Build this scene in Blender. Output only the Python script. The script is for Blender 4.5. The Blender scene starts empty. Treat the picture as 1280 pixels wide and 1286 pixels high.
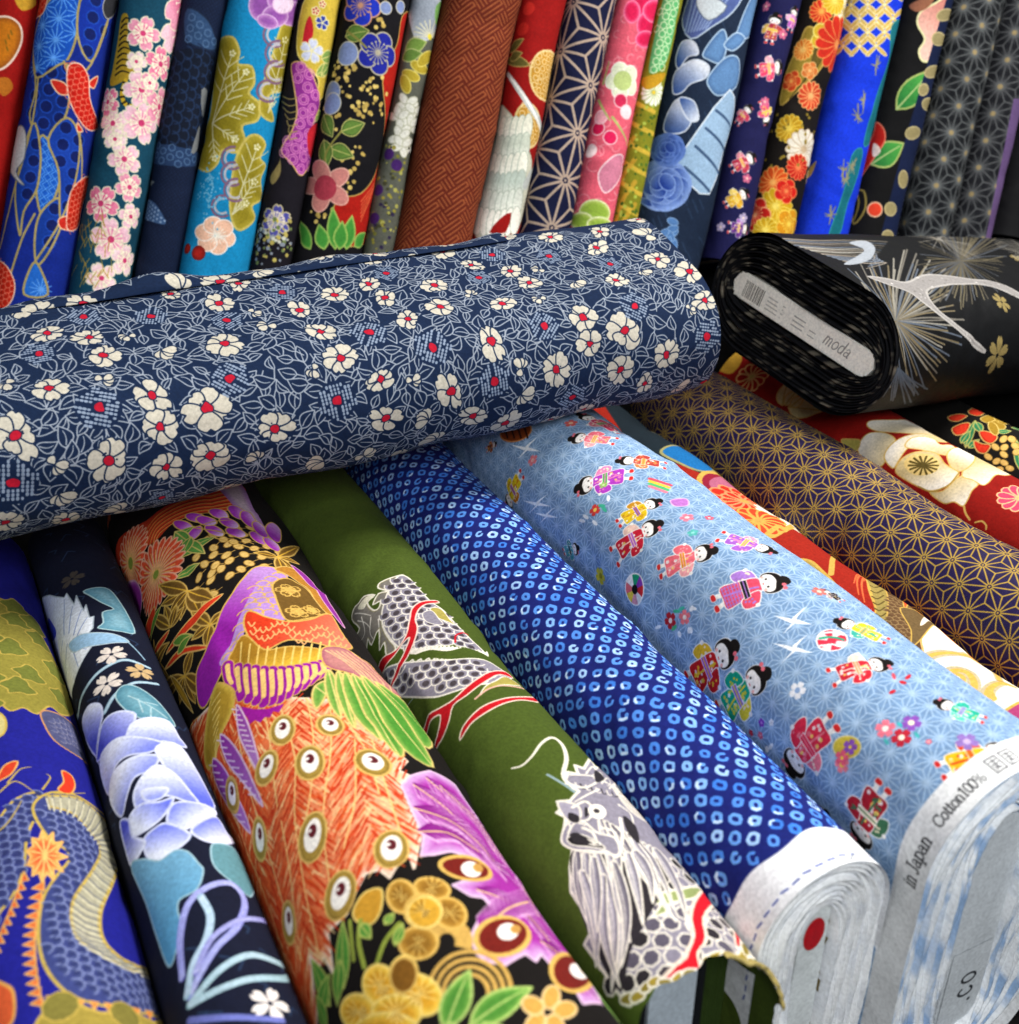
import bpy, math, random
import numpy as np

# ------------------------------------------------------------------ camera, light, exposure
scene = bpy.context.scene
FPX, CX, CY = 1500.0, 640.0, 643.0            # focal length and centre in photograph pixels (1280 x 1286)
PITCH = math.atan(843 / 1500)
CAM = np.array([0.0, 0.0, 0.67])
FW = np.array([0.0, math.cos(PITCH), -math.sin(PITCH)])
UP = np.array([0.0, math.sin(PITCH), math.cos(PITCH)])
RT = np.array([1.0, 0.0, 0.0])

cam_data = bpy.data.cameras.new('camera')
cam = bpy.data.objects.new('camera', cam_data)
scene.collection.objects.link(cam)
cam.location = CAM
cam.rotation_euler = (math.pi / 2 - PITCH, 0, 0)
cam_data.sensor_fit = 'VERTICAL'
cam_data.sensor_height = 36.0
cam_data.lens = 36.0 * FPX / 1286.0
cam_data.clip_start = 0.02
cam_data.clip_end = 50
cam_data.dof.use_dof = True
cam_data.dof.focus_distance = 0.97
cam_data.dof.aperture_fstop = 7.0
scene.camera = cam

world = bpy.data.worlds.new('World')
scene.world = world
world.use_nodes = True
bg = world.node_tree.nodes['Background']
bg.inputs[0].default_value = (0.80, 0.90, 1.0, 1)
bg.inputs[1].default_value = 0.06


def area_lamp(name, loc, target, sx, sy, power, col):
    ld = bpy.data.lights.new(name, 'AREA')
    ld.shape = 'RECTANGLE'
    ld.size, ld.size_y = sx, sy
    ld.energy = power
    ld.color = col
    o = bpy.data.objects.new(name, ld)
    scene.collection.objects.link(o)
    o.location = loc
    from mathutils import Vector
    d = Vector(target) - Vector(loc)
    o.rotation_euler = d.to_track_quat('-Z', 'Y').to_euler()
    o['label'] = 'ceiling key lamp and added front fill of the fabric display'
    return o


area_lamp('key_fill_lamp', (1.15, 1.25, 2.1), (0.10, 0.75, 0.1), 0.9, 0.6, 80, (1.0, 0.97, 0.92))
area_lamp('key_fill_lamp', (0.35, -1.0, 1.6), (0.1, 0.8, 0.1), 1.2, 0.7, 36, (0.93, 0.97, 1.0))  # unseen fill lamp added in front to brighten bolt ends and gaps

scene.view_settings.view_transform = 'Standard'
scene.view_settings.look = 'None'
scene.view_settings.exposure = 0.0
scene.view_settings.gamma = 1.0
scene.view_settings.use_curve_mapping = False
scene.cycles.use_denoising = True
scene.cycles.max_bounces = 4
scene.cycles.diffuse_bounces = 3
scene.cycles.glossy_bounces = 2
scene.cycles.caustics_reflective = False
scene.cycles.caustics_refractive = False
scene.cycles.use_adaptive_sampling = True
scene.cycles.adaptive_threshold = 0.03

RNG = random.Random(7)
DV = np.array([-870 / 1500, math.cos(PITCH) + 0.562 * math.sin(PITCH), 0.0])
DV /= np.linalg.norm(DV)                       # direction the lying bolts run, away from the camera
EV = np.array([DV[1], -DV[0], 0.0])            # across them
ZV = np.array([0.0, 0.0, 1.0])


def pix_ray(x, y):
    return FW + (x - CX) / FPX * RT - (y - CY) / FPX * UP


def unit(v):
    v = np.asarray(v, float)
    return v / np.linalg.norm(v)


# ------------------------------------------------------------------ cloth printing: a small rasteriser in cloth metres
def hexc(h):
    h = h.lstrip('#')
    return np.array([int(h[i:i + 2], 16) / 255 for i in (0, 2, 4)], np.float32)


def C_(c):
    return hexc(c) if isinstance(c, str) else np.asarray(c, np.float32)


class Print:
    def __init__(self, u0, u1, v0, v1, res, ground):
        self.u0, self.v0, self.u1, self.v1, self.res = u0, v0, u1, v1, res
        self.w = int((u1 - u0) * res)
        self.h = int((v1 - v0) * res)
        self.a = np.empty((self.h, self.w, 3), np.float32)
        self.a[:] = C_(ground)
        self.lw = 1.0

    def grid(self):
        u = self.u0 + (np.arange(self.w, dtype=np.float32) + .5) / self.res
        v = self.v0 + (np.arange(self.h, dtype=np.float32) + .5) / self.res
        return np.meshgrid(u, v)

    def blend(self, cov, col):
        self.a += (C_(col) - self.a) * cov[..., None]

    def _box(self, P, pad):
        x0 = max(0, int(P[:, 0].min() - pad)); x1 = min(self.w, int(P[:, 0].max() + pad) + 2)
        y0 = max(0, int(P[:, 1].min() - pad)); y1 = min(self.h, int(P[:, 1].max() + pad) + 2)
        return x0, x1, y0, y1

    def px(self, pts):
        P = np.asarray(pts, np.float32).reshape(-1, 2).copy()
        P[:, 0] = (P[:, 0] - self.u0) * self.res - .5
        P[:, 1] = (P[:, 1] - self.v0) * self.res - .5
        return P

    def poly(self, pts, fill=None, edge=None, ew=0.0, alpha=1.0, rim=None, grad=None, clip=None):
        """fill a closed outline; rim=(colour,width) tints inwards from the border; grad=(colour,p0,p1) blends along p0->p1"""
        ew = ew * self.lw
        P = self.px(pts)
        if len(P) < 3 or not np.isfinite(P).all():
            return
        x0, x1, y0, y1 = self._box(P, 2 + ew * self.res)
        if x1 <= x0 or y1 <= y0:
            return
        X, Y = np.meshgrid(np.arange(x0, x1, dtype=np.float32), np.arange(y0, y1, dtype=np.float32))
        d2 = np.full(X.shape, 1e9, np.float32)
        ins = np.zeros(X.shape, bool)
        Q = np.roll(P, -1, 0)
        for (ax, ay), (bx, by) in zip(P, Q):
            ex, ey = bx - ax, by - ay
            l2 = ex * ex + ey * ey
            if l2 < 1e-9:
                continue
            wx, wy = X - ax, Y - ay
            t = np.clip((wx * ex + wy * ey) / l2, 0, 1)
            np.minimum(d2, (wx - t * ex) ** 2 + (wy - t * ey) ** 2, out=d2)
            if ey != 0:
                c = (Y >= min(ay, by)) & (Y < max(ay, by))
                ins ^= c & (ax + (Y - ay) * (ex / ey) > X)
        d = np.sqrt(d2)
        sd = np.where(ins, -d, d)
        sub = self.a[y0:y1, x0:x1]
        if fill is not None:
            cov = np.clip(.5 - sd, 0, 1) * alpha
            col = np.broadcast_to(C_(fill), sub.shape)
            if grad is not None:
                g = self.px([grad[1], grad[2]])
                e = g[1] - g[0]
                t = np.clip(((X - g[0, 0]) * e[0] + (Y - g[0, 1]) * e[1]) / max(1e-6, e @ e), 0, 1)
                col = col + (C_(grad[0]) - col) * t[..., None]
            if rim is not None:
                t = np.clip(1 + sd / (rim[1] * self.res), 0, 1)
                t = t * t * (3 - 2 * t)
                col = col + (C_(rim[0]) - col) * t[..., None]
            sub += (col - sub) * cov[..., None]
        if edge is not None:
            cov = np.clip(.5 - (d - ew * self.res * .5), 0, 1) * alpha
            sub += (C_(edge) - sub) * cov[..., None]

    def line(self, pts, col, w0, w1=None, alpha=1.0):
        P = self.px(pts)
        if len(P) < 2 or not np.isfinite(P).all():
            return
        w1 = (w0 if w1 is None else w1) * (self.lw if w0 < .0022 else 1)
        w0 = w0 * (self.lw if w0 < .0022 else 1)
        n = len(P) - 1
        x0, x1, y0, y1 = self._box(P, 2 + max(w0, w1) * self.res)
        if x1 <= x0 or y1 <= y0:
            return
        cov = np.zeros((y1 - y0, x1 - x0), np.float32)
        for i in range(n):
            a, b = P[i], P[i + 1]
            ra = (w0 + (w1 - w0) * i / n) * self.res * .5
            rb = (w0 + (w1 - w0) * (i + 1) / n) * self.res * .5
            pad = max(ra, rb) + 1.5
            i0 = max(x0, int(min(a[0], b[0]) - pad)); i1 = min(x1, int(max(a[0], b[0]) + pad) + 2)
            j0 = max(y0, int(min(a[1], b[1]) - pad)); j1 = min(y1, int(max(a[1], b[1]) + pad) + 2)
            if i1 <= i0 or j1 <= j0:
                continue
            X = np.arange(i0, i1, dtype=np.float32)[None, :]
            Y = np.arange(j0, j1, dtype=np.float32)[:, None]
            e = b - a
            l2 = max(1e-9, float(e @ e))
            t = np.clip(((X - a[0]) * e[0] + (Y - a[1]) * e[1]) / l2, 0, 1)
            d = np.sqrt((X - a[0] - t * e[0]) ** 2 + (Y - a[1] - t * e[1]) ** 2)
            r = ra + (rb - ra) * t
            c = np.clip(.5 + r - d, 0, 1) * np.minimum(1, 2 * r)
            s = cov[j0 - y0:j1 - y0, i0 - x0:i1 - x0]
            np.maximum(s, c, out=s)
        sub = self.a[y0:y1, x0:x1]
        sub += (C_(col) - sub) * (cov * alpha)[..., None]

    def dot(self, c, r, col, alpha=1.0, rim=None, edge=None, ew=0):
        P = self.px([c])
        R = r * self.res
        x0, x1, y0, y1 = self._box(P, R + 2 + ew * self.res)
        if x1 <= x0 or y1 <= y0:
            return
        X = np.arange(x0, x1, dtype=np.float32)[None, :]
        Y = np.arange(y0, y1, dtype=np.float32)[:, None]
        sd = np.sqrt((X - P[0, 0]) ** 2 + (Y - P[0, 1]) ** 2) - R
        sub = self.a[y0:y1, x0:x1]
        cl = np.broadcast_to(C_(col), sub.shape)
        if rim is not None:
            t = np.clip(1 + sd / (rim[1] * self.res), 0, 1)
            cl = cl + (C_(rim[0]) - cl) * t[..., None]
        sub += (cl - sub) * (np.clip(.5 - sd, 0, 1) * alpha)[..., None]
        if edge is not None:
            sub += (C_(edge) - sub) * np.clip(.5 - (np.abs(sd) - ew * self.res * .5), 0, 1)[..., None]

    def image(self, name):
        img = bpy.data.images.new(name, self.w, self.h)
        buf = np.ones((self.h, self.w, 4), np.float32)
        buf[..., :3] = np.clip(self.a, 0, 1)
        img.pixels.foreach_set(buf.ravel())
        img.update()
        img.pack()
        return img


def spline(pts, closed=True, n=6):
    """Catmull-Rom through the points"""
    P = np.asarray(pts, float).reshape(-1, 2)
    m = len(P)
    if closed:
        p0, p1, p2, p3 = np.roll(P, 1, 0), P, np.roll(P, -1, 0), np.roll(P, -2, 0)
    else:
        i = np.arange(m - 1)
        p0, p1, p2, p3 = P[np.maximum(i - 1, 0)], P[i], P[i + 1], P[np.minimum(i + 2, m - 1)]
    s = (np.arange(n) / n)[None, :, None]
    p0, p1, p2, p3 = (q[:, None, :] for q in (p0, p1, p2, p3))
    out = (.5 * (2 * p1 + (p2 - p0) * s + (2 * p0 - 5 * p1 + 4 * p2 - p3) * s * s + (3 * p1 - p0 - 3 * p2 + p3) * s ** 3)).reshape(-1, 2)
    return out if closed else np.concatenate([out, P[-1:]])


# ------------------------------------------------------------------ materials
def principled(name, col=None, rough=.75, image=None, sheen=.0, bump=.4, bump_scale=1300., spec=.15, weave=True):
    m = bpy.data.materials.new(name)
    m.use_nodes = True
    nt = m.node_tree
    b = nt.nodes['Principled BSDF']
    b.inputs['Roughness'].default_value = rough
    b.inputs['Specular IOR Level'].default_value = spec
    if sheen:
        b.inputs['Sheen Weight'].default_value = sheen
        b.inputs['Sheen Roughness'].default_value = .5
    if image is not None:
        t = nt.nodes.new('ShaderNodeTexImage')
        t.image = image
        t.interpolation = 'Cubic'
        t.extension = 'EXTEND'
        src = t.outputs[0]
    else:
        r = nt.nodes.new('ShaderNodeRGB')
        lin = [(c / 12.92 if c <= .04045 else ((c + .055) / 1.055) ** 2.4) for c in C_(col)]
        r.outputs[0].default_value = (*lin, 1)
        src = r.outputs[0]
    tc = nt.nodes.new('ShaderNodeTexCoord')
    # dye unevenness
    n = nt.nodes.new('ShaderNodeTexNoise')
    n.inputs['Scale'].default_value = 420.
    n.inputs['Detail'].default_value = 3.
    nt.links.new(tc.outputs['Object'], n.inputs['Vector'])
    mr = nt.nodes.new('ShaderNodeMapRange')
    mr.inputs['To Min'].default_value = .80
    mr.inputs['To Max'].default_value = 1.18
    mr.inputs['From Min'].default_value = .25
    mr.inputs['From Max'].default_value = .75
    nt.links.new(n.outputs['Fac'], mr.inputs['Value'])
    mx = nt.nodes.new('ShaderNodeMix')
    mx.data_type = 'RGBA'
    mx.blend_type = 'MULTIPLY'
    mx.inputs['Factor'].default_value = 1
    nt.links.new(src, mx.inputs['A'])
    nt.links.new(mr.outputs[0], mx.inputs['B'])
    nt.links.new(mx.outputs['Result'], b.inputs['Base Color'])
    # thread relief + soft crumple
    n2 = nt.nodes.new('ShaderNodeTexNoise')
    n2.inputs['Scale'].default_value = bump_scale
    n2.inputs['Detail'].default_value = 2.
    nt.links.new(tc.outputs['Object'], n2.inputs['Vector'])
    n3 = nt.nodes.new('ShaderNodeTexNoise')
    n3.inputs['Scale'].default_value = 22.
    n3.inputs['Detail'].default_value = 2.
    nt.links.new(tc.outputs['Object'], n3.inputs['Vector'])
    b1 = nt.nodes.new('ShaderNodeBump')
    b1.inputs['Strength'].default_value = bump
    b1.inputs['Distance'].default_value = .0006
    nt.links.new(n2.outputs['Fac'], b1.inputs['Height'])
    b2 = nt.nodes.new('ShaderNodeBump')
    b2.inputs['Strength'].default_value = .6
    b2.inputs['Distance'].default_value = .006
    nt.links.new(n3.outputs['Fac'], b2.inputs['Height'])
    nt.links.new(b1.outputs[0], b2.inputs['Normal'])
    nt.links.new(b2.outputs[0], b.inputs['Normal'])
    return m


def streaky(name, c0, c1, lo, hi, along=70., across=6.):
    """cloth seen on its cut edge: colour changes in dashes along each wound turn"""
    m = principled(name, c0, .85)
    nt = m.node_tree
    uvn = nt.nodes.new('ShaderNodeUVMap')
    mp = nt.nodes.new('ShaderNodeMapping')
    mp.inputs['Scale'].default_value = (along, across, 1)
    nt.links.new(uvn.outputs[0], mp.inputs['Vector'])
    n = nt.nodes.new('ShaderNodeTexNoise')
    n.noise_dimensions = '2D'
    n.inputs['Scale'].default_value = 1.0
    n.inputs['Detail'].default_value = 2
    nt.links.new(mp.outputs[0], n.inputs['Vector'])
    cr = nt.nodes.new('ShaderNodeValToRGB')
    L = lambda c: [(x / 12.92 if x <= .04045 else ((x + .055) / 1.055) ** 2.4) for x in C_(c)] + [1]
    cr.color_ramp.elements[0].position = lo; cr.color_ramp.elements[0].color = L(c0)
    cr.color_ramp.elements[1].position = hi; cr.color_ramp.elements[1].color = L(c1)
    nt.links.new(n.outputs['Fac'], cr.inputs['Fac'])
    nt.links.new(cr.outputs[0], [x for x in nt.nodes if x.type == 'MIX'][0].inputs['A'])
    return m


# ------------------------------------------------------------------ meshes
def mesh_obj(name, verts, faces, mat, parent=None, uvs=None, smooth=True):
    me = bpy.data.meshes.new(name)
    me.from_pydata([tuple(map(float, v)) for v in verts], [], faces)
    if uvs is not None:
        lay = me.uv_layers.new(name='UVMap')
        li = np.empty(len(me.loops), np.int32)
        me.loops.foreach_get('vertex_index', li)
        lay.data.foreach_set('uv', np.asarray(uvs, np.float32)[li].ravel())
    if smooth:
        me.polygons.foreach_set('use_smooth', [True] * len(me.polygons))
    me.materials.append(mat)
    o = bpy.data.objects.new(name, me)
    scene.collection.objects.link(o)
    if parent is not None:
        o.parent = parent
        o.matrix_parent_inverse = parent.matrix_world.inverted()
    return o


def grid_obj(name, V, nu, nv, close_v, mat, parent, uvs=None):
    """smooth quad grid straight from arrays"""
    me = bpy.data.meshes.new(name)
    i = np.arange(nu - 1)[:, None]
    j = np.arange(nv if close_v else nv - 1)[None, :]
    k = (j + 1) % nv
    F = np.stack([i * nv + j, i * nv + k, (i + 1) * nv + k, (i + 1) * nv + j], -1).reshape(-1, 4).astype(np.int32)
    me.vertices.add(len(V)); me.vertices.foreach_set('co', np.asarray(V, np.float32).ravel())
    me.loops.add(F.size); me.loops.foreach_set('vertex_index', F.ravel())
    me.polygons.add(len(F)); me.polygons.foreach_set('loop_start', np.arange(0, F.size, 4, dtype=np.int32))
    me.update(calc_edges=True)
    me.validate()
    if uvs is not None:
        lay = me.uv_layers.new(name='UVMap')
        lay.data.foreach_set('uv', np.asarray(uvs, np.float32)[F.ravel()].ravel())
    me.polygons.foreach_set('use_smooth', [True] * len(me.polygons))
    me.materials.append(mat)
    o = bpy.data.objects.new(name, me)
    scene.collection.objects.link(o)
    o.parent = parent
    o.matrix_parent_inverse = parent.matrix_world.inverted()
    return o


def strip_faces(nu, nv, close_v=False):
    """grid of nu x nv vertices, index = i*nv + j"""
    f = []
    for i in range(nu - 1):
        for j in range(nv if close_v else nv - 1):
            k = (j + 1) % nv
            f.append((i * nv + j, i * nv + k, (i + 1) * nv + k, (i + 1) * nv + j))
    return f


def stadium(r, H, n=120, sq=2.0):
    """closed outline, half thickness r, total height H, centre at origin; starts and ends at the bottom,
    passes the top in the middle going from -S to +S side; returns points (s,t) and arc length with 0 at the top"""
    h = max(0.0, H / 2 - r)
    pts = []
    m = 4000
    # right half from top to bottom
    ang = np.linspace(0, math.pi / 2, 300)
    k = 2.0 / sq
    top = np.stack([r * np.sin(ang) ** k, h + r * np.cos(ang) ** k], 1)
    side = np.stack([np.full(60, r), np.linspace(h, -h, 62)[1:-1]], 1) if h > 0 else np.zeros((0, 2))
    bot = top[::-1] * np.array([1, -1])
    right = np.concatenate([top, side, bot])
    left = right[::-1] * np.array([-1, 1])
    full = np.concatenate([left, right[1:]])
    seg = np.linalg.norm(np.diff(full, axis=0), axis=1)
    arc = np.concatenate([[0], np.cumsum(seg)])
    per = arc[-1]
    tgt = np.linspace(0, per, n + 1)
    s = np.interp(tgt, arc, full[:, 0]); t = np.interp(tgt, arc, full[:, 1])
    return np.stack([s, t], 1), tgt - per / 2


class Bolt:
    """one bolt of cloth: frame (O at the middle of the near end, A along, S sideways, T 'top'), stadium section"""

    def __init__(self, name, O, A, S, T, L, r, H, label, group, res=2400, sq=2.0, wav=.0012, seed=1, nseg=140, prof=None):
        self.O, self.A, self.S, self.T, self.L, self.r, self.H = map(lambda q: np.asarray(q, float) if np.ndim(q) else q, (O, A, S, T, L, r, H))
        self.prof, self.arc = stadium(r, H, nseg, sq) if prof is None else prof
        self.per = self.arc[-1] - self.arc[0]
        self.seed, self.wav, self.res = seed, wav, res
        rr = random.Random(seed)
        self.waves = [(rr.uniform(8, 45), rr.uniform(10, 60), rr.uniform(0, 6.3), rr.uniform(.3, 1)) for _ in range(7)]
        self.folds = [(rr.uniform(0, L), rr.uniform(-.12, .12), rr.choice([rr.gauss(1.57, .35), rr.gauss(.5, .5), rr.gauss(2.6, .4)]), rr.uniform(.004, .009), rr.uniform(.02, .07), rr.choice([-1, 1]) * rr.uniform(.3, 1) * wav * 1.0) for _ in range(int(L * 46))]
        self.root = bpy.data.objects.new(name, None)
        self.root.empty_display_size = .02
        scene.collection.objects.link(self.root)
        low = self.O + self.T * self.prof[:, 1].min()
        self.root.location = low
        bpy.context.view_layer.update()
        self.root['label'] = label
        self.root['category'] = 'fabric bolt'
        self.root['group'] = group

    def point(self, u, s, t):
        return self.O + self.A * u + self.S * s + self.T * t

    def uv(self, pts):
        """photograph pixels -> cloth coordinates (u along the bolt, v round it) of the surface seen there"""
        P = np.asarray(pts, float).reshape(-1, 2)
        out = np.empty((len(P), 2))
        a = self.prof[:-1]; b = self.prof[1:]
        o = CAM - self.O
        o2 = np.array([o @ self.S, o @ self.T]); oa = o @ self.A
        e = b - a
        for i, (x, y) in enumerate(P):
            d = pix_ray(x, y)
            d2 = np.array([d @ self.S, d @ self.T]); da = d @ self.A
            den = d2[0] * e[:, 1] - d2[1] * e[:, 0]
            den = np.where(np.abs(den) < 1e-12, 1e-12, den)
            w = a - o2
            t = (w[:, 0] * e[:, 1] - w[:, 1] * e[:, 0]) / den
            k = (w[:, 0] * d2[1] - w[:, 1] * d2[0]) / den
            ok = (k >= -1e-6) & (k <= 1 + 1e-6) & (t > 0)
            if ok.any():
                j = np.argmin(np.where(ok, t, 1e9))
                out[i] = oa + da * t[j], self.arc[j] + k[j] * (self.arc[j + 1] - self.arc[j])
            else:                                   # just past the silhouette
                n = np.array([-d2[1], d2[0]]) / np.linalg.norm(d2)
                dist = np.abs((self.prof - o2) @ n)
                j = int(np.argmin(dist))
                tt = ((self.prof[j] - o2) @ d2) / (d2 @ d2)
                over = dist[j]
                out[i] = oa + da * tt, self.arc[j]
                # keep some order beyond the edge
                c = self.uv_dirsign(j, o2)
                out[i, 1] += c * over
        return out

    def uv_dirsign(self, j, o2):
        # going further round away from the viewer
        mid = self.prof.mean(0)
        v = o2 - mid
        left = v[0] * (self.prof[j] - mid)[1] - v[1] * (self.prof[j] - mid)[0]
        return -1.0 if left > 0 else 1.0

    def uvp(self, pts, closed=True, n=5):
        return self.uv(spline(pts, closed, n))

    def canvas(self, ground, v0=None, v1=None, res=None):
        v0 = self.arc[0] if v0 is None else v0
        v1 = self.arc[-1] if v1 is None else v1
        self.cv = Print(0, self.L, v0, v1, res or self.res, ground)
        return self.cv

    def dent(self, u, v):
        """slack in the cloth: slow swells plus a few soft creases"""
        s = 0
        for (fu, fv, ph, am) in self.waves:
            s = s + am * np.sin(fu * u + fv * v + ph)
        s = s * self.wav / 2.5
        for (cu, cv_, a, w, l, h) in self.folds:
            x = (u - cu) * math.cos(a) + (v - cv_) * math.sin(a)
            y = -(u - cu) * math.sin(a) + (v - cv_) * math.cos(a)
            x = x + .25 * y * y / l
            s = s + h * np.exp(-(x / w) ** 2 - (y / l) ** 2)
        return s

    def wrap(self, mat, u0=0.0, u1=None, v0=None, v1=None, off=0.0, nu=110, name='fabric', edge=None):
        """the outer turn of cloth"""
        u1 = self.L if u1 is None else u1
        v0 = self.arc[0] if v0 is None else v0
        v1 = self.arc[-1] if v1 is None else v1
        closed = (v1 - v0) >= self.per - 1e-6
        nv = max(3, int(len(self.arc) * (v1 - v0) / self.per)) + 1
        vs = np.linspace(v0, v1, nv)
        if closed:
            vs = vs[:-1]
        us = np.linspace(u0, u1, nu)
        s = np.interp(vs, self.arc, self.prof[:, 0]); t = np.interp(vs, self.arc, self.prof[:, 1])
        ds = np.interp(vs + .002, self.arc, self.prof[:, 0]) - np.interp(vs - .002, self.arc, self.prof[:, 0])
        dt = np.interp(vs + .002, self.arc, self.prof[:, 1]) - np.interp(vs - .002, self.arc, self.prof[:, 1])
        nl = np.hypot(ds, dt); ns, nt_ = -dt / nl, ds / nl
        sgn = np.sign(np.sum(ns * s + nt_ * t)); ns *= sgn; nt_ *= sgn
        cv = self.cv if hasattr(self, 'cv') else None
        nv = len(vs)
        Ug = np.repeat(us, nv); Vg = np.tile(vs, nu)
        d = self.dent(Ug, Vg) + off
        Uu = Ug.copy()
        if edge:
            for q, u in enumerate(us):
                Uu[q * nv:(q + 1) * nv] += edge(vs, u)
        sg = np.tile(s, nu) + np.tile(ns, nu) * d
        tg = np.tile(t, nu) + np.tile(nt_, nu) * d
        V = self.O + Uu[:, None] * self.A + sg[:, None] * self.S + tg[:, None] * self.T
        uvs = np.stack([(Ug - cv.u0) / (cv.u1 - cv.u0), (Vg - cv.v0) / (cv.v1 - cv.v0)], 1) if cv is not None else None
        return grid_obj(name, V, nu, nv, closed, mat, self.root, uvs)

    def layers(self, mat, turns=10, pitch=.0022, ends=(1, 1), rough=.0016, inset=.001, name='fabric_layers', seed=3, thick=.0009, core=None):
        """the wound turns inside: one continuous spiral ribbon, its edges showing at each end of the bolt"""
        nv = 72
        h = max(0., self.H / 2 - self.r)
        vv = np.linspace(self.arc[0], self.arc[-1], nv + 1)[:-1]
        ps = np.interp(vv, self.arc, self.prof[:, 0]); pt = np.interp(vv, self.arc, self.prof[:, 1])
        tot = int(turns * nv)
        for end in (0, 1):
            if not ends[end]:
                continue
            rr = random.Random(seed + self.seed + end)
            wv = [(rr.uniform(.5, 3.5), rr.uniform(0, 6.3), rr.uniform(.3, 1)) for _ in range(5)]
            verts, uvs = [], []
            for k in range(tot + 1):
                turn = k / nv
                o = .0014 + turn * pitch
                j = k % nv
                full = .0014 + turns * pitch
                rb, hb = core if core else (max(.0006, self.r - full), self.H / 2 - full)
                fr = o / full
                sx = ps[j] * (1 - fr * (1 - rb / self.r))
                ty = pt[j]
                ty = (abs(ty) - fr * (self.H / 2 - hb) * min(1, max(0, (abs(ty) - h * .6) / max(1e-6, self.H / 2 - h * .6)))) * (1 if ty >= 0 else -1)
                jig = sum(a_ * math.sin(f_ * k * .13 + p_) for f_, p_, a_ in wv) * rough / 2
                sq_ = sum(a_ * math.sin(f_ * .6 * k * .17 + p_ * 2) for f_, p_, a_ in wv) * pitch * .10
                sx *= 1 + sq_ / self.r
                e0 = inset + jig + rr.uniform(-.12, .12) * rough
                for e, w in ((e0, 0), (e0 + .028, 1)):
                    verts.append(self.point(e if end == 0 else self.L - e, sx, ty))
                    uvs.append((self.per * turn, turn))
            faces = [(2 * k, 2 * k + 2, 2 * k + 3, 2 * k + 1) for k in range(tot)]
            o = mesh_obj(name, verts, faces, mat, self.root, uvs)
            sd = o.modifiers.new('thickness', 'SOLIDIFY')
            sd.thickness = thick
            sd.offset = 0

    def board(self, mat, half, hh, u0=.002, u1=None, name='board'):
        u1 = self.L - .002 if u1 is None else u1
        pr, _ = stadium(half, hh, 40)
        pr = pr[:-1]
        n = len(pr)
        verts = [self.point(u0, *p) for p in pr] + [self.point(u1, *p) for p in pr]
        faces = [(i, (i + 1) % n, n + (i + 1) % n, n + i) for i in range(n)]
        faces += [tuple(range(n)), tuple(range(2 * n - 1, n - 1, -1))]
        return mesh_obj(name, verts, faces, mat, self.root, smooth=False)
# ------------------------------------------------------------------ motifs
ZOOM = {'ZA': (0, 660, .4866), 'ZB': (130, 600, .3359), 'ZC': (240, 900, .4375), 'ZD': (380, 560, .4531), 'ZE': (640, 880, .3158),
        'ZF': (580, 500, .3281), 'ZG': (860, 680, .3281), 'ZH': (860, 960, .3281), 'Z1': (0, 0, .3359), 'Z2': (400, 0, .3516),
        'Z3': (800, 0, .375), 'Z4': (0, 270, .375), 'Z5': (440, 260, .375), 'Z6': (840, 270, .34375)}


class Chart:
    """reads drawing coordinates taken from the photograph and lays them on a bolt's cloth"""

    def __init__(self, b, z):
        self.b = b
        self.ox, self.oy, self.s = ZOOM[z]

    def m(self, pts):
        P = np.asarray(pts, float).reshape(-1, 2)
        return P * self.s + np.array([self.ox, self.oy])

    def p(self, pts, n=4):
        return self.b.uv(spline(self.m(pts), True, n))

    def q(self, pts):
        return self.b.uv(self.m(pts))

    def l(self, pts, n=5):
        return self.b.uv(spline(self.m(pts), False, n))

    def c(self, x, y):
        return self.b.uv(self.m([(x, y)]))[0]

    def ell(self, x, y, rx, ry, rot=0, n=22):
        t = np.linspace(0, 2 * math.pi, n, endpoint=False)
        a = math.radians(rot)
        X = rx * np.cos(t); Y = ry * np.sin(t)
        return self.b.uv(self.m(np.stack([x + X * math.cos(a) - Y * math.sin(a), y + X * math.sin(a) + Y * math.cos(a)], 1)))

    def k(self, x, y):
        """cloth metres per drawing unit here"""
        q = self.b.uv(self.m([(x - 3, y), (x + 3, y), (x, y - 3), (x, y + 3)]))
        a = q[1] - q[0]; b = q[3] - q[2]
        return math.sqrt(max(1e-12, abs(a[0] * b[1] - a[1] * b[0]))) / 6

    def ang(self, x0, y0, x1, y1):
        q = self.b.uv(self.m([(x0, y0), (x1, y1)]))
        d = q[1] - q[0]
        return math.atan2(d[1], d[0])


def ring_pts(c, r, n=20):
    t = np.linspace(0, 2 * math.pi, n, endpoint=False)
    return np.stack([c[0] + r * np.cos(t), c[1] + r * np.sin(t)], 1)


def petal(c, ang, r0, r1, w, notch=0.0, tip=.0):
    """closed petal outline from radius r0 to r1 with half width w"""
    L = r1 - r0
    prof = [(0, .0), (.15, .42), (.45, .88), (.72, 1.0), (.9, .72), (1.0, .3 * (1 - tip)), (1.0 - notch, 0)]
    pts = [(r0 + a * L, b * w) for a, b in prof] + [(r0 + a * L, -b * w) for a, b in prof[-2:0:-1]]
    ca, sa = math.cos(ang), math.sin(ang)
    return np.array([(c[0] + x * ca - y * sa, c[1] + x * sa + y * ca) for x, y in pts])


def leaf_pts(a, b, w, bend=0.0):
    a = np.asarray(a, float); b = np.asarray(b, float)
    d = b - a
    n = np.array([-d[1], d[0]])
    t = np.linspace(0, 1, 9)
    mid = a + d * t[:, None] + n * (bend * np.sin(t * math.pi))[:, None]
    hw = np.sin(t ** .8 * math.pi) * w / np.linalg.norm(d)
    return np.concatenate([mid + n * hw[:, None], (mid - n * hw[:, None])[::-1][1:-1]]), mid


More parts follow.
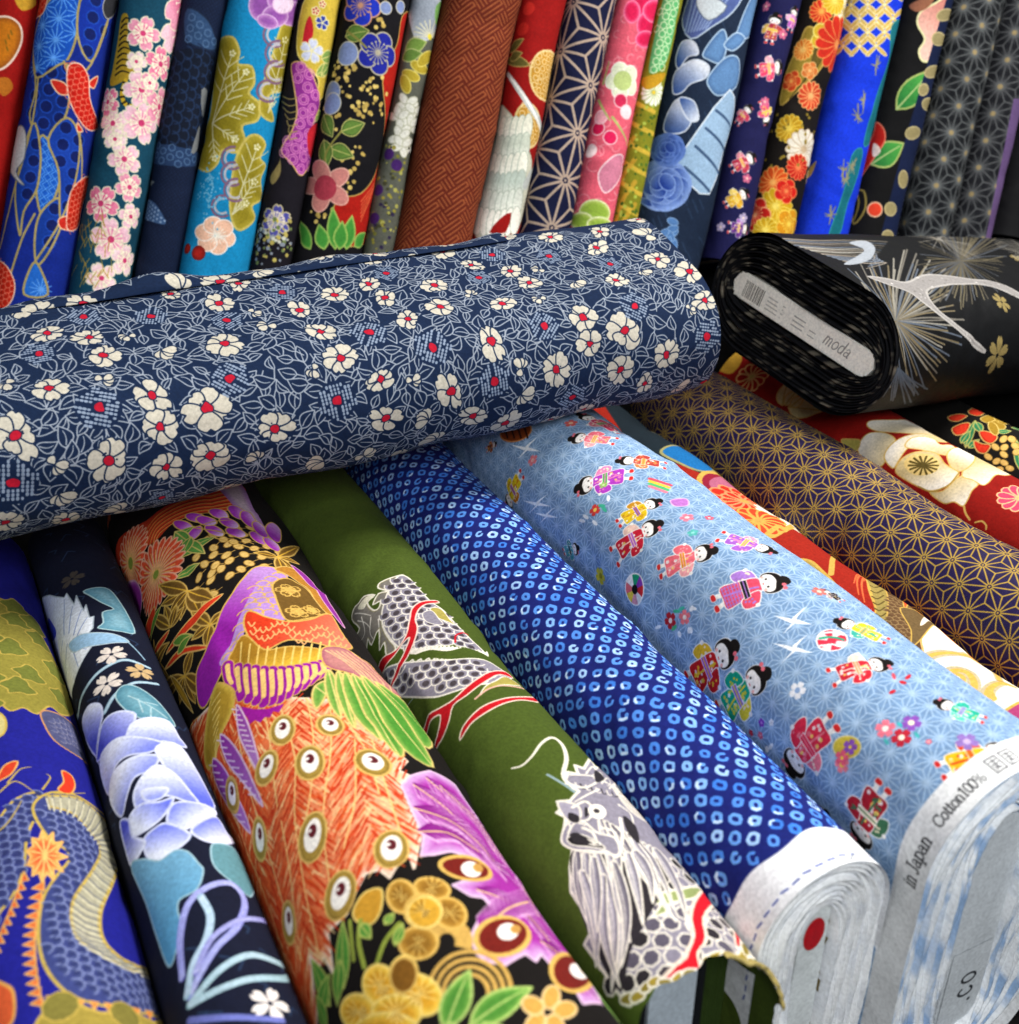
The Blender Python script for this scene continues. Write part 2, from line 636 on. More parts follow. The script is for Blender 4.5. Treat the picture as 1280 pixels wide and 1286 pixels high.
def leaf(cv, a, b, w, fill, edge=None, ew=.0006, vein=None, bend=0.0, rim=None, grad=None):
    P, mid = leaf_pts(a, b, w, bend)
    cv.poly(P, fill, edge, ew, rim=rim, grad=(grad, a, b) if grad is not None else None)
    if vein is not None:
        cv.line(mid[:-1], vein, ew, ew * .6)


def blossom(cv, c, r, n=5, fill='#ffffff', rim=None, edge=None, ew=.0005, rot=0.0, centre=None, cr=.22, notch=.12, wf=None, rays=None, squash=None, inner=None):
    wf = wf or math.sin(math.pi / n) * 1.02
    for i in range(n):
        P = petal(c, rot + i * 2 * math.pi / n, r * .06, r, r * wf * .62, notch)
        cv.poly(spline(P, True, 2), fill, edge, ew, rim=(rim, r * .35) if rim is not None else None,
                grad=(inner, (c[0] + r * .75 * math.cos(rot + i * 2 * math.pi / n), c[1] + r * .75 * math.sin(rot + i * 2 * math.pi / n)), c) if inner is not None else None)
    if rays is not None:
        for i in range(n * 3):
            a = rot + i * 2 * math.pi / (n * 3)
            e = (c[0] + r * .52 * math.cos(a), c[1] + r * .52 * math.sin(a))
            cv.line([c, e], rays, ew * .9)
            cv.dot(e, ew * 1.1, rays)
    if centre is not None:
        cv.dot(c, r * cr, centre)


def mum(cv, c, r, n=16, fill='#d8401c', edge='#e8c070', ew=.0005, centre='#e8c070', rings=2, rot=0, rim=None):
    for k in range(rings):
        rr = r * (1 - .38 * k)
        for i in range(n):
            a = rot + (i + .5 * k) * 2 * math.pi / n
            cv.poly(petal(c, a, rr * .12, rr, rr * math.pi / n * .95, .0), fill, edge, ew, rim=(rim, r * .06) if rim is not None else None)
    cv.dot(c, r * .14, centre)


def inside(poly, pts):
    poly = np.asarray(poly)
    P = np.asarray(pts)
    r = np.zeros(len(P), bool)
    Q = np.roll(poly, -1, 0)
    for (ax, ay), (bx, by) in zip(poly, Q):
        if ay == by:
            continue
        c = (P[:, 1] >= min(ay, by)) & (P[:, 1] < max(ay, by))
        r ^= c & (ax + (P[:, 1] - ay) * (bx - ax) / (by - ay) > P[:, 0])
    return r


def scatter(poly, d, rng, jit=.3):
    lo = poly.min(0); hi = poly.max(0)
    pts = []
    j = 0
    y = lo[1]
    while y < hi[1]:
        x = lo[0] + (d * .5 if j % 2 else 0)
        while x < hi[0]:
            pts.append((x + rng.uniform(-jit, jit) * d, y + rng.uniform(-jit, jit) * d))
            x += d
        y += d * .87
        j += 1
    pts = np.array(pts) if pts else np.zeros((0, 2))
    return pts[inside(poly, pts)] if len(pts) else pts


def scales(cv, poly, d, ang, fill, edge, ew, rng, core=None, squash=1.0):
    """overlapping fish scales inside an outline, opening towards ang"""
    for c in scatter(poly, d, rng, .08):
        t = np.linspace(-math.pi / 2, math.pi / 2, 7) + ang
        P = [(c[0] + d * .62 * math.cos(a), c[1] + d * .62 * math.sin(a)) for a in t]
        if fill is not None:
            cv.poly(P, fill)
        if core is not None:
            e = (c[0] + d * .16 * math.cos(ang), c[1] + d * .16 * math.sin(ang))
            cv.poly(ring_pts(e, d * .3, 8), core, alpha=.85)
        cv.line(P, edge, ew)


def barbs(cv, mid, w, n, col, ew, ang=.7, alpha=1.0):
    """feather: short strokes slanting off both sides of a quill"""
    mid = np.asarray(mid)
    seg = np.linspace(0, len(mid) - 1.001, n)
    for s in seg:
        i = int(s); f = s - i
        p = mid[i] * (1 - f) + mid[min(i + 1, len(mid) - 1)] * f
        d = mid[min(i + 1, len(mid) - 1)] - mid[i]
        d = d / (np.linalg.norm(d) + 1e-9)
        for sg in (-1, 1):
            a = math.atan2(d[1], d[0]) + sg * ang
            cv.line([p, (p[0] + w * math.cos(a), p[1] + w * math.sin(a))], col, ew, ew * .5, alpha)


def asanoha(cv, o, e1, e2, col, w, alpha=1.0, star=None, jitter=0):
    """hemp-leaf lattice: triangle grid, each triangle split from its middle; e1,e2 are the lattice steps"""
    U, V = cv.grid()
    M = np.linalg.inv(np.array([[e1[0], e2[0]], [e1[1], e2[1]]]))
    p = M[0, 0] * (U - o[0]) + M[0, 1] * (V - o[1])
    q = M[1, 0] * (U - o[0]) + M[1, 1] * (V - o[1])
    fp, fq = p - np.floor(p), q - np.floor(q)
    up = fp + fq > 1
    fp, fq = np.where(up, 1 - fp, fp), np.where(up, 1 - fq, fq)
    b = [fp, fq, 1 - fp - fq]
    L = math.sqrt(abs(e1[0] * e2[1] - e1[1] * e2[0]) * 2 / math.sqrt(3))
    h = L * math.sqrt(3) / 2
    d = np.minimum(np.minimum(b[0], b[1]), b[2]) * h                     # triangle sides
    for i in range(3):
        j, k = (i + 1) % 3, (i + 2) % 3
        dd = np.abs(b[j] - b[k]) * L / 2
        dd = np.where(b[i] >= 1 / 3 - 1e-3, dd, 9)
        d = np.minimum(d, dd)
    cov = np.clip(.5 + (w * .5 - d) * cv.res, 0, 1) * min(1.0, w * cv.res)
    cv.blend(cov * alpha, col)
    if star is not None:
        far = 1 - np.maximum(np.maximum(b[0], b[1]), b[2])
        cv.blend((far * L < star[1]).astype(np.float32), star[0])
        cv.blend((far * L < star[1] * .5).astype(np.float32), col)


def doll(cv, foot, head, kimono, second, hair='#15100e', obi='#e8c040', side=1, bun=True, pattern='dot', arm=True, width=1.0, shoes='#d02828'):
    """little girl in kimono, foot -> head along the body axis"""
    foot = np.asarray(foot, float); head = np.asarray(head, float)
    d = head - foot
    L = np.linalg.norm(d) * .86
    x = d / np.linalg.norm(d)
    foot = foot + d * .06
    y = np.array([-x[1], x[0]]) * side

    def g(pts):
        return np.array([foot + x * (a * L) + y * (b * L * width) for a, b in pts])
    ew = L * .016
    wht = '#f4efea'
    rr = random.Random(int(foot[0] * 1e5) ^ int(head[1] * 1e5))
    sp = rr.uniform(.05, .12)
    # legs and shoes
    for o in (-sp, sp):
        cv.line(g([(0.03, o * 1.5), (.20, o)]), wht, L * .075)
        cv.poly(spline(g([(-.02, o * 1.5 - .045), (.04, o * 1.5 - .05), (.05, o * 1.5 + .05), (-.02, o * 1.5 + .045)]), True, 3), shoes, wht, ew * .6)
    # far sleeve, skirt and body, near sleeve
    def sleeve(sg, col, drop):
        sl = g([(.66, .10 * sg), (.62, .27 * sg), (.50 - drop, .34 * sg), (.36 - drop, .30 * sg), (.38, .16 * sg), (.52, .10 * sg)])
        cv.poly(spline(sl, True, 3), col, wht, ew)
        if arm:
            cv.dot(g([(.56 - drop * .5, .325 * sg)])[0], L * .034, wht)
        for _ in range(5):
            cv.dot(g([(rr.uniform(.42, .58), rr.uniform(.16, .27) * sg)])[0], L * .018, second if col != second else '#f4e0c0')
    dr = rr.uniform(-.06, .06)
    sleeve(-1, second, dr)
    body = g([(.15, -.19), (.14, .0), (.16, .19), (.40, .165), (.66, .13), (.70, 0), (.66, -.13), (.40, -.165)])
    cv.poly(spline(body, True, 3), kimono, wht, ew)
    for _ in range(22):
        a, b_ = rr.uniform(.18, .64), rr.uniform(-.13, .13)
        if pattern == 'dot':
            c = rr.choice([second, '#f2d468', wht])
            blossom(cv, g([(a, b_)])[0], L * rr.uniform(.022, .036), 5, c)
    if pattern == 'stripe':
        for a in np.linspace(.17, .40, 6):
            cv.line(g([(a, -.17), (a, .17)]), second, L * .016)
        for b_ in np.linspace(-.15, .15, 6):
            cv.line(g([(.16, b_), (.4, b_)]), second, L * .012)
    cv.poly(g([(.17, -.02), (.66, .05), (.66, .02), (.17, -.05)]), second)
    sleeve(1, kimono, -dr)
    # obi
    cv.poly(g([(.43, -.165), (.43, .165), (.52, .15), (.52, -.15)]), obi, wht, ew * .7)
    cv.line(g([(.475, -.15), (.475, .15)]), second, L * .018)
    # head
    cv.poly(spline(g([(.70, -.05), (.72, -.16), (.83, -.205), (.95, -.16), (1.0, 0), (.95, .16), (.83, .205), (.72, .16), (.70, .05)]), True, 3), hair, wht, ew * .7)
    if bun:
        cv.poly(spline(g([(.97, -.10), (1.06, -.09), (1.09, .02), (1.03, .09), (.96, .06)]), True, 3), hair)
        for dy in (-.02, .05):
            cv.dot(g([(.985, .10 + dy)])[0], L * .032, '#e46a78')
    cv.poly(spline(g([(.685, 0), (.70, .10), (.77, .165), (.85, .15), (.885, .05), (.90, -.03), (.86, -.14), (.77, -.165), (.70, -.10)]), True, 3), wht)
    for o in (-.07, .07):
        cv.dot(g([(.775, o)])[0], L * .017, '#1c1412')
    cv.dot(g([(.735, -.11)])[0], L * .024, '#f2b4ac'); cv.dot(g([(.735, .11)])[0], L * .024, '#f2b4ac')
    cv.line(g([(.725, -.015), (.725, .015)]), '#d05050', L * .014)


def feather(cv, pts, fill, edge, ew, rim=None, quill=None, grad=None):
    cv.poly(pts, fill, edge, ew, rim=rim, grad=grad)


def eye_feather(cv, ch, x, y, rx, ry, rot, outer='#a5863a', inner='#f6efe6', pupil='#5a1a22', off=(0, -.25)):
    k = ch.k(x, y)
    cv.poly(ch.ell(x, y, rx, ry, rot), outer, '#d8b060', k * 5, rim=('#7d6424', k * rx * .3))
    cv.poly(ch.ell(x, y - ry * .08, rx * .62, ry * .68, rot), inner)
    cv.poly(ch.ell(x + off[0] * rx, y + off[1] * ry, rx * .3, ry * .27, rot), pupil)
    cv.dot(ch.c(x + off[0] * rx - rx * .18, y + off[1] * ry), k * rx * .12, inner)


# stroke letters with thick stems and thin serifs: unit height 1 (x-height .62), y up
def _arc(cx, cy, rx, ry, a0, a1, n=12):
    t = np.radians(np.linspace(a0, a1, n))
    return [(cx + rx * math.cos(a), cy + ry * math.sin(a)) for a in t]


def glyph(ch):
    """list of (points, thick) and advance"""
    T, N = 1.0, .42
    G = {
        'i': ([([(.14, .0), (.14, .62)], T), ([(.02, 0), (.26, 0)], N), ([(.04, .60), (.14, .62)], N), ([(.14, .83), (.14, .85)], T)], .30),
        'n': ([([(.14, 0), (.14, .62)], T), ([(.02, 0), (.26, 0)], N), ([(.04, .60), (.14, .62)], N), (_arc(.31, .42, .16, .2, 160, 0), .7), ([(.47, .42), (.47, 0)], T), ([(.35, 0), (.59, 0)], N)], .62),
        'J': ([([(.30, .95), (.30, .12)], T), (_arc(.17, .12, .13, .14, 0, -160), .6), ([(.16, .95), (.44, .95)], N), ([(.07, .05), (.08, .06)], T)], .50),
        'a': ([(_arc(.24, .44, .15, .18, 165, 20), .55), ([(.39, .48), (.39, .05), (.48, .0)], T), (_arc(.22, .18, .17, .17, 60, 330), .75)], .54),
        'p': ([([(.14, -.28), (.14, .62)], T), ([(.02, -.28), (.27, -.28)], N), ([(.04, .60), (.14, .62)], N), (_arc(.33, .31, .2, .31, 150, -150, 18), .8)], .62),
        'C': ([(_arc(.42, .48, .34, .48, 40, 320, 24), .85), ([(.70, .95), (.70, .68)], N)], .82),
        'o': ([(_arc(.30, .31, .22, .31, 0, 360, 22), .85)], .60),
        't': ([([(.18, .82), (.18, .10), (.26, .0), (.36, .06)], T), ([(.04, .60), (.36, .60)], N)], .38),
        'M': ([([(.12, 0), (.12, .95)], N), ([(.12, .95), (.45, .05)], T), ([(.45, .05), (.78, .95)], N), ([(.78, .95), (.78, 0)], T), ([(.02, 0), (.24, 0)], N), ([(.66, 0), (.92, 0)], N)], .96),
        'd': ([([(.46, 0), (.46, 1.0)], T), (_arc(.27, .31, .19, .31, 30, 330, 18), .8)], .62),
        'e': ([(_arc(.28, .31, .21, .31, 0, 300, 18), .8), ([(.09, .33), (.49, .33)], N)], .56),
        '1': ([([(.28, 0), (.28, .95), (.14, .82)], T), ([(.12, 0), (.44, 0)], N)], .54),
        '0': ([(_arc(.28, .475, .21, .475, 0, 360, 22), .8)], .56),
        '%': ([(_arc(.2, .72, .14, .22, 0, 360, 14), .5), (_arc(.66, .23, .14, .22, 0, 360, 14), .5), ([(.62, .95), (.24, 0)], .5)], .88),
        '.': ([([(.12, .03), (.13, .03)], T * 1.2)], .3),
        'c': ([(_arc(.28, .31, .21, .31, 40, 320, 18), .85)], .54),
        'm': ([([(.12, 0), (.12, .62)], T), (_arc(.26, .42, .13, .2, 160, 0), .7), ([(.39, .42), (.39, 0)], T), (_arc(.53, .42, .13, .2, 160, 0), .7), ([(.66, .42), (.66, 0)], T)], .8),
        's': ([(_arc(.2, .46, .14, .15, 30, 260, 12) + _arc(.2, .17, .15, .15, 80, -150, 12), .8)], .42),
        'h': ([([(.12, 0), (.12, 1.0)], T), (_arc(.29, .42, .16, .2, 160, 0), .7), ([(.45, .42), (.45, 0)], T)], .6),
        'k': ([([(.12, 0), (.12, 1.0)], T), ([(.42, .6), (.14, .28)], .6), ([(.2, .34), (.46, 0)], T)], .54),
        ' ': ([], .40),
    }
    if ch in G:
        return G[ch]
    return ([([(.1, .0), (.1, .95)], .7), ([(.1, .95), (.75, .95)], .7), ([(.75, .95), (.75, 0)], .7), ([(.1, .02), (.75, .02)], .7), ([(.22, .72), (.64, .72)], .6), ([(.22, .5), (.64, .5)], .6),
             ([(.43, .82), (.43, .2)], .6), ([(.25, .36), (.43, .3), (.6, .18)], .6), ([(.4, .32), (.24, .16)], .6)], .92)


def write(cv, text, o, ex, ey, size, col, wt=.13, gap=1.0):
    """ex,ey unit vectors of reading and letter-height directions on the cloth"""
    o = np.asarray(o, float); ex = np.asarray(ex, float); ey = np.asarray(ey, float)
    x = 0
    for chh in text:
        st, adv = glyph(chh)
        for pts, th in st:
            cv.line([o + ex * ((x + a) * size) + ey * (b * size) for a, b in pts], col, size * wt * th)
        x += adv * gap
    return x * size


def key_name(k):
    return {'b_': 'standing '}.get(k[:2], '') + k.replace('b_', '') + ' cloth'


PRINTS = {}
DRESS = {}


def prints(k):
    def d(f):
        PRINTS[k] = f
        return f
    return d


def dresses(k):
    def d(f):
        DRESS[k] = f
        return f
    return d
ZOOM.update({'ZI': (430, 700, .2344), 'ZJ': (40, 700, .2022), 'ZK': (80, 860, .3313)})


@prints('dragon')
def _(b):
    cv = b.canvas('#1c1d86')
    cv.lw = 1.2
    rg = random.Random(5)
    z = Chart(b, 'ZA')
    gold, og = '#c2a54c', '#8e8437'
    k = z.k(120, 900)
    # cloud above
    top = z.p([(-140, 220), (-40, 190), (20, 200), (70, 235), (110, 290), (140, 350), (165, 400), (190, 478), (160, 488), (128, 466), (95, 486), (60, 470), (25, 478), (-10, 455), (-60, 480), (-130, 470)])
    cv.poly(top, og, gold, k * 5)
    for c in scatter(top, .030, rg, .25):
        cv.poly(spline([(c[0] + .011 * math.cos(a) * (1 + .25 * math.cos(3 * a)), c[1] + .011 * math.sin(a) * (1 + .25 * math.sin(4 * a))) for a in np.linspace(0, 6.28, 11)[:-1]], True, 3), '#6f7430', gold, k * 3.2)
    # tail tip beyond
    cv.poly(z.p([(104, 482), (150, 486), (195, 520), (215, 570), (230, 612), (180, 585), (130, 545)]), '#4d5075', '#c28a5a', k * 5)
    scales(cv, z.q([(112, 490), (150, 492), (190, 525), (210, 580), (160, 565)]), .006, 2.2, '#565a80', '#8f8ca0', k * 2, rg)
    # left coil
    lc = z.p([(-90, 1080), (-60, 930), (-20, 800), (30, 715), (90, 690), (100, 730), (70, 800), (60, 880), (30, 950), (-10, 1010), (-40, 1100)])
    cv.poly(lc, '#343c74', gold, k * 6)
    scales(cv, lc, .0068, 1.0, '#3d4677', '#7f88b4', k * 2.4, rg, core='#2a3060')
    # main coil
    body = z.p([(84, 730), (120, 692), (175, 688), (230, 715), (275, 765), (312, 850), (290, 925), (262, 1000), (270, 1065), (320, 1115), (400, 1155), (470, 1185), (520, 1275), (400, 1262), (270, 1245), (180, 1215), (125, 1160), (100, 1080), (108, 970), (150, 900), (180, 850), (120, 800)])
    cv.poly(body, '#39427a', gold, k * 6)
    sc = z.q([(95, 735), (150, 720), (225, 775), (252, 830), (235, 890), (190, 960), (180, 1030), (215, 1090), (290, 1140), (400, 1172), (470, 1205), (470, 1250), (300, 1240), (190, 1205), (132, 1150), (108, 1080), (115, 980), (180, 880), (160, 815), (105, 785)])
    scales(cv, sc, .0070, 1.2, '#454f80', '#8790ba', k * 2.4, rg, core='#2c3463')
    o_ = spline([(120, 697), (200, 702), (262, 755), (310, 850), (285, 930), (258, 1000), (266, 1065), (320, 1118), (430, 1165)], False, 8)
    i_ = spline([(128, 725), (190, 742), (235, 790), (262, 832), (238, 890), (190, 965), (186, 1035), (225, 1085), (400, 1168)], False, 8)
    cv.poly(b.uv(z.m(np.concatenate([o_, i_[::-1]]))), '#a9a48c', gold, k * 6)
    for p, q in zip(o_[::2], i_[::2]):
        cv.line(z.q([p, (p + q) / 2 + (2, 6), q]), '#6f6f74', k * 3.5)
        cv.line(z.q([p + (0, 8), (p + q) / 2 + (2, 13), q + (0, 8)]), '#cfc8a8', k * 4)
    # flames and fins
    ctr = np.array([115, 855])
    fl = []
    for i in range(22):
        a = i * 2 * math.pi / 22
        r = (78 if i % 2 == 0 else 40) * (1 + .2 * math.sin(3 * i))
        fl.append(ctr + np.array([math.cos(a) * r * .75, math.sin(a) * r]))
    cv.poly(z.q(fl), '#dc4a28', '#e8b060', k * 5, rim=('#e88a48', k * 26))
    for i in range(0, 22, 2):
        cv.line(z.q([ctr, ctr + (fl[i] - ctr) * .8]), '#f0c070', k * 3.5)
    for t in np.linspace(0, 1, 13):
        p = np.array([105 - 22 * math.sin(t * 3), 930 + 300 * t])
        cv.poly(z.q([p + (8, -10), p + (-24, 6), p + (8, 14)]), '#d8703c', '#e0a858', k * 3)
    for t in np.linspace(0, 1, 9):
        p = np.array([60 - 70 * t, 900 + 190 * t])
        cv.poly(z.q([p + (0, -12), p + (14, 14), p + (-8, 14)]), '#d05a34', '#e0a858', k * 3)
    for t in np.linspace(0, 1, 10):
        p = np.array([130 + 330 * t, 1218 + 40 * t])
        cv.poly(z.q([p + (-10, 0), p + (2, 24), p + (12, 4)]), '#d8803c', '#e0a858', k * 3)
    cv.poly(z.p([(150, 680), (165, 660), (160, 632), (185, 645), (194, 672), (180, 692)]), '#d6361e', '#e0a858', k * 4)
    cv.poly(z.p([(-10, 665), (10, 620), (45, 608), (30, 640), (0, 660)]), '#c93c22', '#e0a858', k * 4)
    for pts in ([(20, 665), (50, 630), (80, 622)], [(110, 680), (130, 650), (120, 640)], [(140, 690), (170, 690), (220, 690)], [(0, 690), (40, 660), (90, 690)], [(-20, 800), (20, 770), (55, 710)]):
        cv.line(z.l(pts), gold, k * 5, k * 2)
    cv.poly(z.p([(-30, 480), (5, 488), (16, 515), (5, 540), (-30, 550)]), '#c8b878', gold, k * 5)
    # cloud below
    bt = z.p([(60, 1400), (90, 1290), (130, 1250), (190, 1238), (260, 1262), (330, 1255), (400, 1280), (480, 1290), (540, 1400)])
    cv.poly(bt, '#a08c3c', gold, k * 6)
    for c in scatter(bt, .03, rg, .25):
        cv.poly(ring_pts(c, .009, 10), '#7d7434', gold, k * 3)
    cv.poly(z.p([(-40, 1180), (10, 1185), (35, 1210), (28, 1280), (-30, 1300)]), '#c8542c', '#d89a4c', k * 6)


@prints('peony')
def _(b):
    cv = b.canvas('#12162a')
    cv.lw = 1.2
    rg = random.Random(6)
    # slate key-fret in the ground
    for i in range(260):
        u, v = rg.uniform(0, b.L), rg.uniform(-.13, .13)
        a = rg.choice([.6, .6 + math.pi / 2])
        l = rg.uniform(.006, .014)
        p = np.array([u, v]); d = np.array([math.cos(a), math.sin(a)]); e = np.array([-d[1], d[0]])
        cv.line([p, p + d * l, p + d * l + e * l * .5], '#243552', .0011)
    z = Chart(b, 'ZJ')
    k = z.k(500, 600)
    teal = '#7fabbb'
    cv.poly(z.p([(320, 210), (400, 188), (480, 200), (550, 280), (600, 360), (640, 470), (560, 462), (480, 450), (410, 437), (445, 405), (440, 340), (510, 318), (440, 280), (370, 240)], 3), teal, '#a8c4c8', k * 7, rim=('#5e92a6', k * 70))
    # white bird
    bird = [(70, 330), (60, 270), (110, 235), (150, 245), (200, 250), (215, 222), (260, 290), (275, 235), (320, 330), (335, 290), (358, 372), (385, 365), (380, 440), (330, 500), (370, 560), (300, 680), (262, 780), (250, 880), (220, 800), (180, 680), (150, 600), (120, 500), (90, 420)]
    cv.poly(z.q(bird), '#e6ebf4', '#aab6c0', k * 6, grad=('#6d86d8', z.c(270, 500), z.c(90, 520)))
    for p, q in (((200, 480), (200, 260)), ((230, 470), (250, 300)), ((260, 480), (310, 320)), ((280, 490), (345, 370)), ((220, 540), (235, 830)), ((250, 560), (290, 680)), ((190, 520), (190, 660)), ((270, 560), (340, 570))):
        cv.line(z.q([p, q]), '#8fa0cc', k * 7, k * 3)
    cv.poly(z.p([(100, 380), (130, 420), (150, 470), (130, 520), (100, 480)]), '#3340b8')
    cv.poly(z.p([(230, 540), (300, 480), (400, 468), (500, 475), (580, 505), (600, 530), (520, 532), (420, 545), (330, 560), (260, 590)]), '#93b8d6', '#b4c4cc', k * 6)
    cv.line(z.l([(580, 510), (640, 570), (700, 640)]), '#8fb0c4', k * 8)
    for pts in ([(280, 1000), (310, 860), (390, 740), (500, 660), (600, 640), (730, 690)], [(450, 960), (520, 850), (640, 780), (780, 790)]):
        cv.line(z.l(pts), '#93b4c8', k * 26, k * 20)
        cv.line(z.l(pts), '#c0d2d8', k * 6)
    for x, y, r, c in ((495, 605, 75, '#dccfc4'), (465, 785, 82, '#dccfc4'), (675, 710, 66, '#c8a878'), (250, 135, 60, '#4a423c')):
        blossom(cv, z.c(x, y), r * z.k(x, y), 5, c, rot=rg.random(), centre='#12162a', cr=.13, wf=.52, notch=.18)
    cv.poly(z.p([(520, 870), (560, 800), (640, 800), (740, 860), (820, 940), (890, 1050), (800, 1020), (700, 1005), (600, 960)]), '#6d9fae', '#a8c4c8', k * 6, rim=('#4f8496', k * 60))
    for p, q in (((600, 860), (840, 1000)), ((660, 880), (690, 960)), ((740, 930), (740, 990)), ((700, 900), (780, 920))):
        cv.line(z.q([p, q]), '#a9c6cc', k * 6)
    z = Chart(b, 'ZK')
    k = z.k(350, 400)
    W, B = '#e2e6f6', '#5c68d6'

    def pet(pts, base, tip, fill=B, rimc=None):
        cv.poly(z.p(pts), fill, '#c8ccec', k * 3, grad=(W, z.c(*base), z.c((base[0] + 4 * tip[0]) / 5, (base[1] + 4 * tip[1]) / 5)), rim=(W, k * 13))
    pet([(65, 150), (90, 80), (135, 70), (148, 110), (130, 180), (120, 270), (150, 330), (90, 230)], (100, 230), (120, 40), '#4b51c4')
    pet([(120, 270), (140, 150), (200, 100), (275, 110), (240, 190), (170, 230), (130, 290)], (170, 230), (330, 40), '#4b51c4')
    pet([(235, 190), (260, 140), (330, 122), (400, 140), (440, 200), (465, 240), (380, 215), (300, 230), (235, 235)], (340, 245), (320, 120))
    pet([(138, 265), (200, 200), (290, 195), (380, 220), (330, 255), (240, 270), (190, 320), (170, 420), (140, 350)], (300, 290), (160, 230))
    pet([(170, 420), (185, 330), (260, 270), (360, 265), (340, 320), (270, 350), (240, 420), (220, 500), (190, 480)], (330, 360), (180, 330))
    pet([(345, 240), (400, 215), (450, 240), (490, 300), (540, 390), (575, 470), (510, 460), (440, 400), (380, 310)], (420, 400), (440, 225))
    pet([(260, 420), (290, 350), (350, 300), (420, 330), (480, 400), (520, 460), (460, 440), (390, 420), (330, 440), (280, 480)], (390, 470), (350, 300))
    pet([(290, 400), (340, 385), (400, 390), (370, 430), (310, 440)], (340, 450), (340, 370))
    pet([(245, 500), (290, 450), (360, 440), (420, 425), (385, 490), (330, 540), (270, 575), (250, 550)], (380, 430), (255, 560))
    pet([(388, 510), (410, 450), (480, 440), (570, 470), (575, 500), (520, 515), (470, 545), (410, 540)], (420, 430), (560, 520))
    pet([(300, 590), (330, 550), (390, 520), (480, 560), (460, 600), (400, 640), (350, 672), (310, 650)], (380, 520), (340, 670))
    pet([(480, 550), (530, 510), (580, 500), (620, 560), (645, 600), (580, 600), (520, 585)], (520, 510), (620, 605))
    pet([(210, 520), (245, 510), (260, 570), (310, 590), (290, 640), (255, 690), (230, 620)], (230, 540), (300, 680), '#4b51c4')
    t2 = '#6ea3c2'
    cv.poly(z.p([(255, 690), (300, 660), (360, 665), (420, 625), (470, 630), (510, 670), (530, 700), (505, 770), (440, 810), (430, 850), (440, 900), (430, 990), (400, 1070), (350, 950), (310, 830)]), t2, '#9fc0cc', k * 5, grad=('#4f8fb8', z.c(480, 650), z.c(380, 1000)))
    cv.poly(z.p([(570, 600), (640, 615), (680, 680), (720, 760), (710, 800), (650, 750), (580, 690), (560, 640)]), '#5f8e98', '#9fc0cc', k * 5)
    for pts, c, w in (([(450, 1110), (440, 960), (470, 830), (550, 760), (640, 750), (690, 820), (660, 910), (580, 990), (520, 1090), (480, 1180)], '#7f80d0', 24),
                      ([(520, 800), (555, 870), (540, 960), (490, 1060), (470, 1180)], '#9bbdd0', 24),
                      ([(500, 1090), (560, 960), (660, 890), (740, 885), (800, 910)], '#7b78c4', 20),
                      ([(490, 1200), (590, 1080), (700, 1020), (800, 1040), (880, 1090)], '#8fb4bc', 24),
                      ([(480, 1215), (600, 1150), (720, 1110), (860, 1110), (930, 1130)], '#8fb4bc', 24)):
        L = z.l(pts, 10)
        cv.line(L, c, k * w)
        for i in range(0, len(L) - 1, 1):                     # twisted cord
            d = L[min(i + 1, len(L) - 1)] - L[max(i - 1, 0)]
            d = d / (np.linalg.norm(d) + 1e-9); n = np.array([-d[1], d[0]])
            cv.line([L[i] - n * k * w * .35 - d * k * 5, L[i] + n * k * w * .35 + d * k * 5], '#d4dcf0', k * 3.5, alpha=.7)
    blossom(cv, z.c(785, 1205), 72 * z.k(785, 1205), 5, '#ece2dc', rot=.5, centre='#12162a', cr=.13, wf=.5, notch=.18)
    cv.line(z.l([(480, 1275), (640, 1262), (830, 1270)]), '#6f76c0', k * 20)


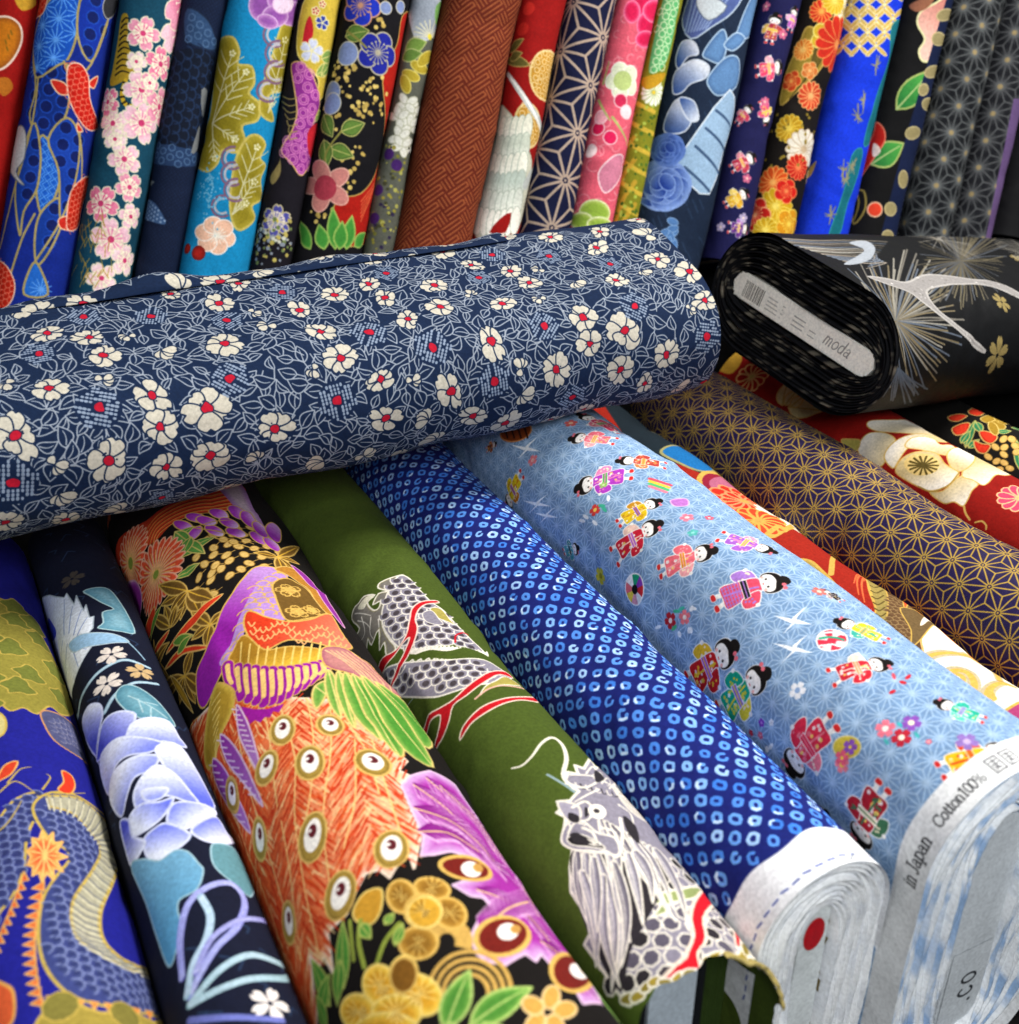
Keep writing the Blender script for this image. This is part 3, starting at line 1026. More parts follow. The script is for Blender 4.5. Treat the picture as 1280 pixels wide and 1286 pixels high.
@prints('peacock')
def _(b):
    cv = b.canvas('#130f0d')
    cv.lw = 1.35
    rg = random.Random(8)
    G = '#d9ae58'
    z = Chart(b, 'ZB')
    k = z.k(500, 500)
    # red tail strokes under the camellia bolt
    cv.poly(z.p([(520, 40), (380, 50), (250, 90), (160, 160), (60, 230), (60, 330), (110, 300), (140, 270), (200, 240), (260, 175), (340, 130), (500, 110)]), '#c9381a')
    for i in range(16):
        t = i / 15
        L = z.l([(500, 50 + 60 * t), (330, 70 + 70 * t), (215, 130 + 80 * t), (140 + 60 * t, 230 + 50 * t)])
        cv.line(L, '#e0a04c' if i % 3 == 0 else ('#e8572c' if i % 3 == 1 else '#b02a14'), k * (4 if i % 3 == 0 else 11), k * 3)
    cv.poly(z.p([(420, 20), (500, 20), (560, 110), (640, 220), (620, 230), (540, 150), (470, 80)]), '#c9b0bc', rim=('#a878b4', k * 30))
    # gold berry sprays on black
    reg = z.q([(340, 250), (470, 170), (600, 190), (700, 320), (740, 380), (600, 350), (520, 360), (450, 420), (400, 470), (340, 500), (330, 400)])
    for c in scatter(reg, .0125, rg, .28):
        a = rg.uniform(-.5, .9)
        P = [(c[0] + .0052 * math.cos(t) * math.cos(a) - .0036 * math.sin(t) * math.sin(a), c[1] + .0052 * math.cos(t) * math.sin(a) + .0036 * math.sin(t) * math.cos(a)) for t in np.linspace(0, 6.28, 12)[:-1]]
        cv.poly(P, '#d6b064', '#8a6424', .0006)
        cv.line([c, c + np.array([rg.uniform(-.007, .007), .008])], '#c9a050', .0006)
    # wisteria petals
    for x, y, rot in ((300, 182, 20), (338, 212, -40), (415, 200, 25), (495, 205, 15), (345, 148, 10), (430, 128, 20), (500, 122, 30), (580, 222, 35), (632, 244, 40), (545, 150, 40), (590, 185, 45), (385, 160, 10), (470, 165, 20), (640, 200, 50)):
        cv.poly(z.ell(x, y, 40, 19, rot), '#a437b4', G, k * 3.5, grad=('#ecdcf0', z.c(x - 10, y), z.c(x + 45, y + 10)))
    for x0, y0, x1, y1 in ((340, 190, 560, 250), (300, 210, 480, 150), (420, 230, 690, 330)):
        cv.line(z.l([(x0, y0), ((x0 + x1) / 2, (y0 + y1) / 2 - 12), (x1, y1)]), '#c9a050', k * 4)
    # leaves
    for a, c, w in (((255, 250), (340, 185), 24), ((280, 300), (420, 225), 26), ((300, 240), (380, 285), 22), ((265, 370), (360, 320), 18), ((270, 205), (330, 250), 20), ((330, 225), (290, 300), 22)):
        leaf(cv, z.c(*a), z.c(*c), w * k, '#5b9440', '#cdb866', k * 4, '#cdb866', rim=('#3c7030', k * 8))
    # coral chrysanthemums
    for x, y, r in ((100, 320, 78), (190, 360, 105)):
        c = z.c(x, y); kk = z.k(x, y)
        mum(cv, c, r * kk, 26, '#e2502e', '#f0b090', kk * 2.2, '#8a9a3c', 1, rim='#f3b8a0')
        for i in range(26):
            a = i * 2 * math.pi / 26
            cv.line([c, c + np.array([math.cos(a), math.sin(a)]) * r * kk * .7], '#f0b468', kk * 2.4)
        cv.dot(c, kk * 12, '#8a9a3c')
    cv.poly(z.p([(70, 420), (105, 385), (130, 420), (135, 500), (128, 590), (100, 540), (80, 480)]), '#9c2ea2', '#e0a8c0', k * 5, rim=('#c878c4', k * 22))
    # brown lilies
    def lily(x, y, s, rots):
        for r_ in rots:
            a = math.radians(r_)
            t = (x + s * math.cos(a), y + s * math.sin(a))
            leaf(cv, z.c(x, y), z.c(*t), s * .22 * k, '#6e4f1e', '#d2ab58', k * 4, '#d8a838', rim=('#8e6a2a', k * 10))
    lily(310, 420, 115, (150, 190, 100, 60, 20, 125))
    lily(255, 560, 90, (-110, -60, -150, -80))
    lily(400, 550, 90, (180, 140, 100, -40, 215))
    lily(210, 690, 85, (-100, -60, 60, 100, 140))
    lily(300, 740, 110, (70, 100, 40, -70, 130))
    lily(650, 300, 90, (10, 40, 70, -30, 190))
    for pts, w in (([(445, 432), (390, 490), (330, 560), (240, 660), (300, 560), (380, 470)], 0), ([(395, 632), (340, 628), (280, 650), (235, 712), (250, 705), (300, 660), (360, 645)], 0), ([(185, 480), (165, 540), (160, 640), (178, 600), (192, 540)], 0), ([(250, 570), (210, 620), (200, 660), (235, 610)], 0), ([(370, 885), (330, 920), (312, 1000), (320, 1010), (345, 950)], 0)):
        cv.poly(z.p(pts), '#dd3a1c', '#e8b868', k * 4)
    for a, c in (((210, 480), (185, 610)), ((265, 620), (340, 590)), ((280, 660), (330, 590)), ((180, 620), (210, 700))):
        leaf(cv, z.c(*a), z.c(*c), 16 * k, '#5b8a34', '#cdb866', k * 3.5)
    for a, c in (((160, 640), (230, 740)), ((175, 680), (215, 760)), ((230, 720), (250, 860)), ((250, 740), (330, 880)), ((200, 760), (270, 900))):
        leaf(cv, z.c(*a), z.c(*c), 17 * k, '#c79a2c', '#e0c070', k * 3.5, rim=('#8a6420', k * 12))
    # --- tail field
    zc = Chart(b, 'ZC')
    kc = zc.k(400, 350)
    tail = zc.q([(150, -80), (300, -60), (480, -40), (560, 60), (625, 120), (598, 150), (632, 165), (600, 190), (632, 225), (640, 280), (662, 330), (650, 380), (640, 440), (622, 380), (600, 420), (572, 468), (540, 440), (500, 452), (470, 520), (452, 570), (420, 600), (398, 620), (405, 680), (412, 742), (385, 690), (370, 720), (345, 690), (352, 760), (362, 850), (372, 960), (300, 900), (200, 620), (110, 380), (20, 150), (0, 60), (60, -40)])
    cv.poly(tail, '#dc5a26', '#f6dcc4', kc * 5, grad=('#eeb896', zc.c(180, 320), zc.c(640, 120)), rim=('#f2c8b0', kc * 30))
    quills = [[(250, -40), (300, 120), (300, 300), (330, 500), (370, 680)], [(400, -40), (400, 100), (380, 300), (400, 480)], [(130, 0), (170, 200), (240, 450), (320, 700)], [(470, 60), (470, 230), (440, 380)], [(330, -60), (350, 60), (345, 220), (300, 420)], [(60, 60), (130, 300), (230, 560), (300, 780)], [(200, -40), (230, 80), (250, 260)], [(520, 60), (560, 200), (600, 330)], [(440, 0), (500, 90), (540, 220)], [(260, 300), (290, 480), (310, 640)]]
    apex = zc.c(330, -420)
    for p in scatter(tail, .0050, rg, .35):
        d = p - apex
        th = math.atan2(d[1], d[0])
        sg = 1 if math.floor(th / .075) % 2 else -1
        a = th + sg * rg.uniform(.45, .75)
        l = rg.uniform(.004, .0075)
        e = np.array([math.cos(a), math.sin(a)]) * l
        c_ = rg.random()
        cv.line([p - e, p + e], '#c4300f' if c_ < .5 else ('#d8501e' if c_ < .7 else '#f2cc90'), .0011 if c_ < .7 else .0009, .0006, .9)
    for pts in quills:
        cv.line(zc.l(pts, 10), '#f0c47c', kc * 3.4)
    # --- bird
    cv.poly(z.p([(555, 342), (610, 335), (650, 352), (640, 420), (590, 430), (545, 470), (510, 540), (480, 620), (450, 700), (410, 780), (372, 858), (345, 835), (342, 730), (380, 650), (420, 560), (450, 480), (500, 405)]), '#9a1ea6', G, k * 4.5, grad=('#b98acb', z.c(460, 560), z.c(600, 360)))
    sc = z.p([(585, 380), (640, 362), (690, 372), (660, 430), (690, 525), (620, 530), (545, 515), (530, 570), (520, 600), (475, 660), (455, 700), (430, 690), (480, 600), (520, 500)])
    cv.poly(sc, '#b48acd', None)
    scales(cv, sc, .0092, z.ang(560, 600, 640, 440), None, G, k * 3.4, rg)
    cv.poly(z.p([(632, 400), (690, 380), (760, 430), (832, 508), (780, 522), (690, 535), (655, 480)]), '#6e5020', G, k * 4.5)
    for x, y, r in ((690, 425, 38), (725, 500, 34), (780, 495, 26)):
        blossom(cv, z.c(x, y), r * k, 5, '#7c5c24', edge=G, ew=k * 3.5, centre=G, cr=.14, rays=G)
    cv.poly(z.p([(640, 345), (700, 340), (780, 400), (860, 500), (830, 505), (760, 425), (700, 375)]), '#b47a2c', '#d8b060', k * 4)
    cv.poly(z.p([(700, 330), (760, 370), (840, 470), (900, 560), (870, 530), (790, 430)]), '#8e2c94', '#d8a0c0', k * 4)
    red = z.p([(535, 510), (565, 508), (620, 525), (700, 540), (770, 530), (840, 510), (880, 560), (930, 635), (870, 640), (780, 618), (690, 608), (610, 640), (560, 622), (528, 560)])
    cv.poly(red, '#d4381a', G, k * 4.5, grad=('#e08468', z.c(600, 560), z.c(900, 640)))
    for i in range(17):
        x = 555 + 21 * i; y = 545 + 18 * math.sin(i * .9) + i * 2
        cv.line(z.l([(x - 12, y), (x, y + 14), (x + 12, y)]), '#eeb070', k * 3.6)
        cv.line(z.l([(x - 6, y + 30), (x + 6, y + 44), (x + 18, y + 30)]), '#eeb070', k * 3.6)
    yel = z.p([(530, 590), (600, 640), (700, 630), (825, 648), (832, 692), (740, 702), (640, 722), (540, 716), (465, 690), (480, 640)])
    cv.poly(yel, '#a87820', G, k * 4, grad=('#ecba3c', z.c(640, 635), z.c(645, 705)))
    for i in range(11):
        x = 500 + 33 * i
        cv.line(z.q([(x + 15, 615 + 18 * math.sin(i / 3)), (x, 706)]), '#f2cc70', k * 4)
    # wing fingers
    fing = []
    for i in range(12):
        x0, y0 = 458 + 33 * i, 700 + 16 * math.sin(i * .32)
        x1, y1 = 478 + 29 * i, 838 - 8 * abs(i - 4) - max(0, i - 6) * 9 - (26 if i == 0 else 0)
        fing.append(((x0, y0), (x0 + 3, (y0 + y1) / 2), (x1, y1)))
    for f in fing[::-1]:
        cv.line(z.l(f), G, k * 44, k * 36)
        cv.line(z.l(f), '#951594', k * 37, k * 29)
    for f in fing:
        e = (f[1][0] * .45 + f[2][0] * .55, f[1][1] * .45 + f[2][1] * .55)
        cv.line(z.l((f[0], f[1], e)), '#f2c878', k * 17, k * 13)
    cv.poly(z.q([(508, 852), (560, 862), (610, 860), (670, 838), (652, 872), (630, 868), (620, 893), (600, 892), (585, 915), (565, 905), (545, 922), (535, 895), (520, 880)]), '#9c1796')
    cv.poly(z.p([(818, 640), (900, 640), (985, 700), (1060, 770), (1110, 830), (1030, 790), (930, 740), (830, 700)]), '#bd7c78', G, k * 4, rim=('#a45a6c', k * 20))
    for i in range(6):
        cv.line(z.l([(830 + 20 * i, 648 + 2 * i), (900 + 26 * i, 690 + 12 * i), (960 + 22 * i, 745 + 12 * i)]), '#e6b888', k * 4)
    for P in ([(790, 770), (832, 755), (832, 800), (795, 852), (778, 812)], [(840, 715), (872, 760), (890, 880), (850, 842), (828, 760)], [(878, 722), (930, 800), (942, 925), (900, 862), (870, 780)], [(905, 730), (1000, 840), (1042, 972), (960, 900), (900, 790)],
              [(930, 738), (1060, 850), (1125, 985), (1112, 1032), (1020, 930), (950, 810)], [(960, 745), (1090, 850), (1180, 970), (1240, 1075), (1130, 1005), (1040, 880)], [(1010, 770), (1120, 850), (1220, 990), (1200, 1000), (1110, 880)]):
        cv.poly(z.p(P, 3), '#4a8a2e', '#d8c070', k * 4.5, rim=('#86a84c', k * 26))
        cv.line(z.q([P[0], P[len(P) // 2]]), '#d8c878', k * 3.5)
    cv.poly(z.p([(415, 770), (470, 780), (482, 820), (470, 890), (445, 960), (430, 1040), (405, 1090), (385, 1010), (385, 880)]), '#b08c2a', G, k * 4.5, rim=('#d8b848', k * 26))
    for i in range(9):
        cv.line(z.q([(430, 800 + 28 * i), (400 + 4 * i, 850 + 28 * i)]), '#e8cc70', k * 3.5)
    for P in ([(490, 845), (530, 900), (560, 970), (588, 1060), (600, 1130), (555, 1050), (510, 960)], [(440, 960), (500, 1010), (560, 1120), (600, 1230), (540, 1150), (470, 1060)], [(420, 1050), (470, 1100), (520, 1220), (550, 1330), (480, 1240), (430, 1140)]):
        cv.poly(z.p(P, 3), '#b07cc0', '#e0c0d8', k * 4, grad=('#8e2a9a', z.c(*P[3]), z.c(*P[0])))
        for t in np.linspace(.1, .85, 9):
            p = np.array(P[0]) * (1 - t) + np.array(P[3]) * t
            cv.line(z.q([p, p + (-26, -4)]), '#e8d0e4', k * 3)
    # --- eyes on the tail
    for x, y, rx, ry, rot in ((262, 38, 34, 46, 10), (398, 18, 40, 31, 10), (222, 150, 27, 52, 18), (342, 135, 40, 50, 10), (522, 130, 54, 37, 18), (125, 225, 18, 50, -5), (198, 352, 19, 62, -4), (350, 348, 38, 74, 12), (575, 382, 48, 55, 20), (430, 515, 42, 74, 14), (284, 592, 18, 62, -4)):
        eye_feather(cv, zc, x, y, rx, ry, rot)
    # --- purple tail
    pur = zc.q([(605, 195), (632, 165), (690, 150), (760, 195), (830, 268), (900, 365), (965, 450), (1035, 540), (1105, 660), (1160, 750), (1170, 830), (1120, 832), (1095, 790), (1040, 735), (1000, 690), (985, 712), (955, 690), (900, 722), (850, 712), (820, 690), (802, 640), (825, 590), (868, 560), (838, 525), (800, 520), (750, 488), (792, 470), (835, 440), (800, 395), (745, 382), (700, 392), (660, 396), (668, 340), (640, 280)])
    cv.poly(pur, '#a02c98', '#e0bcd8', kc * 5, rim=('#c89ccc', kc * 55))
    for pts in ([(640, 190), (740, 260), (840, 360), (900, 430)], [(680, 170), (820, 290), (960, 480), (1010, 560)], [(820, 500), (930, 540), (1010, 620), (1070, 720)], [(650, 330), (740, 330), (830, 380)], [(640, 260), (760, 300), (880, 400)], [(720, 190), (860, 320), (960, 450)], [(830, 640), (900, 560), (980, 520)], [(1000, 650), (1060, 690), (1120, 780)]):
        q = zc.l(pts, 8)
        barbs(cv, q, kc * 60, 44, '#e0b4d8', kc * 3.6, .7, .9)
        barbs(cv, q + np.array([.0014, .001]), kc * 50, 30, '#7c1478', kc * 4.2, .7, .9)
        cv.line(q, '#e8c488', kc * 4)
    for x, y, rx, ry, rot, ix, iy in ((790, 432, 76, 36, 8, 806, 434), (892, 638, 76, 56, -12, 906, 625), (1090, 738, 62, 58, 20, 1112, 732)):
        cv.poly(zc.ell(x, y, rx, ry, rot), '#6e1a12', '#d8ae58', kc * 9)
        cv.poly(zc.ell(ix, iy, 31, 26, rot), '#f4efe6')
        cv.poly(zc.ell(ix + 22, iy - 8, 16, 14, rot), '#c09048')
    # --- flowers below the tail
    for cx, cy, r in ((800, 800, 118), (735, 655, 66)):
        for f in (1, .82, .64, .46):
            t = np.radians(np.linspace(165, 375, 22))
            cv.line(zc.q([(cx + r * f * math.cos(a), cy + r * f * math.sin(a)) for a in t]), '#c99f50', kc * 11)
    for x, y, rx, ry, rot in ((606, 522, 40, 48, -20), (692, 500, 50, 32, 10), (742, 572, 50, 42, 40), (655, 655, 55, 45, 0), (668, 566, 52, 48, 10)):
        cv.poly(zc.ell(x, y, rx, ry, rot), '#8f6420', '#d8ae58', kc * 6, rim=('#b98a34', kc * 22))
    cv.poly(zc.ell(672, 570, 48, 44, 10), '#d09c30', '#e8c870', kc * 5)
    for x, y, rx in ((606, 522, 30), (692, 500, 36), (742, 572, 36), (655, 655, 38), (668, 566, 34)):
        for i in range(7):
            a = math.atan2(y - 570, x - 672) + (i - 3) * .3
            cv.line(zc.q([(x - rx * .5 * math.cos(a), y - rx * .5 * math.sin(a)), (x + rx * math.cos(a), y + rx * math.sin(a))]), '#6e4a14' if i % 2 else '#e2bc64', kc * 2.6, kc * 1.4)
    cv.poly(zc.p([(470, 560), (500, 510), (548, 500), (548, 560), (520, 600), (480, 590)]), '#c8922c', '#e0c068', kc * 5)
    for pts, w in (([(600, 600), (560, 650), (535, 715)], 13), ([(490, 590), (485, 650), (500, 720)], 13), ([(460, 590), (470, 700)], 8)):
        cv.line(zc.l(pts), '#8d9a3c', kc * w)
    for a, c, w in (((440, 780), (440, 590), 22), ((400, 830), (350, 700), 26), ((370, 860), (400, 740), 24), ((590, 660), (610, 600), 12), ((560, 600), (585, 570), 12), ((430, 700), (420, 830), 22), ((490, 600), (520, 640), 14), ((390, 900), (360, 800), 24)):
        leaf(cv, zc.c(*a), zc.c(*c), w * kc, '#4f8a34', '#a8b458', kc * 4, '#a8b458')
    for x, y, rx, ry, rot in ((610, 750, 42, 60, 10), (545, 775, 50, 62, -15), (655, 800, 70, 55, 30), (480, 850, 50, 55, -30), (590, 850, 72, 50, 0), (560, 900, 90, 50, 0)):
        cv.poly(zc.ell(x, y, rx, ry, rot), '#dca02a', '#f0d070', kc * 5, rim=('#f0c850', kc * 24))
    for x, y, rx in ((545, 775, 44), (655, 800, 52), (480, 850, 40), (590, 850, 52)):
        for i in range(9):
            a = math.atan2(y - 860, x - 590) + (i - 4) * .26
            cv.line(zc.q([(x - rx * .6 * math.cos(a), y - rx * .6 * math.sin(a)), (x + rx * math.cos(a), y + rx * math.sin(a))]), '#b87c18' if i % 2 else '#f6dc88', kc * 2.6, kc * 1.4)
    cv.poly(zc.ell(612, 745, 38, 50, 10), '#7c5218', '#d8ae58', kc * 5)
    for a, c, w in (((730, 900), (800, 735), 32), ((800, 890), (975, 785), 32), ((1280, 900), (1140, 750), 60), ((700, 960), (760, 880), 30), ((900, 960), (840, 880), 30)):
        leaf(cv, zc.c(*a), zc.c(*c), w * kc, '#4a8430', '#a8c068', kc * 5, '#a8c068', rim=('#78a848', kc * 16))
    for i in range(5):
        a = i * 2 * math.pi / 5 - 1.4
        cv.poly(zc.ell(1022 + 48 * math.cos(a), 855 + 42 * math.sin(a), 33, 24, math.degrees(a)), '#d09a48', '#e8c488', kc * 4)
    # beyond the frame: more gold blossom
    for i in range(26):
        u, v = rg.uniform(0, b.L), rg.choice([-1, 1]) * rg.uniform(.14, .22)
        blossom(cv, (u, v), rg.uniform(.012, .02), 5, rg.choice(['#dca02a', '#d4502c', '#a437b4']), edge=G, ew=.0008, centre=G)


@prints('green')
def _(b):
    cv = b.canvas('#46561c')
    rg = random.Random(9)
    W, GR, OL = '#ece4d6', '#8b8592', '#8d8238'
    z = Chart(b, 'ZI')
    k = z.k(500, 500)
    ew = k * 9
    # tail tuft
    cv.poly(z.p([(40, 330), (50, 270), (80, 240), (110, 205), (170, 198), (130, 240), (160, 280), (190, 270), (200, 230), (160, 250), (190, 190), (240, 175), (190, 160), (200, 130), (270, 100), (330, 90), (260, 150), (230, 230), (210, 330), (240, 420), (290, 490), (250, 530), (230, 460), (205, 500), (200, 390), (160, 470), (140, 440), (130, 540), (100, 510), (110, 470), (70, 490), (60, 440), (90, 380)], 3), '#7c766e', W, ew, rim=('#98905c', k * 14))
    for pts in ([(100, 320), (120, 400), (100, 450)], [(150, 320), (150, 400), (170, 440)], [(60, 300), (100, 300), (150, 310)], [(190, 330), (200, 380)], [(80, 340), (120, 350), (150, 380)]):
        cv.line(z.l(pts), W, k * 7, k * 3)
    cv.poly(z.p([(75, 270), (120, 210), (165, 202), (130, 240), (110, 275)], 3), '#e4ddc4')
    # upper coil
    up_ = z.p([(215, 260), (250, 160), (300, 95), (350, 100), (400, 150), (470, 220), (540, 270), (620, 350), (700, 430), (780, 510), (700, 470), (600, 460), (500, 480), (430, 490), (400, 520), (370, 500), (300, 480), (240, 410), (210, 330)])
    cv.poly(up_, GR, W, ew)
    scales(cv, up_, .0098, z.ang(350, 150, 270, 330), GR, W, k * 6.5, rg, core='#3c3438')
    cv.poly(z.p([(470, 265), (530, 265), (590, 330), (620, 350), (560, 330), (510, 310)]), '#a89a4c', W, k * 6)
    cv.poly(z.p([(430, 290), (480, 275), (520, 320), (540, 350), (480, 350), (440, 330)]), GR, W, k * 5)
    # olive gap with frill
    for i in range(10):
        x = 385 + 42 * i; y = 520 - 4 * i if i < 5 else 505 + 4 * (i - 5)
        cv.poly(z.p([(x - 26, y), (x - 6, y - 34), (x + 6, y - 24), (x + 22, y - 32), (x + 26, y)], 3), W)
        cv.line(z.l([(x - 22, y + 52), (x - 4, y + 34), (x + 8, y + 52), (x + 26, y + 36)]), W, k * 9)
    cv.poly(z.p([(400, 530), (470, 500), (560, 505), (650, 480), (720, 490), (790, 525), (700, 540), (600, 545), (500, 545)]), '#46561c')
    # lower coil
    lo_ = z.p([(205, 680), (230, 620), (300, 580), (400, 565), (520, 555), (640, 545), (760, 545), (850, 590), (910, 640), (820, 680), (700, 700), (600, 730), (500, 755), (400, 752), (300, 745), (240, 720)])
    cv.poly(lo_, GR, W, ew)
    sc = z.q([(215, 670), (250, 620), (330, 585), (500, 565), (700, 555), (840, 595), (800, 650), (680, 690), (540, 705), (400, 700), (280, 700)])
    scales(cv, sc, .0092, z.ang(520, 600, 490, 700), GR, W, k * 6.5, rg, core='#3c3438')
    cv.poly(z.p([(820, 670), (880, 640), (960, 690), (860, 690), (780, 720), (740, 750), (770, 700)]), '#a89a4c', W, k * 6)
    R_ = '#c41420'
    for pts in ([(520, 232), (450, 240), (405, 275), (390, 330), (402, 380), (380, 470), (340, 570), (300, 660), (270, 760), (292, 640), (340, 500), (360, 430), (320, 470), (270, 560), (225, 620), (180, 660), (215, 560), (290, 500), (340, 420), (360, 330), (370, 270), (420, 228), (500, 220)],
                [(920, 640), (850, 630), (760, 680), (670, 750), (600, 800), (575, 880), (530, 980), (470, 1070), (510, 960), (530, 850), (480, 880), (440, 960), (410, 1010), (425, 930), (470, 850), (540, 805), (600, 770), (700, 680), (800, 615), (880, 605)],
                [(1060, 775), (960, 775), (860, 800), (760, 850), (690, 900), (630, 980), (650, 910), (740, 820), (850, 775), (960, 755), (1030, 750)]):
        cv.poly(z.p(pts, 3), R_, '#f0d8c8', k * 8)
    cv.line(z.l([(715, 770), (780, 720), (860, 695), (980, 705)]), '#e8b0a0', k * 9)
    cv.line(z.l([(605, 450), (610, 410), (650, 390), (680, 400)]), R_, k * 9)
    cv.line(z.l([(350, 830), (360, 790), (385, 758)]), '#8fa0a0', k * 4)
    # head
    z = Chart(b, 'ZE')
    k = z.k(450, 600)
    W2 = '#e9e1d2'
    wh = [(8, 268), (50, 258), (90, 225), (125, 180), (165, 160), (205, 190), (222, 245), (215, 305), (262, 352)]
    cv.line(z.l(wh), W2, k * 7, k * 20)
    cv.line(z.l([(150, 295), (210, 330), (270, 372)]), '#8ea3a8', k * 10)
    hd = z.q([(188, 398), (215, 418), (185, 440), (222, 458), (208, 545), (250, 575), (238, 660), (245, 760), (290, 830), (322, 930), (300, 970), (350, 1040), (440, 1175), (560, 1150), (700, 1080), (840, 1010), (1010, 960), (1040, 900), (900, 800), (830, 740), (760, 680), (640, 560), (540, 470), (420, 340), (352, 268), (330, 285), (310, 240), (290, 282), (255, 268), (270, 300), (230, 290), (222, 320), (275, 362), (240, 395)])
    cv.poly(hd, GR, W2, k * 12)
    # scales of the neck
    sc = z.q([(560, 700), (640, 600), (760, 710), (870, 800), (1000, 940), (820, 1020), (640, 1100), (460, 1170), (420, 1080), (470, 980), (480, 880)])
    sc = np.concatenate([sc, z.q([(400, 1150), (330, 980), (420, 900)])])
    for c in scatter(sc, .0118, rg, .12):
        cv.poly(ring_pts(c, .0053, 7), rg.choice(['#2a262a', '#3c363e', '#5a5462', '#857f8e']), W2, .0013)
    cv.poly(z.p([(480, 880), (560, 860), (600, 800), (520, 830), (500, 790), (600, 760), (760, 740), (740, 780), (640, 800), (620, 840)]), '#8f9a60', W2, k * 9)
    # mane: flame-shaped locks with pale outlines and dark gaps
    cv.poly(z.p([(250, 590), (440, 590), (640, 660), (560, 840), (480, 1000), (440, 1160), (330, 960), (260, 760)]), '#2c272c')
    def lock(x0, y0, x1, y1, w, fill):
        dx, dy = x1 - x0, y1 - y0
        l = math.hypot(dx, dy); nx, ny = -dy / l, dx / l
        bow = rg.uniform(-.10, .10) * l
        P = []
        for t, ww in ((0, .55), (.25, 1), (.5, .85), (.75, .5), (1, 0), (.75, -.45), (.5, -.75), (.25, -.9), (0, -.55)):
            o_ = bow * math.sin(t * math.pi)
            P.append((x0 + dx * t + nx * (ww * w / 2 + o_), y0 + dy * t + ny * (ww * w / 2 + o_)))
        cv.poly(z.p(P, 3), fill, W2, k * 7)
        for f in (-.2, .15):
            cv.line(z.l([(x0 + nx * w * f, y0 + ny * w * f), (x0 + dx * .45 + nx * (w * f + bow), y0 + dy * .45 + ny * (w * f + bow)), (x0 + dx * .85 + nx * bow * .5, y0 + dy * .85 + ny * bow * .5)]), '#4c464e' if f < 0 else W2, k * 4, k * 2)
    for i in range(11):
        x = 640 - 22 * i
        lock(x - 60, 470 + 12 * (10 - i), x + 60 + rg.uniform(-20, 30), 640 + 26 * (10 - i), 30, ('#8f8996', '#a49eaa', '#6c6672')[i % 3])
    for x, y, dx, dy in ((265, 600, 70, 330), (300, 590, 60, 480), (345, 600, 60, 560), (390, 590, 40, 500), (430, 600, 50, 360), (470, 600, 60, 290), (285, 680, 60, 380), (370, 700, 70, 440), (330, 620, 20, 300), (415, 640, 30, 420), (500, 590, 70, 210)):
        lock(x, y, x + dx, y + dy, 44, rg.choice(['#8f8996', '#a49eaa', '#7a7480']))
    # snout, jaw and horn
    cv.poly(z.p([(205, 560), (215, 500), (250, 470), (300, 480), (350, 520), (420, 540), (440, 600), (380, 600), (320, 590), (260, 590)]), '#8b8592', W2, k * 9)
    cv.poly(z.p([(225, 545), (270, 525), (330, 545), (380, 580), (310, 575), (250, 570)]), '#221e22', W2, k * 6)
    for i in range(5):
        x = 246 + 26 * i
        cv.poly(z.q([(x, 532 + 5 * i), (x + 14, 535 + 6 * i), (x + 8, 556 + 5 * i)]), '#f4eee2')
    cv.poly(z.p([(190, 400), (230, 400), (275, 420), (280, 460), (240, 475), (210, 450)]), '#a09aa8', W2, k * 9)
    cv.poly(z.p([(400, 350), (470, 380), (560, 470), (620, 560), (540, 500), (460, 430)]), '#c8c0b4', W2, k * 7)
    for i in range(9):
        x, y = 300 + 30 * i, 300 + 20 * i
        cv.line(z.l([(x, y), (x + 18, y - 22), (x + 34, y - 4), (x + 22, y + 10)]), W2, k * 7, k * 4)
    for i in range(8):
        x, y = 260 + 20 * i, 330 + 6 * i
        cv.line(z.l([(x, y), (x + 10, y + 18), (x + 26, y + 16)]), '#2c272c' if i % 2 else W2, k * 6, k * 3)
    # face
    for pts, w in (([(225, 330), (300, 350), (360, 330), (420, 360)], 12), ([(240, 300), (320, 310), (380, 340)], 9), ([(250, 420), (300, 400), (330, 430), (310, 470), (250, 470)], 12), ([(290, 500), (330, 520), (345, 560), (310, 545)], 12), ([(230, 520), (260, 480), (300, 490)], 10), ([(360, 500), (420, 520), (440, 590)], 12),
                   ([(440, 470), (450, 540), (430, 610), (380, 590), (330, 600), (280, 590)], 14), ([(430, 420), (480, 460), (500, 540)], 10), ([(400, 330), (440, 400), (520, 470)], 10), ([(350, 360), (300, 380), (260, 400)], 9), ([(420, 380), (470, 410), (540, 500)], 9), ([(260, 540), (300, 560), (350, 570)], 9), ([(225, 470), (240, 500), (225, 540)], 9)):
        cv.line(z.l(pts), W2, k * w, k * w * .6)
    for pts in ([(235, 440), (275, 455), (270, 480), (235, 470)], [(235, 530), (270, 520), (320, 560), (270, 565)], [(450, 460), (500, 500), (520, 560), (470, 520)], [(330, 290), (370, 320), (340, 335)], [(300, 420), (320, 440), (300, 460)]):
        cv.poly(z.p(pts, 3), '#2c282c')
    cv.poly(z.ell(348, 440, 38, 26, 20), '#f4ede0')
    cv.dot(z.c(346, 437), k * 11, '#3a3438')
    # red ribbon
    cv.poly(z.p([(715, 660), (765, 735), (735, 800), (722, 860), (732, 930), (695, 1010), (630, 1070), (603, 1140), (598, 1235), (630, 1180), (650, 1110), (715, 1060), (740, 1070), (748, 1120), (765, 1080), (750, 1020), (785, 940), (775, 860), (815, 790), (780, 720)], 3), '#cc1424', '#ecd8c4', k * 12)
    cv.poly(z.p([(895, 870), (915, 890), (920, 960), (935, 1000), (900, 960)], 3), '#cc1424', '#ecd8c4', k * 9)
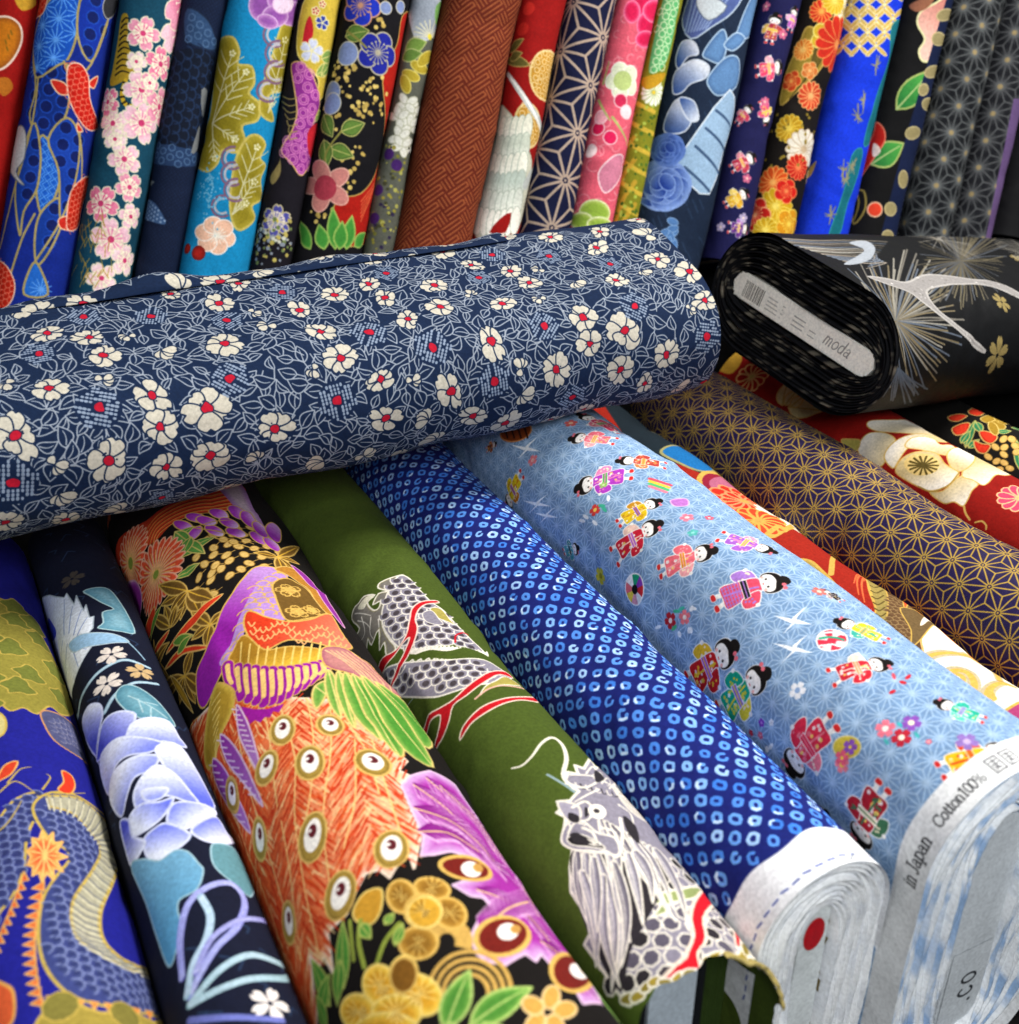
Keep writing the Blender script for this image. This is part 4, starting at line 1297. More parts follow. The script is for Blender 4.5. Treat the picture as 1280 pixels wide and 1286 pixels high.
    for i in range(14):
        t = i / 13
        c = (470 + 520 * t, 1185 - 225 * t + 10 * math.sin(i * 2))
        cv.poly(z.ell(c[0], c[1], 34, 22, -25), '#a08a34' if i % 2 else '#8a7a30', W2, k * 8)


@prints('shibori')
def _(b):
    cv = b.canvas('#18226e')
    rg = random.Random(10)
    z = Chart(b, 'ZE')
    o = z.c(565, 258)
    e1 = .0120 * np.array([math.cos(math.radians(139)), math.sin(math.radians(139))])
    e2 = .0120 * np.array([math.cos(math.radians(-139)), math.sin(math.radians(-139))])
    cols = ['#3f7fe0', '#5b97ec', '#6aa4f0', '#86b8f4', '#4a88e4', '#5490e8', '#a4caf8']
    sel = .030
    for i in range(-140, 140):
        for j in range(-140, 140):
            c = o + e1 * i + e2 * j + np.array([rg.gauss(0, .0004), rg.gauss(0, .0004)])
            if not (sel + .004 < c[0] < b.L and abs(c[1]) < b.per / 2):
                continue
            col = rg.choice(cols)
            a0 = math.atan2(e1[1], e1[0])
            r = np.linalg.norm(e1) * .25 * rg.uniform(.85, 1.12)
            n = 9
            ph = rg.uniform(0, 6)
            P = []
            for t in np.linspace(0, 2 * math.pi, n, endpoint=False):
                sqr = 1 / max(abs(math.cos(t)), abs(math.sin(t))) ** .55
                rr = r * sqr * (1 + .10 * math.sin(2 * t + ph)) * rg.uniform(.93, 1.07)
                P.append(c + (math.cos(t) * e1 / np.linalg.norm(e1) + math.sin(t) * e2 / np.linalg.norm(e2)) * rr)
            w = rg.uniform(.0021, .0029)
            P = np.array(P)
            if rg.random() < .12:
                cv.line(P[:-1], col, w)
            else:
                cv.line(np.concatenate([P, P[:1]]), col, w)
            if rg.random() < .4:
                cv.line(P[rg.randrange(5):][:3], '#cfe4fc', w * .7)
    U, V = cv.grid()
    edge = sel + .0016 * np.sin(V * 60) + .0012 * np.sin(V * 143 + 1)
    cv.blend(np.clip((edge - U) * 900, 0, 1), '#f0f0f2')
    for v in np.arange(-.12, .12, .0085):
        cv.line([(.0065 + .0006 * math.sin(v * 300), v), (.006, v + .0045)], '#3c4c9c', .0011)
    cv.line(z_pts(b, [(1068, 1066), (1072, 1072), (1068, 1080)]), '#6a7078', .0008)


def z_pts(b, pts):
    return b.uv(pts)


@prints('dolls')
def _(b):
    cv = b.canvas('#7494ba')
    rg = random.Random(11)
    U, V = cv.grid()
    tint = (np.sin(U * 190 + np.sin(V * 90) * 1.5) * np.sin(V * 230 + np.sin(U * 120)) + 1) / 2
    cv.blend((tint * .25).astype(np.float32), '#809fc2')
    s = .0150
    asanoha(cv, (0, 0), (s, 0), (s / 2, s * .866), '#a9c2dd', .0010, .9)
    # fine white scatter
    zf, zg = Chart(b, 'ZF'), Chart(b, 'ZG')
    D = [  # chart, foot, head, kimono, second, obi, side, pattern
        (zf, (235, 280), (180, 430), '#e8c81c', '#c87818', '#9a5cc0', 1, 'dot'),
        (zf, (600, 172), (405, 155), '#ec6a7c', '#f2a0a8', '#e0b040', 1, 'dot'),
        (zf, (668, 290), (425, 355), '#b43cc0', '#e884b8', '#58a858', -1, 'dot'),
        (zf, (790, 270), (585, 240), '#b04038', '#e07c4c', '#d8a848', 1, 'dot'),
        (zf, (590, 490), (770, 385), '#e2bc1c', '#c88a1c', '#8a50b8', 1, 'dot'),
        (zf, (575, 620), (775, 475), '#c81e34', '#f0c8b8', '#b05cc0', 1, 'dot'),
        (zf, (745, 675), (985, 585), '#ee6a78', '#f4a4a8', '#e89428', -1, 'dot'),
        (zf, (975, 530), (1210, 600), '#a05cc0', '#e890b4', '#e0b040', 1, 'dot'),
        (zf, (945, 795), (1260, 700), '#e04a64', '#a878cc', '#181418', 1, 'stripe'),
        (zf, (85, 200), (130, 170), '#8a3c1c', '#d87028', '#181418', 1, 'dot'),
        (zf, (385, 590), (450, 575), '#58a8b0', '#3c8890', '#181418', 1, 'dot'),
        (zg, (20, 560), (205, 390), '#c81c20', '#e8b82c', '#b05cc0', 1, 'dot'),
        (zg, (150, 670), (330, 490), '#12a080', '#e8d038', '#a070c8', -1, 'dot'),
        (zg, (545, 530), (800, 460), '#c82434', '#f0d8c8', '#e89060', 1, 'dot'),
        (zg, (600, 680), (405, 890), '#e02c48', '#f07888', '#e83050', 1, 'dot'),
        (zg, (780, 920), (655, 1180), '#a81c2c', '#3c6c4c', '#e8d8b8', 1, 'dot'),
        (zg, (960, 890), (1270, 800), '#f2b418', '#d8401c', '#e8781c', 1, 'dot'),
        (zg, (790, 380), (570, 290), '#e6c82c', '#3ca898', '#d8a040', 1, 'dot'),
        (zg, (1160, 690), (950, 610), '#20a890', '#60c8b0', '#a070c8', 1, 'dot'),
        (zg, (610, 230), (520, 180), '#181418', '#a08890', '#181418', 1, 'dot'),
        (zf, (620, 140), (440, 60), '#d83c60', '#e07888', '#58a858', 1, 'dot'),
        (zg, (120, 20), (-40, -40), '#e04a64', '#f0a0a8', '#e0b040', 1, 'dot'),
    ]
    for ch, f, h, kc, sc, ob, sd, pt in D[:-1]:
        doll(cv, ch.c(*f), ch.c(*h), kc, sc, obi=ob, side=sd, pattern=pt, width=1.0)
    # straw hat doll, at the shaded end
    cv.poly(zf.ell(205, 128, 62, 34, -15), '#8a3c14', '#d88a4c', zf.k(205, 128) * 5)
    for i in range(4):
        cv.line(zf.q([(160 + 26 * i, 108), (172 + 26 * i, 150)]), '#3a1a0c', zf.k(205, 128) * 6)
    # balls
    for ch, x, y, r, cs in ((zf, 660, 733, 48, ['#f4f0ec', '#1c9c70', '#8a3cb0', '#d82c34', '#f4f0ec', '#e8a0b0', '#f0d048', '#e86c74']), (zg, 562, 368, 50, ['#e0344c', '#f4d8d8'] * 4)):
        c = ch.c(x, y); R_ = r * ch.k(x, y)
        n = len(cs)
        for i in range(n):
            t = np.linspace(i * 2 * math.pi / n, (i + 1) * 2 * math.pi / n, 5)
            cv.poly([c] + [c + R_ * np.array([math.cos(a), math.sin(a)]) for a in t], cs[i])
        cv.poly(ring_pts(c, R_, 22), None, '#f6f2ee', R_ * .1)
        cv.dot(c, R_ * .3, '#141214' if ch is zf else '#e0344c')
    zk = zg.k(560, 370)
    for y in (345, 362, 388):
        cv.line(zg.l([(515, y), (560, y - 6), (608, y + 4)]), '#f6f2ee' if y != 362 else '#20a880', zk * 8)
    # cranes
    def crane(ch, x, y, s):
        kk = ch.k(x, y) * s
        for P in ([(-75, -12), (-10, -2), (10, 8), (-8, 16)], [(60, -48), (20, -8), (12, 6), (-4, 0)], [(78, 22), (20, 2), (0, 0), (10, 18)], [(-40, 62), (-6, 20), (4, 6), (10, 16)]):
            cv.poly(ch.q([(x + a * s, y + c * s) for a, c in P]), '#f4f6fa')
    crane(zg, 410, 288, 1); crane(zg, 408, 396, 1.05); crane(zf, 290, 400, .7); crane(zf, 325, 445, .6); crane(zf, 240, 185, .8)
    # blossoms
    for ch, x, y, r, c, ct in ((zf, 510, 428, 22, '#d83c34', '#f0d060'), (zf, 790, 852, 28, '#b82430', '#f4e0d8'), (zf, 845, 838, 26, '#ec7880', '#f8e8e0'), (zf, 525, 682, 26, '#d8c840', '#a89a28'), (zf, 268, 236, 20, '#e87c84', '#f4b8b0'), (zf, 418, 98, 18, '#d85c58', '#e8b898'), (zf, 862, 455, 22, '#e8788c', '#f4d0d0'), (zf, 885, 518, 18, '#58b8b0', '#88d0c8'), (zf, 948, 455, 13, '#e05468', '#f4d0d0'),
                               (zg, 770, 720, 38, '#f0788c', '#f8f0e8'), (zg, 868, 698, 36, '#8c50b4', '#f8e8c8'), (zg, 832, 755, 38, '#c02438', '#f8f0d8'), (zg, 435, 572, 34, '#f0f0f4', '#8ca8d0'), (zg, 610, 855, 30, '#f08090', '#f0d048'), (zg, 625, 810, 30, '#9058b8', '#f0d048'), (zg, 515, 190, 20, '#c86c64', '#e8c8b8'), (zg, 308, 692, 14, '#7c30b0', '#c090d8'), (zg, 345, 692, 12, '#f0f0f4', '#d8d8e0'), (zg, 305, 738, 12, '#e85c78', '#f0a8b0'), (zg, 270, 728, 10, '#b81c38', '#d84858'), (zg, 935, 770, 12, '#d86878', '#f0b8b8'), (zg, 1080, 768, 40, '#9070b8', '#c8b0d8'), (zf, 540, 330, 14, '#9cc868', '#c8e0a0')):
        blossom(cv, ch.c(x, y), r * ch.k(x, y), 5, c, centre=ct, cr=.32, rot=rg.random())
    cv.poly(zg.ell(630, 790, 50, 42), '#d8b828', '#f0e0a0', zk * 4, alpha=.85)
    blossom(cv, zg.c(640, 790), 24 * zk, 5, '#8c50b4', centre='#f0d048'); blossom(cv, zg.c(610, 830), 24 * zk, 5, '#e85c78', centre='#f0d048')
    for ch, x, y in ((zf, 460, 470), (zf, 475, 455), (zf, 510, 478), (zf, 880, 803), (zf, 868, 888), (zf, 825, 905), (zf, 745, 878), (zf, 560, 382), (zg, 20, 255), (zg, 8, 340), (zg, 345, 780), (zg, 330, 790)):
        kk = ch.k(x, y)
        cv.poly(ch.ell(x, y, 13, 7, rg.uniform(0, 180)), '#eef2f8')
    for ch, x, y, c in ((zf, 545, 425, '#40b090'), (zf, 535, 412, '#40b090'), (zf, 815, 815, '#40b890'), (zf, 835, 805, '#48b8a0'), (zf, 805, 880, '#50b880'), (zg, 775, 770, '#48b0b0'), (zg, 825, 705, '#48b8c0'), (zg, 890, 745, '#48b0b0'), (zg, 835, 540, '#c82434'), (zg, 855, 518, '#c82434'), (zg, 800, 515, '#d85060'), (zg, 795, 578, '#c82434')):
        cv.poly(ch.ell(x, y, 14, 7, rg.uniform(0, 180)), c)
    for a, c in (((720, 320), (800, 340)),):
        for i, col in enumerate(('#e85060', '#f0c040', '#50b870', '#e87c90')):
            cv.line(zf.q([(a[0], a[1] - 14 + 9 * i), (c[0] - 6 * i, c[1] - 10 + 8 * i)]), col, zf.k(750, 330) * 11)
    cv.poly(zf.p([(800, 385), (860, 380), (865, 405), (815, 408)]), '#b870c0', '#e0b0d8', zf.k(820, 390) * 4)
    # pinwheel-fan on far edge of the field: fill the hidden sides with a few more dolls
    for i in range(14):
        u, v = rg.uniform(.05, b.L - .04), rg.choice([-1, 1]) * rg.uniform(.14, .22)
        a = rg.uniform(0, 6.28)
        doll(cv, (u, v), (u + .035 * math.cos(a), v + .035 * math.sin(a)), rg.choice(['#c81e34', '#e2bc1c', '#12a080', '#b43cc0']), '#f0c8b8')
    # selvage
    sel = .0235
    U, V = cv.grid()
    cv.blend(np.clip((sel - U) * 1200, 0, 1), '#ececec')
    def band(text, p0, p1, size):
        o_ = b.uv([p0])[0]; e = b.uv([p1])[0]
        d = np.array([0., 1.]) * np.sign(e[1] - o_[1])
        unit_w = write(Print(0, .01, 0, .01, 300, '#000000'), text, (0, 0), (1, 0), (0, 1), 1.0, '#000000')
        span = abs(e[1] - o_[1])
        sz = min(size, span / unit_w * 1.12)
        write(cv, text, (.0066, o_[1]), d, (1, 0), sz, '#343436', .14, span / unit_w / sz)
    band('in Japan', (1120, 1092), (1161, 1048), .0092)
    band('Cotton100%', (1168, 1030), (1247, 985), .0092)
    o_ = b.uv([(1258, 978)])[0]
    write(cv, '##', (.006, o_[1]), (0, 1), (1, 0), .0115, '#505054', .10)
ZOOM.update({'ZL': (1060, 470, .1719), 'ZM': (760, 500, .2344), 'ZN': (1040, 690, .1875), 'ZP': (880, 300, .1719)})


@prints('gold')
def _(b):
    cv = b.canvas('#9c2214')
    rg = random.Random(12)
    G = '#c8a24c'
    z = Chart(b, 'ZM'); k = z.k(700, 500)
    # dark far end: navy waves with gold-grey bands and blue
    cv.poly(z.q([(-200, -200), (100, -250), (420, 100), (720, 420), (650, 440), (520, 400), (300, 330), (100, 200)]), '#18242c')
    for i in range(9):
        cv.line(z.l([(240 + 12 * i, 170 - 12 * i), (380 + 14 * i, 240 - 12 * i), (500 + 16 * i, 300 - 10 * i), (590 + 14 * i, 400 - 12 * i)]), ['#6d6850', '#8a8458', '#4c5450'][i % 3], k * 12)
    cv.poly(z.p([(300, 300), (350, 265), (430, 275), (520, 320), (580, 390), (500, 385), (400, 350)]), '#1769a8', '#9c9460', k * 9)
    cv.poly(z.p([(290, 150), (330, 150), (395, 190), (350, 195)]), '#2a5c94')
    cv.poly(z.p([(505, 430), (540, 395), (620, 410), (700, 400), (730, 440), (850, 520), (960, 620), (1100, 690), (980, 700), (880, 750), (760, 670), (640, 560), (540, 500)]), '#8e1c34', G, k * 16)
    cv.poly(z.p([(560, 450), (600, 420), (700, 450), (700, 500), (640, 540)]), '#b0607c')
    c = z.c(750, 545)
    mum(cv, c, 105 * k, 14, '#dc2c1c', '#f09060', k * 8, '#c89a4c', 2)
    c = z.c(970, 595)
    mum(cv, c, 95 * k, 16, '#ece2d4', '#f4ecd8', k * 3, '#ece2d4', 1)
    c = z.c(820, 665)
    mum(cv, c, 78 * k, 14, '#d84424', G, k * 7, '#c89a4c', 1)
    cv.line(z.l([(860, 745), (930, 690), (960, 710), (1000, 690), (1120, 680)]), G, k * 16)
    cv.line(z.l([(1260, 800), (1220, 860), (1210, 950)]), G, k * 14)
    cv.poly(z.p([(1040, 880), (1100, 880), (1160, 930), (1220, 990), (1260, 1050), (1160, 1000)]), '#a88c44', G, k * 8)
    z = Chart(b, 'ZN'); k = z.k(600, 500)
    # brown dragon limb
    cv.poly(z.p([(120, 40), (200, 60), (280, 130), (340, 210), (420, 260), (500, 300), (560, 340), (640, 400), (620, 500), (640, 620), (640, 740), (540, 680), (380, 530), (300, 470), (320, 400), (270, 290), (240, 200), (150, 110)]), '#5a4028', G, k * 9)
    cv.poly(z.p([(240, 190), (300, 200), (360, 270), (400, 360), (390, 460), (350, 510), (310, 450), (320, 390), (280, 290)]), '#9a8648', G, k * 7)
    for i in range(8):
        y = 225 + 33 * i
        cv.line(z.l([(265 + 9 * i, y), (300 + 9 * i, y + 16), (345 + 7 * i, y)]), '#5c4c24', k * 7)
    bd = z.q([(380, 330), (480, 320), (560, 380), (560, 520), (600, 700), (520, 650), (400, 520)])
    scales(cv, bd, .0052, 1.0, '#64482e', '#8c7048', k * 5, rg)
    for i in range(16):
        a = rg.uniform(0, 6.28)
        p = np.array([180 + rg.uniform(-50, 50), 80 + rg.uniform(-30, 40)])
        cv.line(z.q([p, p + (45 * math.cos(a), 45 * math.sin(a))]), '#a08848', k * 10, k * 3)
    for pts in ([(240, 150), (190, 180), (170, 240)], [(230, 160), (190, 220), (205, 310)], [(240, 180), (220, 250), (245, 355)], [(250, 170), (235, 230)]):
        cv.line(z.l(pts), '#d86c3c', k * 13, k * 5)
    for P in ([(460, 290), (520, 300), (515, 410), (480, 350)], [(580, 360), (640, 380), (620, 430), (570, 410)], [(680, 430), (770, 460), (740, 490), (700, 470)], [(740, 570), (800, 560), (855, 520), (850, 580), (800, 605), (740, 600)]):
        cv.poly(z.p(P), '#d8562c', G, k * 6)
    # cloud
    cl = z.p([(630, 560), (640, 470), (700, 450), (760, 520), (850, 590), (930, 600), (970, 670), (1060, 690), (1160, 770), (1230, 860), (1240, 900), (1320, 940), (1360, 1100), (1250, 1120), (1140, 1140), (950, 980), (780, 860), (660, 760)])
    cv.poly(cl, '#efe6d4', '#d8a864', k * 10, rim=('#f6f0e4', k * 40))
    for pts, w in (([(640, 730), (700, 690), (800, 670), (920, 680), (1050, 740), (1130, 810), (1150, 880)], 60), ([(760, 870), (850, 810), (940, 830), (980, 920), (960, 1000)], 70), ([(1060, 1020), (1080, 950), (1160, 900), (1240, 920)], 60)):
        cv.line(z.l(pts), '#7c6430', k * w, k * w * .6, .45)
        cv.line(z.l(pts), '#d8aa50', k * w * .42, k * w * .36)
    cv.line(z.l([(780, 870), (830, 835), (900, 860), (905, 940)]), '#d8aa50', k * 20)
    cv.line(z.l([(1110, 1020), (1085, 960), (1130, 910), (1220, 910)]), '#d8aa50', k * 22)
    cv.poly(z.p([(480, 400), (620, 440), (760, 490), (700, 510), (640, 560), (560, 620), (560, 520)]), '#6a5434', G, k * 6)
    cv.poly(z.p([(640, 450), (680, 450), (660, 490), (620, 500)]), '#efe6d4')
    cv.poly(z.p([(1140, 1150), (1200, 1090), (1330, 1050), (1400, 1300), (1280, 1290)]), '#a83c6c', G, k * 12)


@prints('star')
def _(b):
    cv = b.canvas('#261d46')
    z = Chart(b, 'ZN')
    o = z.c(885, 238)
    e1 = z.c(1085, 242) - o
    e2 = z.c(932, 425) - o
    # an even hemp-leaf lattice turned to lie as those two steps do
    L = math.sqrt(np.linalg.norm(e1) * np.linalg.norm(e2))
    a1 = math.atan2(e1[1], e1[0]); a2 = math.atan2(e2[1], e2[0])
    da = (a2 - a1 + math.pi) % (2 * math.pi) - math.pi
    s = 1 if da > 0 else -1
    mid = a1 + da / 2
    e1 = L * np.array([math.cos(mid - s * math.pi / 6), math.sin(mid - s * math.pi / 6)])
    e2 = L * np.array([math.cos(mid + s * math.pi / 6), math.sin(mid + s * math.pi / 6)])
    print('star lattice', L, math.degrees(da))
    asanoha(cv, o, e1, e2, '#bd9a40', .00125, 1.0, star=('#261d46', .0020))
    b.rough = .55


@prints('cream')
def _(b):
    cv = b.canvas('#8e130c')
    rg = random.Random(14)
    z = Chart(b, 'ZL'); k = z.k(600, 600)
    cr, gd = '#e9dcc6', '#cfa858'

    def pet(pts, base, tip, ew=8):
        cv.poly(z.p(pts), '#cdb684', gd, k * ew, grad=('#f2e8da', z.c(*base), z.c(*tip)))
    pet([(100, 560), (130, 480), (200, 430), (320, 440), (380, 500), (320, 620), (260, 680), (160, 640)], (380, 560), (150, 520))
    pet([(170, 380), (190, 340), (320, 330), (460, 335), (600, 380), (720, 450), (800, 500), (640, 470), (500, 440), (340, 430), (240, 420)], (500, 470), (380, 330))
    pet([(620, 860), (720, 850), (860, 740), (980, 790), (930, 850), (900, 910), (860, 960), (800, 930), (720, 940)], (760, 800), (840, 950))
    pet([(860, 740), (900, 640), (960, 580), (1060, 630), (1160, 690), (1240, 730), (1180, 745), (1110, 740), (1060, 780), (1010, 805), (940, 770)], (930, 650), (1080, 790))
    pet([(300, 620), (330, 540), (420, 470), (540, 440), (700, 460), (760, 500), (620, 500), (480, 540), (400, 640), (360, 690)], (560, 540), (380, 520))
    pet([(450, 540), (480, 480), (560, 460), (660, 480), (700, 520), (780, 520), (820, 560), (760, 600), (680, 590), (560, 560)], (620, 600), (580, 460))
    pet([(750, 600), (790, 550), (860, 540), (940, 580), (950, 640), (900, 690), (830, 710), (780, 680)], (760, 650), (880, 590))
    pet([(380, 720), (410, 640), (480, 590), (580, 570), (680, 590), (740, 660), (840, 720), (800, 780), (720, 830), (620, 850), (540, 820), (480, 790)], (580, 680), (600, 840))
    cv.poly(z.p([(440, 650), (520, 590), (640, 600), (700, 660), (660, 720), (560, 740), (480, 720)]), '#dfc078')
    for i in range(14):
        a = i * 2 * math.pi / 14
        cv.line(z.q([(580, 670), (580 + 105 * math.cos(a), 670 + 62 * math.sin(a))]), '#55461c', k * 9, k * 14)
    cv.line(z.l([(540, 820), (640, 855), (760, 810), (840, 720)]), '#a88840', k * 10)
    cv.line(z.l([(870, 960), (880, 1010), (910, 1060)]), gd, k * 14)
    cv.line(z.l([(950, 1080), (1000, 1070), (1030, 1100), (1030, 1130)]), gd, k * 12)
    c = z.c(1280, 890)
    mum(cv, c, 120 * k, 12, '#d84464', '#f0b888', k * 9, '#e8b878', 1)
    cv.poly(z.p([(-20, 480), (60, 470), (120, 490), (90, 560), (20, 540)]), '#a89a4c', gd, k * 6)
    z = Chart(b, 'ZP'); k = z.k(500, 1000)
    cv.poly(z.p([(60, 700), (160, 720), (300, 850), (230, 980), (120, 960), (60, 930)]), '#c89a34')
    mum(cv, z.c(150, 800), 80 * k, 12, '#ece0d0', '#f0e8d8', k * 3, '#a83420', 1)
    mum(cv, z.c(370, 1005), 110 * k, 12, '#a81c12', '#dcae6c', k * 12, '#c8b060', 1)
    for a, c, w in (((600, 1220), (640, 1040), 50), ((620, 1220), (720, 1100), 40), ((640, 1230), (900, 1260), 60), ((660, 1230), (760, 1150), 40)):
        leaf(cv, z.c(*a), z.c(*c), w * k, '#d8c890', '#d8b468', k * 8, '#b89a4c')
    for i in range(26):
        u, v = rg.uniform(0, b.L), rg.choice([rg.uniform(.06, .2), -rg.uniform(.09, .2)])
        mum(cv, (u, v), rg.uniform(.012, .022), 14, rg.choice(['#ece0d0', '#c89a34', '#d84464']), '#e8c888', .0008)


@prints('berry')
def _(b):
    cv = b.canvas('#0f0d0b')
    rg = random.Random(15)
    z = Chart(b, 'ZL'); k = z.k(1000, 450)
    G = '#cfa860'
    for a, c in (((890, 540), (960, 350)), ((910, 540), (990, 480)), ((860, 510), (920, 420)), ((1230, 400), (1290, 320)), ((1120, 430), (1220, 420)), ((1290, 700), (1260, 480)), ((960, 360), (1010, 440))):
        leaf(cv, z.c(*a), z.c(*c), 26 * k, '#2e7a50', '#b8b060', k * 7, '#b8b060')
    for P in ([(790, 400), (860, 365), (920, 370), (890, 430), (820, 450)], [(990, 430), (1060, 430), (1120, 460), (1080, 505), (1020, 490)], [(950, 490), (1010, 510), (1070, 520), (1030, 575), (970, 560)], [(760, 310), (840, 290), (900, 310), (840, 345), (780, 340)], [(910, 260), (980, 235), (1040, 260), (1000, 295), (930, 290)], [(1060, 245), (1160, 240), (1220, 290), (1140, 290)], [(1180, 300), (1240, 270), (1290, 300), (1220, 310)]):
        cv.poly(z.p(P), '#d8361e', G, k * 8, rim=('#b4200e', k * 20))
    for x, y, rot in ((1050, 330, 0), (1130, 370, 30), (1180, 330, -10), (1090, 400, 60), (1150, 310, 0)):
        cv.poly(z.ell(x, y, 55, 32, rot), '#9c7a24', '#dcc070', k * 6)
    for x, y in ((1105, 530), (1165, 475), (1225, 475), (1170, 530), (1165, 580), (1110, 630), (1165, 640), (1205, 680), (1250, 520), (1050, 600), (1260, 560), (1130, 690)):
        cv.poly(z.ell(x, y, 32, 22, rg.uniform(-30, 30)), '#d8b060', '#8a6a28', k * 4)
    for i in range(70):
        u, v = rg.uniform(0, b.L), rg.uniform(-.2, .2)
        if abs(v) > .1 or u < .35:
            cv.dot((u, v), rg.uniform(.003, .006), rg.choice(['#d8b060', '#d8361e', '#2e7a50']))
    cv.poly(z.p([(1190, 240), (1280, 230), (1330, 300), (1270, 280)]), '#2a58c8')


@prints('camellia')
def _(b):
    cv = b.canvas('#11223f')
    rg = random.Random(16)
    z4, z5 = Chart(b, 'Z4'), Chart(b, 'Z5')
    A = [(75, 322, 1, 'c'), (160, 400, .8, 'c'), (300, 412, .8, 'c'), (345, 470, .85, 'c'), (165, 580, .85, 'c'), (50, 738, 1.15, 'c'), (365, 818, 1.1, 'c'), (510, 605, 1, 'c'), (695, 645, 1.15, 'c'), (535, 710, .9, 'c'), (705, 805, 1, 'c'), (920, 715, 1, 'c'), (750, 430, .9, 'c'), (545, 448, .8, 's'), (735, 300, .9, 'c'), (570, 265, .7, 'c'), (800, 230, .8, 'c'), (385, 270, .7, 'c'), (430, 405, .5, 'b'), (345, 548, .55, 'b'), (185, 835, .6, 'b'), (205, 940, .75, 's'), (895, 375, .65, 'b'), (1005, 318, .9, 'c'), (1120, 265, .8, 'c'), (935, 182, .8, 'c'), (1140, 478, .9, 'c'), (1275, 550, .8, 'c'), (1050, 518, .5, 'b'), (20, 1030, .9, 'c'), (20, 560, .6, 'b'), (1095, 172, .7, 's'), (1250, 155, .7, 'c'), (850, 330, .5, 'b'), (1235, 232, .8, 'c'), (860, 820, .6, 's'),
         (280, 342, .8, 'k'), (505, 338, .8, 'k'), (760, 357, .8, 'k'), (945, 257, .8, 'k'), (130, 465, .8, 'k'), (330, 645, 1.05, 'k'), (770, 545, .95, 'k'), (1235, 390, .95, 'k'), (1130, 622, 1, 'k'), (45, 900, 1.1, 'k'), (540, 945, .7, 'k')]
    B = [(80, 183, .8, 'c'), (405, 190, .7, 'c'), (670, 103, .8, 'c'), (825, 135, .9, 'c'), (835, 82, .7, 'c'), (535, 212, .7, 'c'), (600, 252, .75, 'c'), (890, 243, .85, 'c'), (755, 255, .7, 's'), (280, 265, .85, 'c'), (115, 305, .85, 'c'), (300, 338, .9, 'c'), (65, 258, .8, 's'), (510, 322, .85, 'c'), (470, 450, 1.05, 'c'), (400, 293, .5, 'b'), (635, 305, .5, 'b'), (780, 370, .95, 'c'), (915, 415, 1.05, 'c'), (105, 578, .9, 'c'), (210, 582, .5, 'b'), (120, 710, .95, 'c'), (260, 720, .8, 's'), (410, 700, .95, 'c'), (805, 458, .8, 'c'), (690, 545, 1.05, 'c'), (570, 540, .6, 'b'), (575, 625, .8, 's'), (1055, 495, .9, 'c'), (905, 548, .9, 'c'), (1190, 310, .85, 'c'), (1030, 170, .75, 'c'), (980, 205, .6, 's'), (190, 155, .6, 's'), (630, 210, .5, 'b'), (985, 590, .8, 'c'), (1140, 340, .45, 'b'),
         (120, 225, .7, 'k'), (475, 158, .75, 'k'), (665, 165, .75, 'k'), (430, 233, .7, 'k'), (870, 187, .75, 'k'), (60, 418, .9, 'k'), (275, 470, 1, 'k'), (650, 395, .9, 'k'), (950, 335, .9, 'k'), (480, 585, .95, 'k'), (1195, 435, .95, 'k')]
    fl = []
    for ch, lst in ((z4, A), (z5, B)):
        for x, y, s, t in lst:
            c = ch.c(x, y)
            if all(np.hypot(*(c - f[0])) > .014 for f in fl):
                fl.append((c, s * .0145, t))
    nvis = len(fl)
    # carry the print on over the rest of the cloth
    tries = 0
    while tries < 3000 and len(fl) < 330:
        tries += 1
        c = np.array([rg.uniform(0, b.L), rg.uniform(-.18, .2)])
        dmin = min(np.hypot(*(c - f[0])) for f in fl)
        if dmin > .031:
            fl.append((c, rg.uniform(.010, .0145), rg.choice('cccksb')))
    Ln = '#949ba6'
    # leaf outlines
    pts = []
    buck = {}
    gs = .0092
    for _ in range(22000):
        c = np.array([rg.uniform(0, b.L), rg.uniform(-.15, .185)])
        gi, gj = int(c[0] / gs), int(math.floor(c[1] / gs))
        if any(np.hypot(*(c - q)) < gs for di in (-1, 0, 1) for dj in (-1, 0, 1) for q in buck.get((gi + di, gj + dj), ())):
            continue
        buck.setdefault((gi, gj), []).append(c)
        pts.append(c)
    F = np.array([f[0] for f in fl]); FR = np.array([f[1] for f in fl])
    for c in pts:
        d = np.hypot(F[:, 0] - c[0], F[:, 1] - c[1])
        j = int(np.argmin(d - FR))
        v = c - F[j]
        base = math.atan2(v[1], v[0]) + rg.gauss(0, .7)
        L = rg.uniform(.011, .018)
        a = c - L * .5 * np.array([math.cos(base), math.sin(base)]); e = c + L * .5 * np.array([math.cos(base), math.sin(base)])
        P, mid = leaf_pts(a, e, L * rg.uniform(.24, .36), rg.uniform(-.25, .25))
        cv.poly(P, '#11223f', Ln, .00105)
        cv.line(mid[1:-2], Ln, .0011, .0007)
        st = a - .008 * np.array([math.cos(base + rg.uniform(-.6, .6)), math.sin(base)])
        cv.line([st, a], Ln, .0011)
    crm, red, nv = '#c2bbab', '#b3142c', '#11223f'
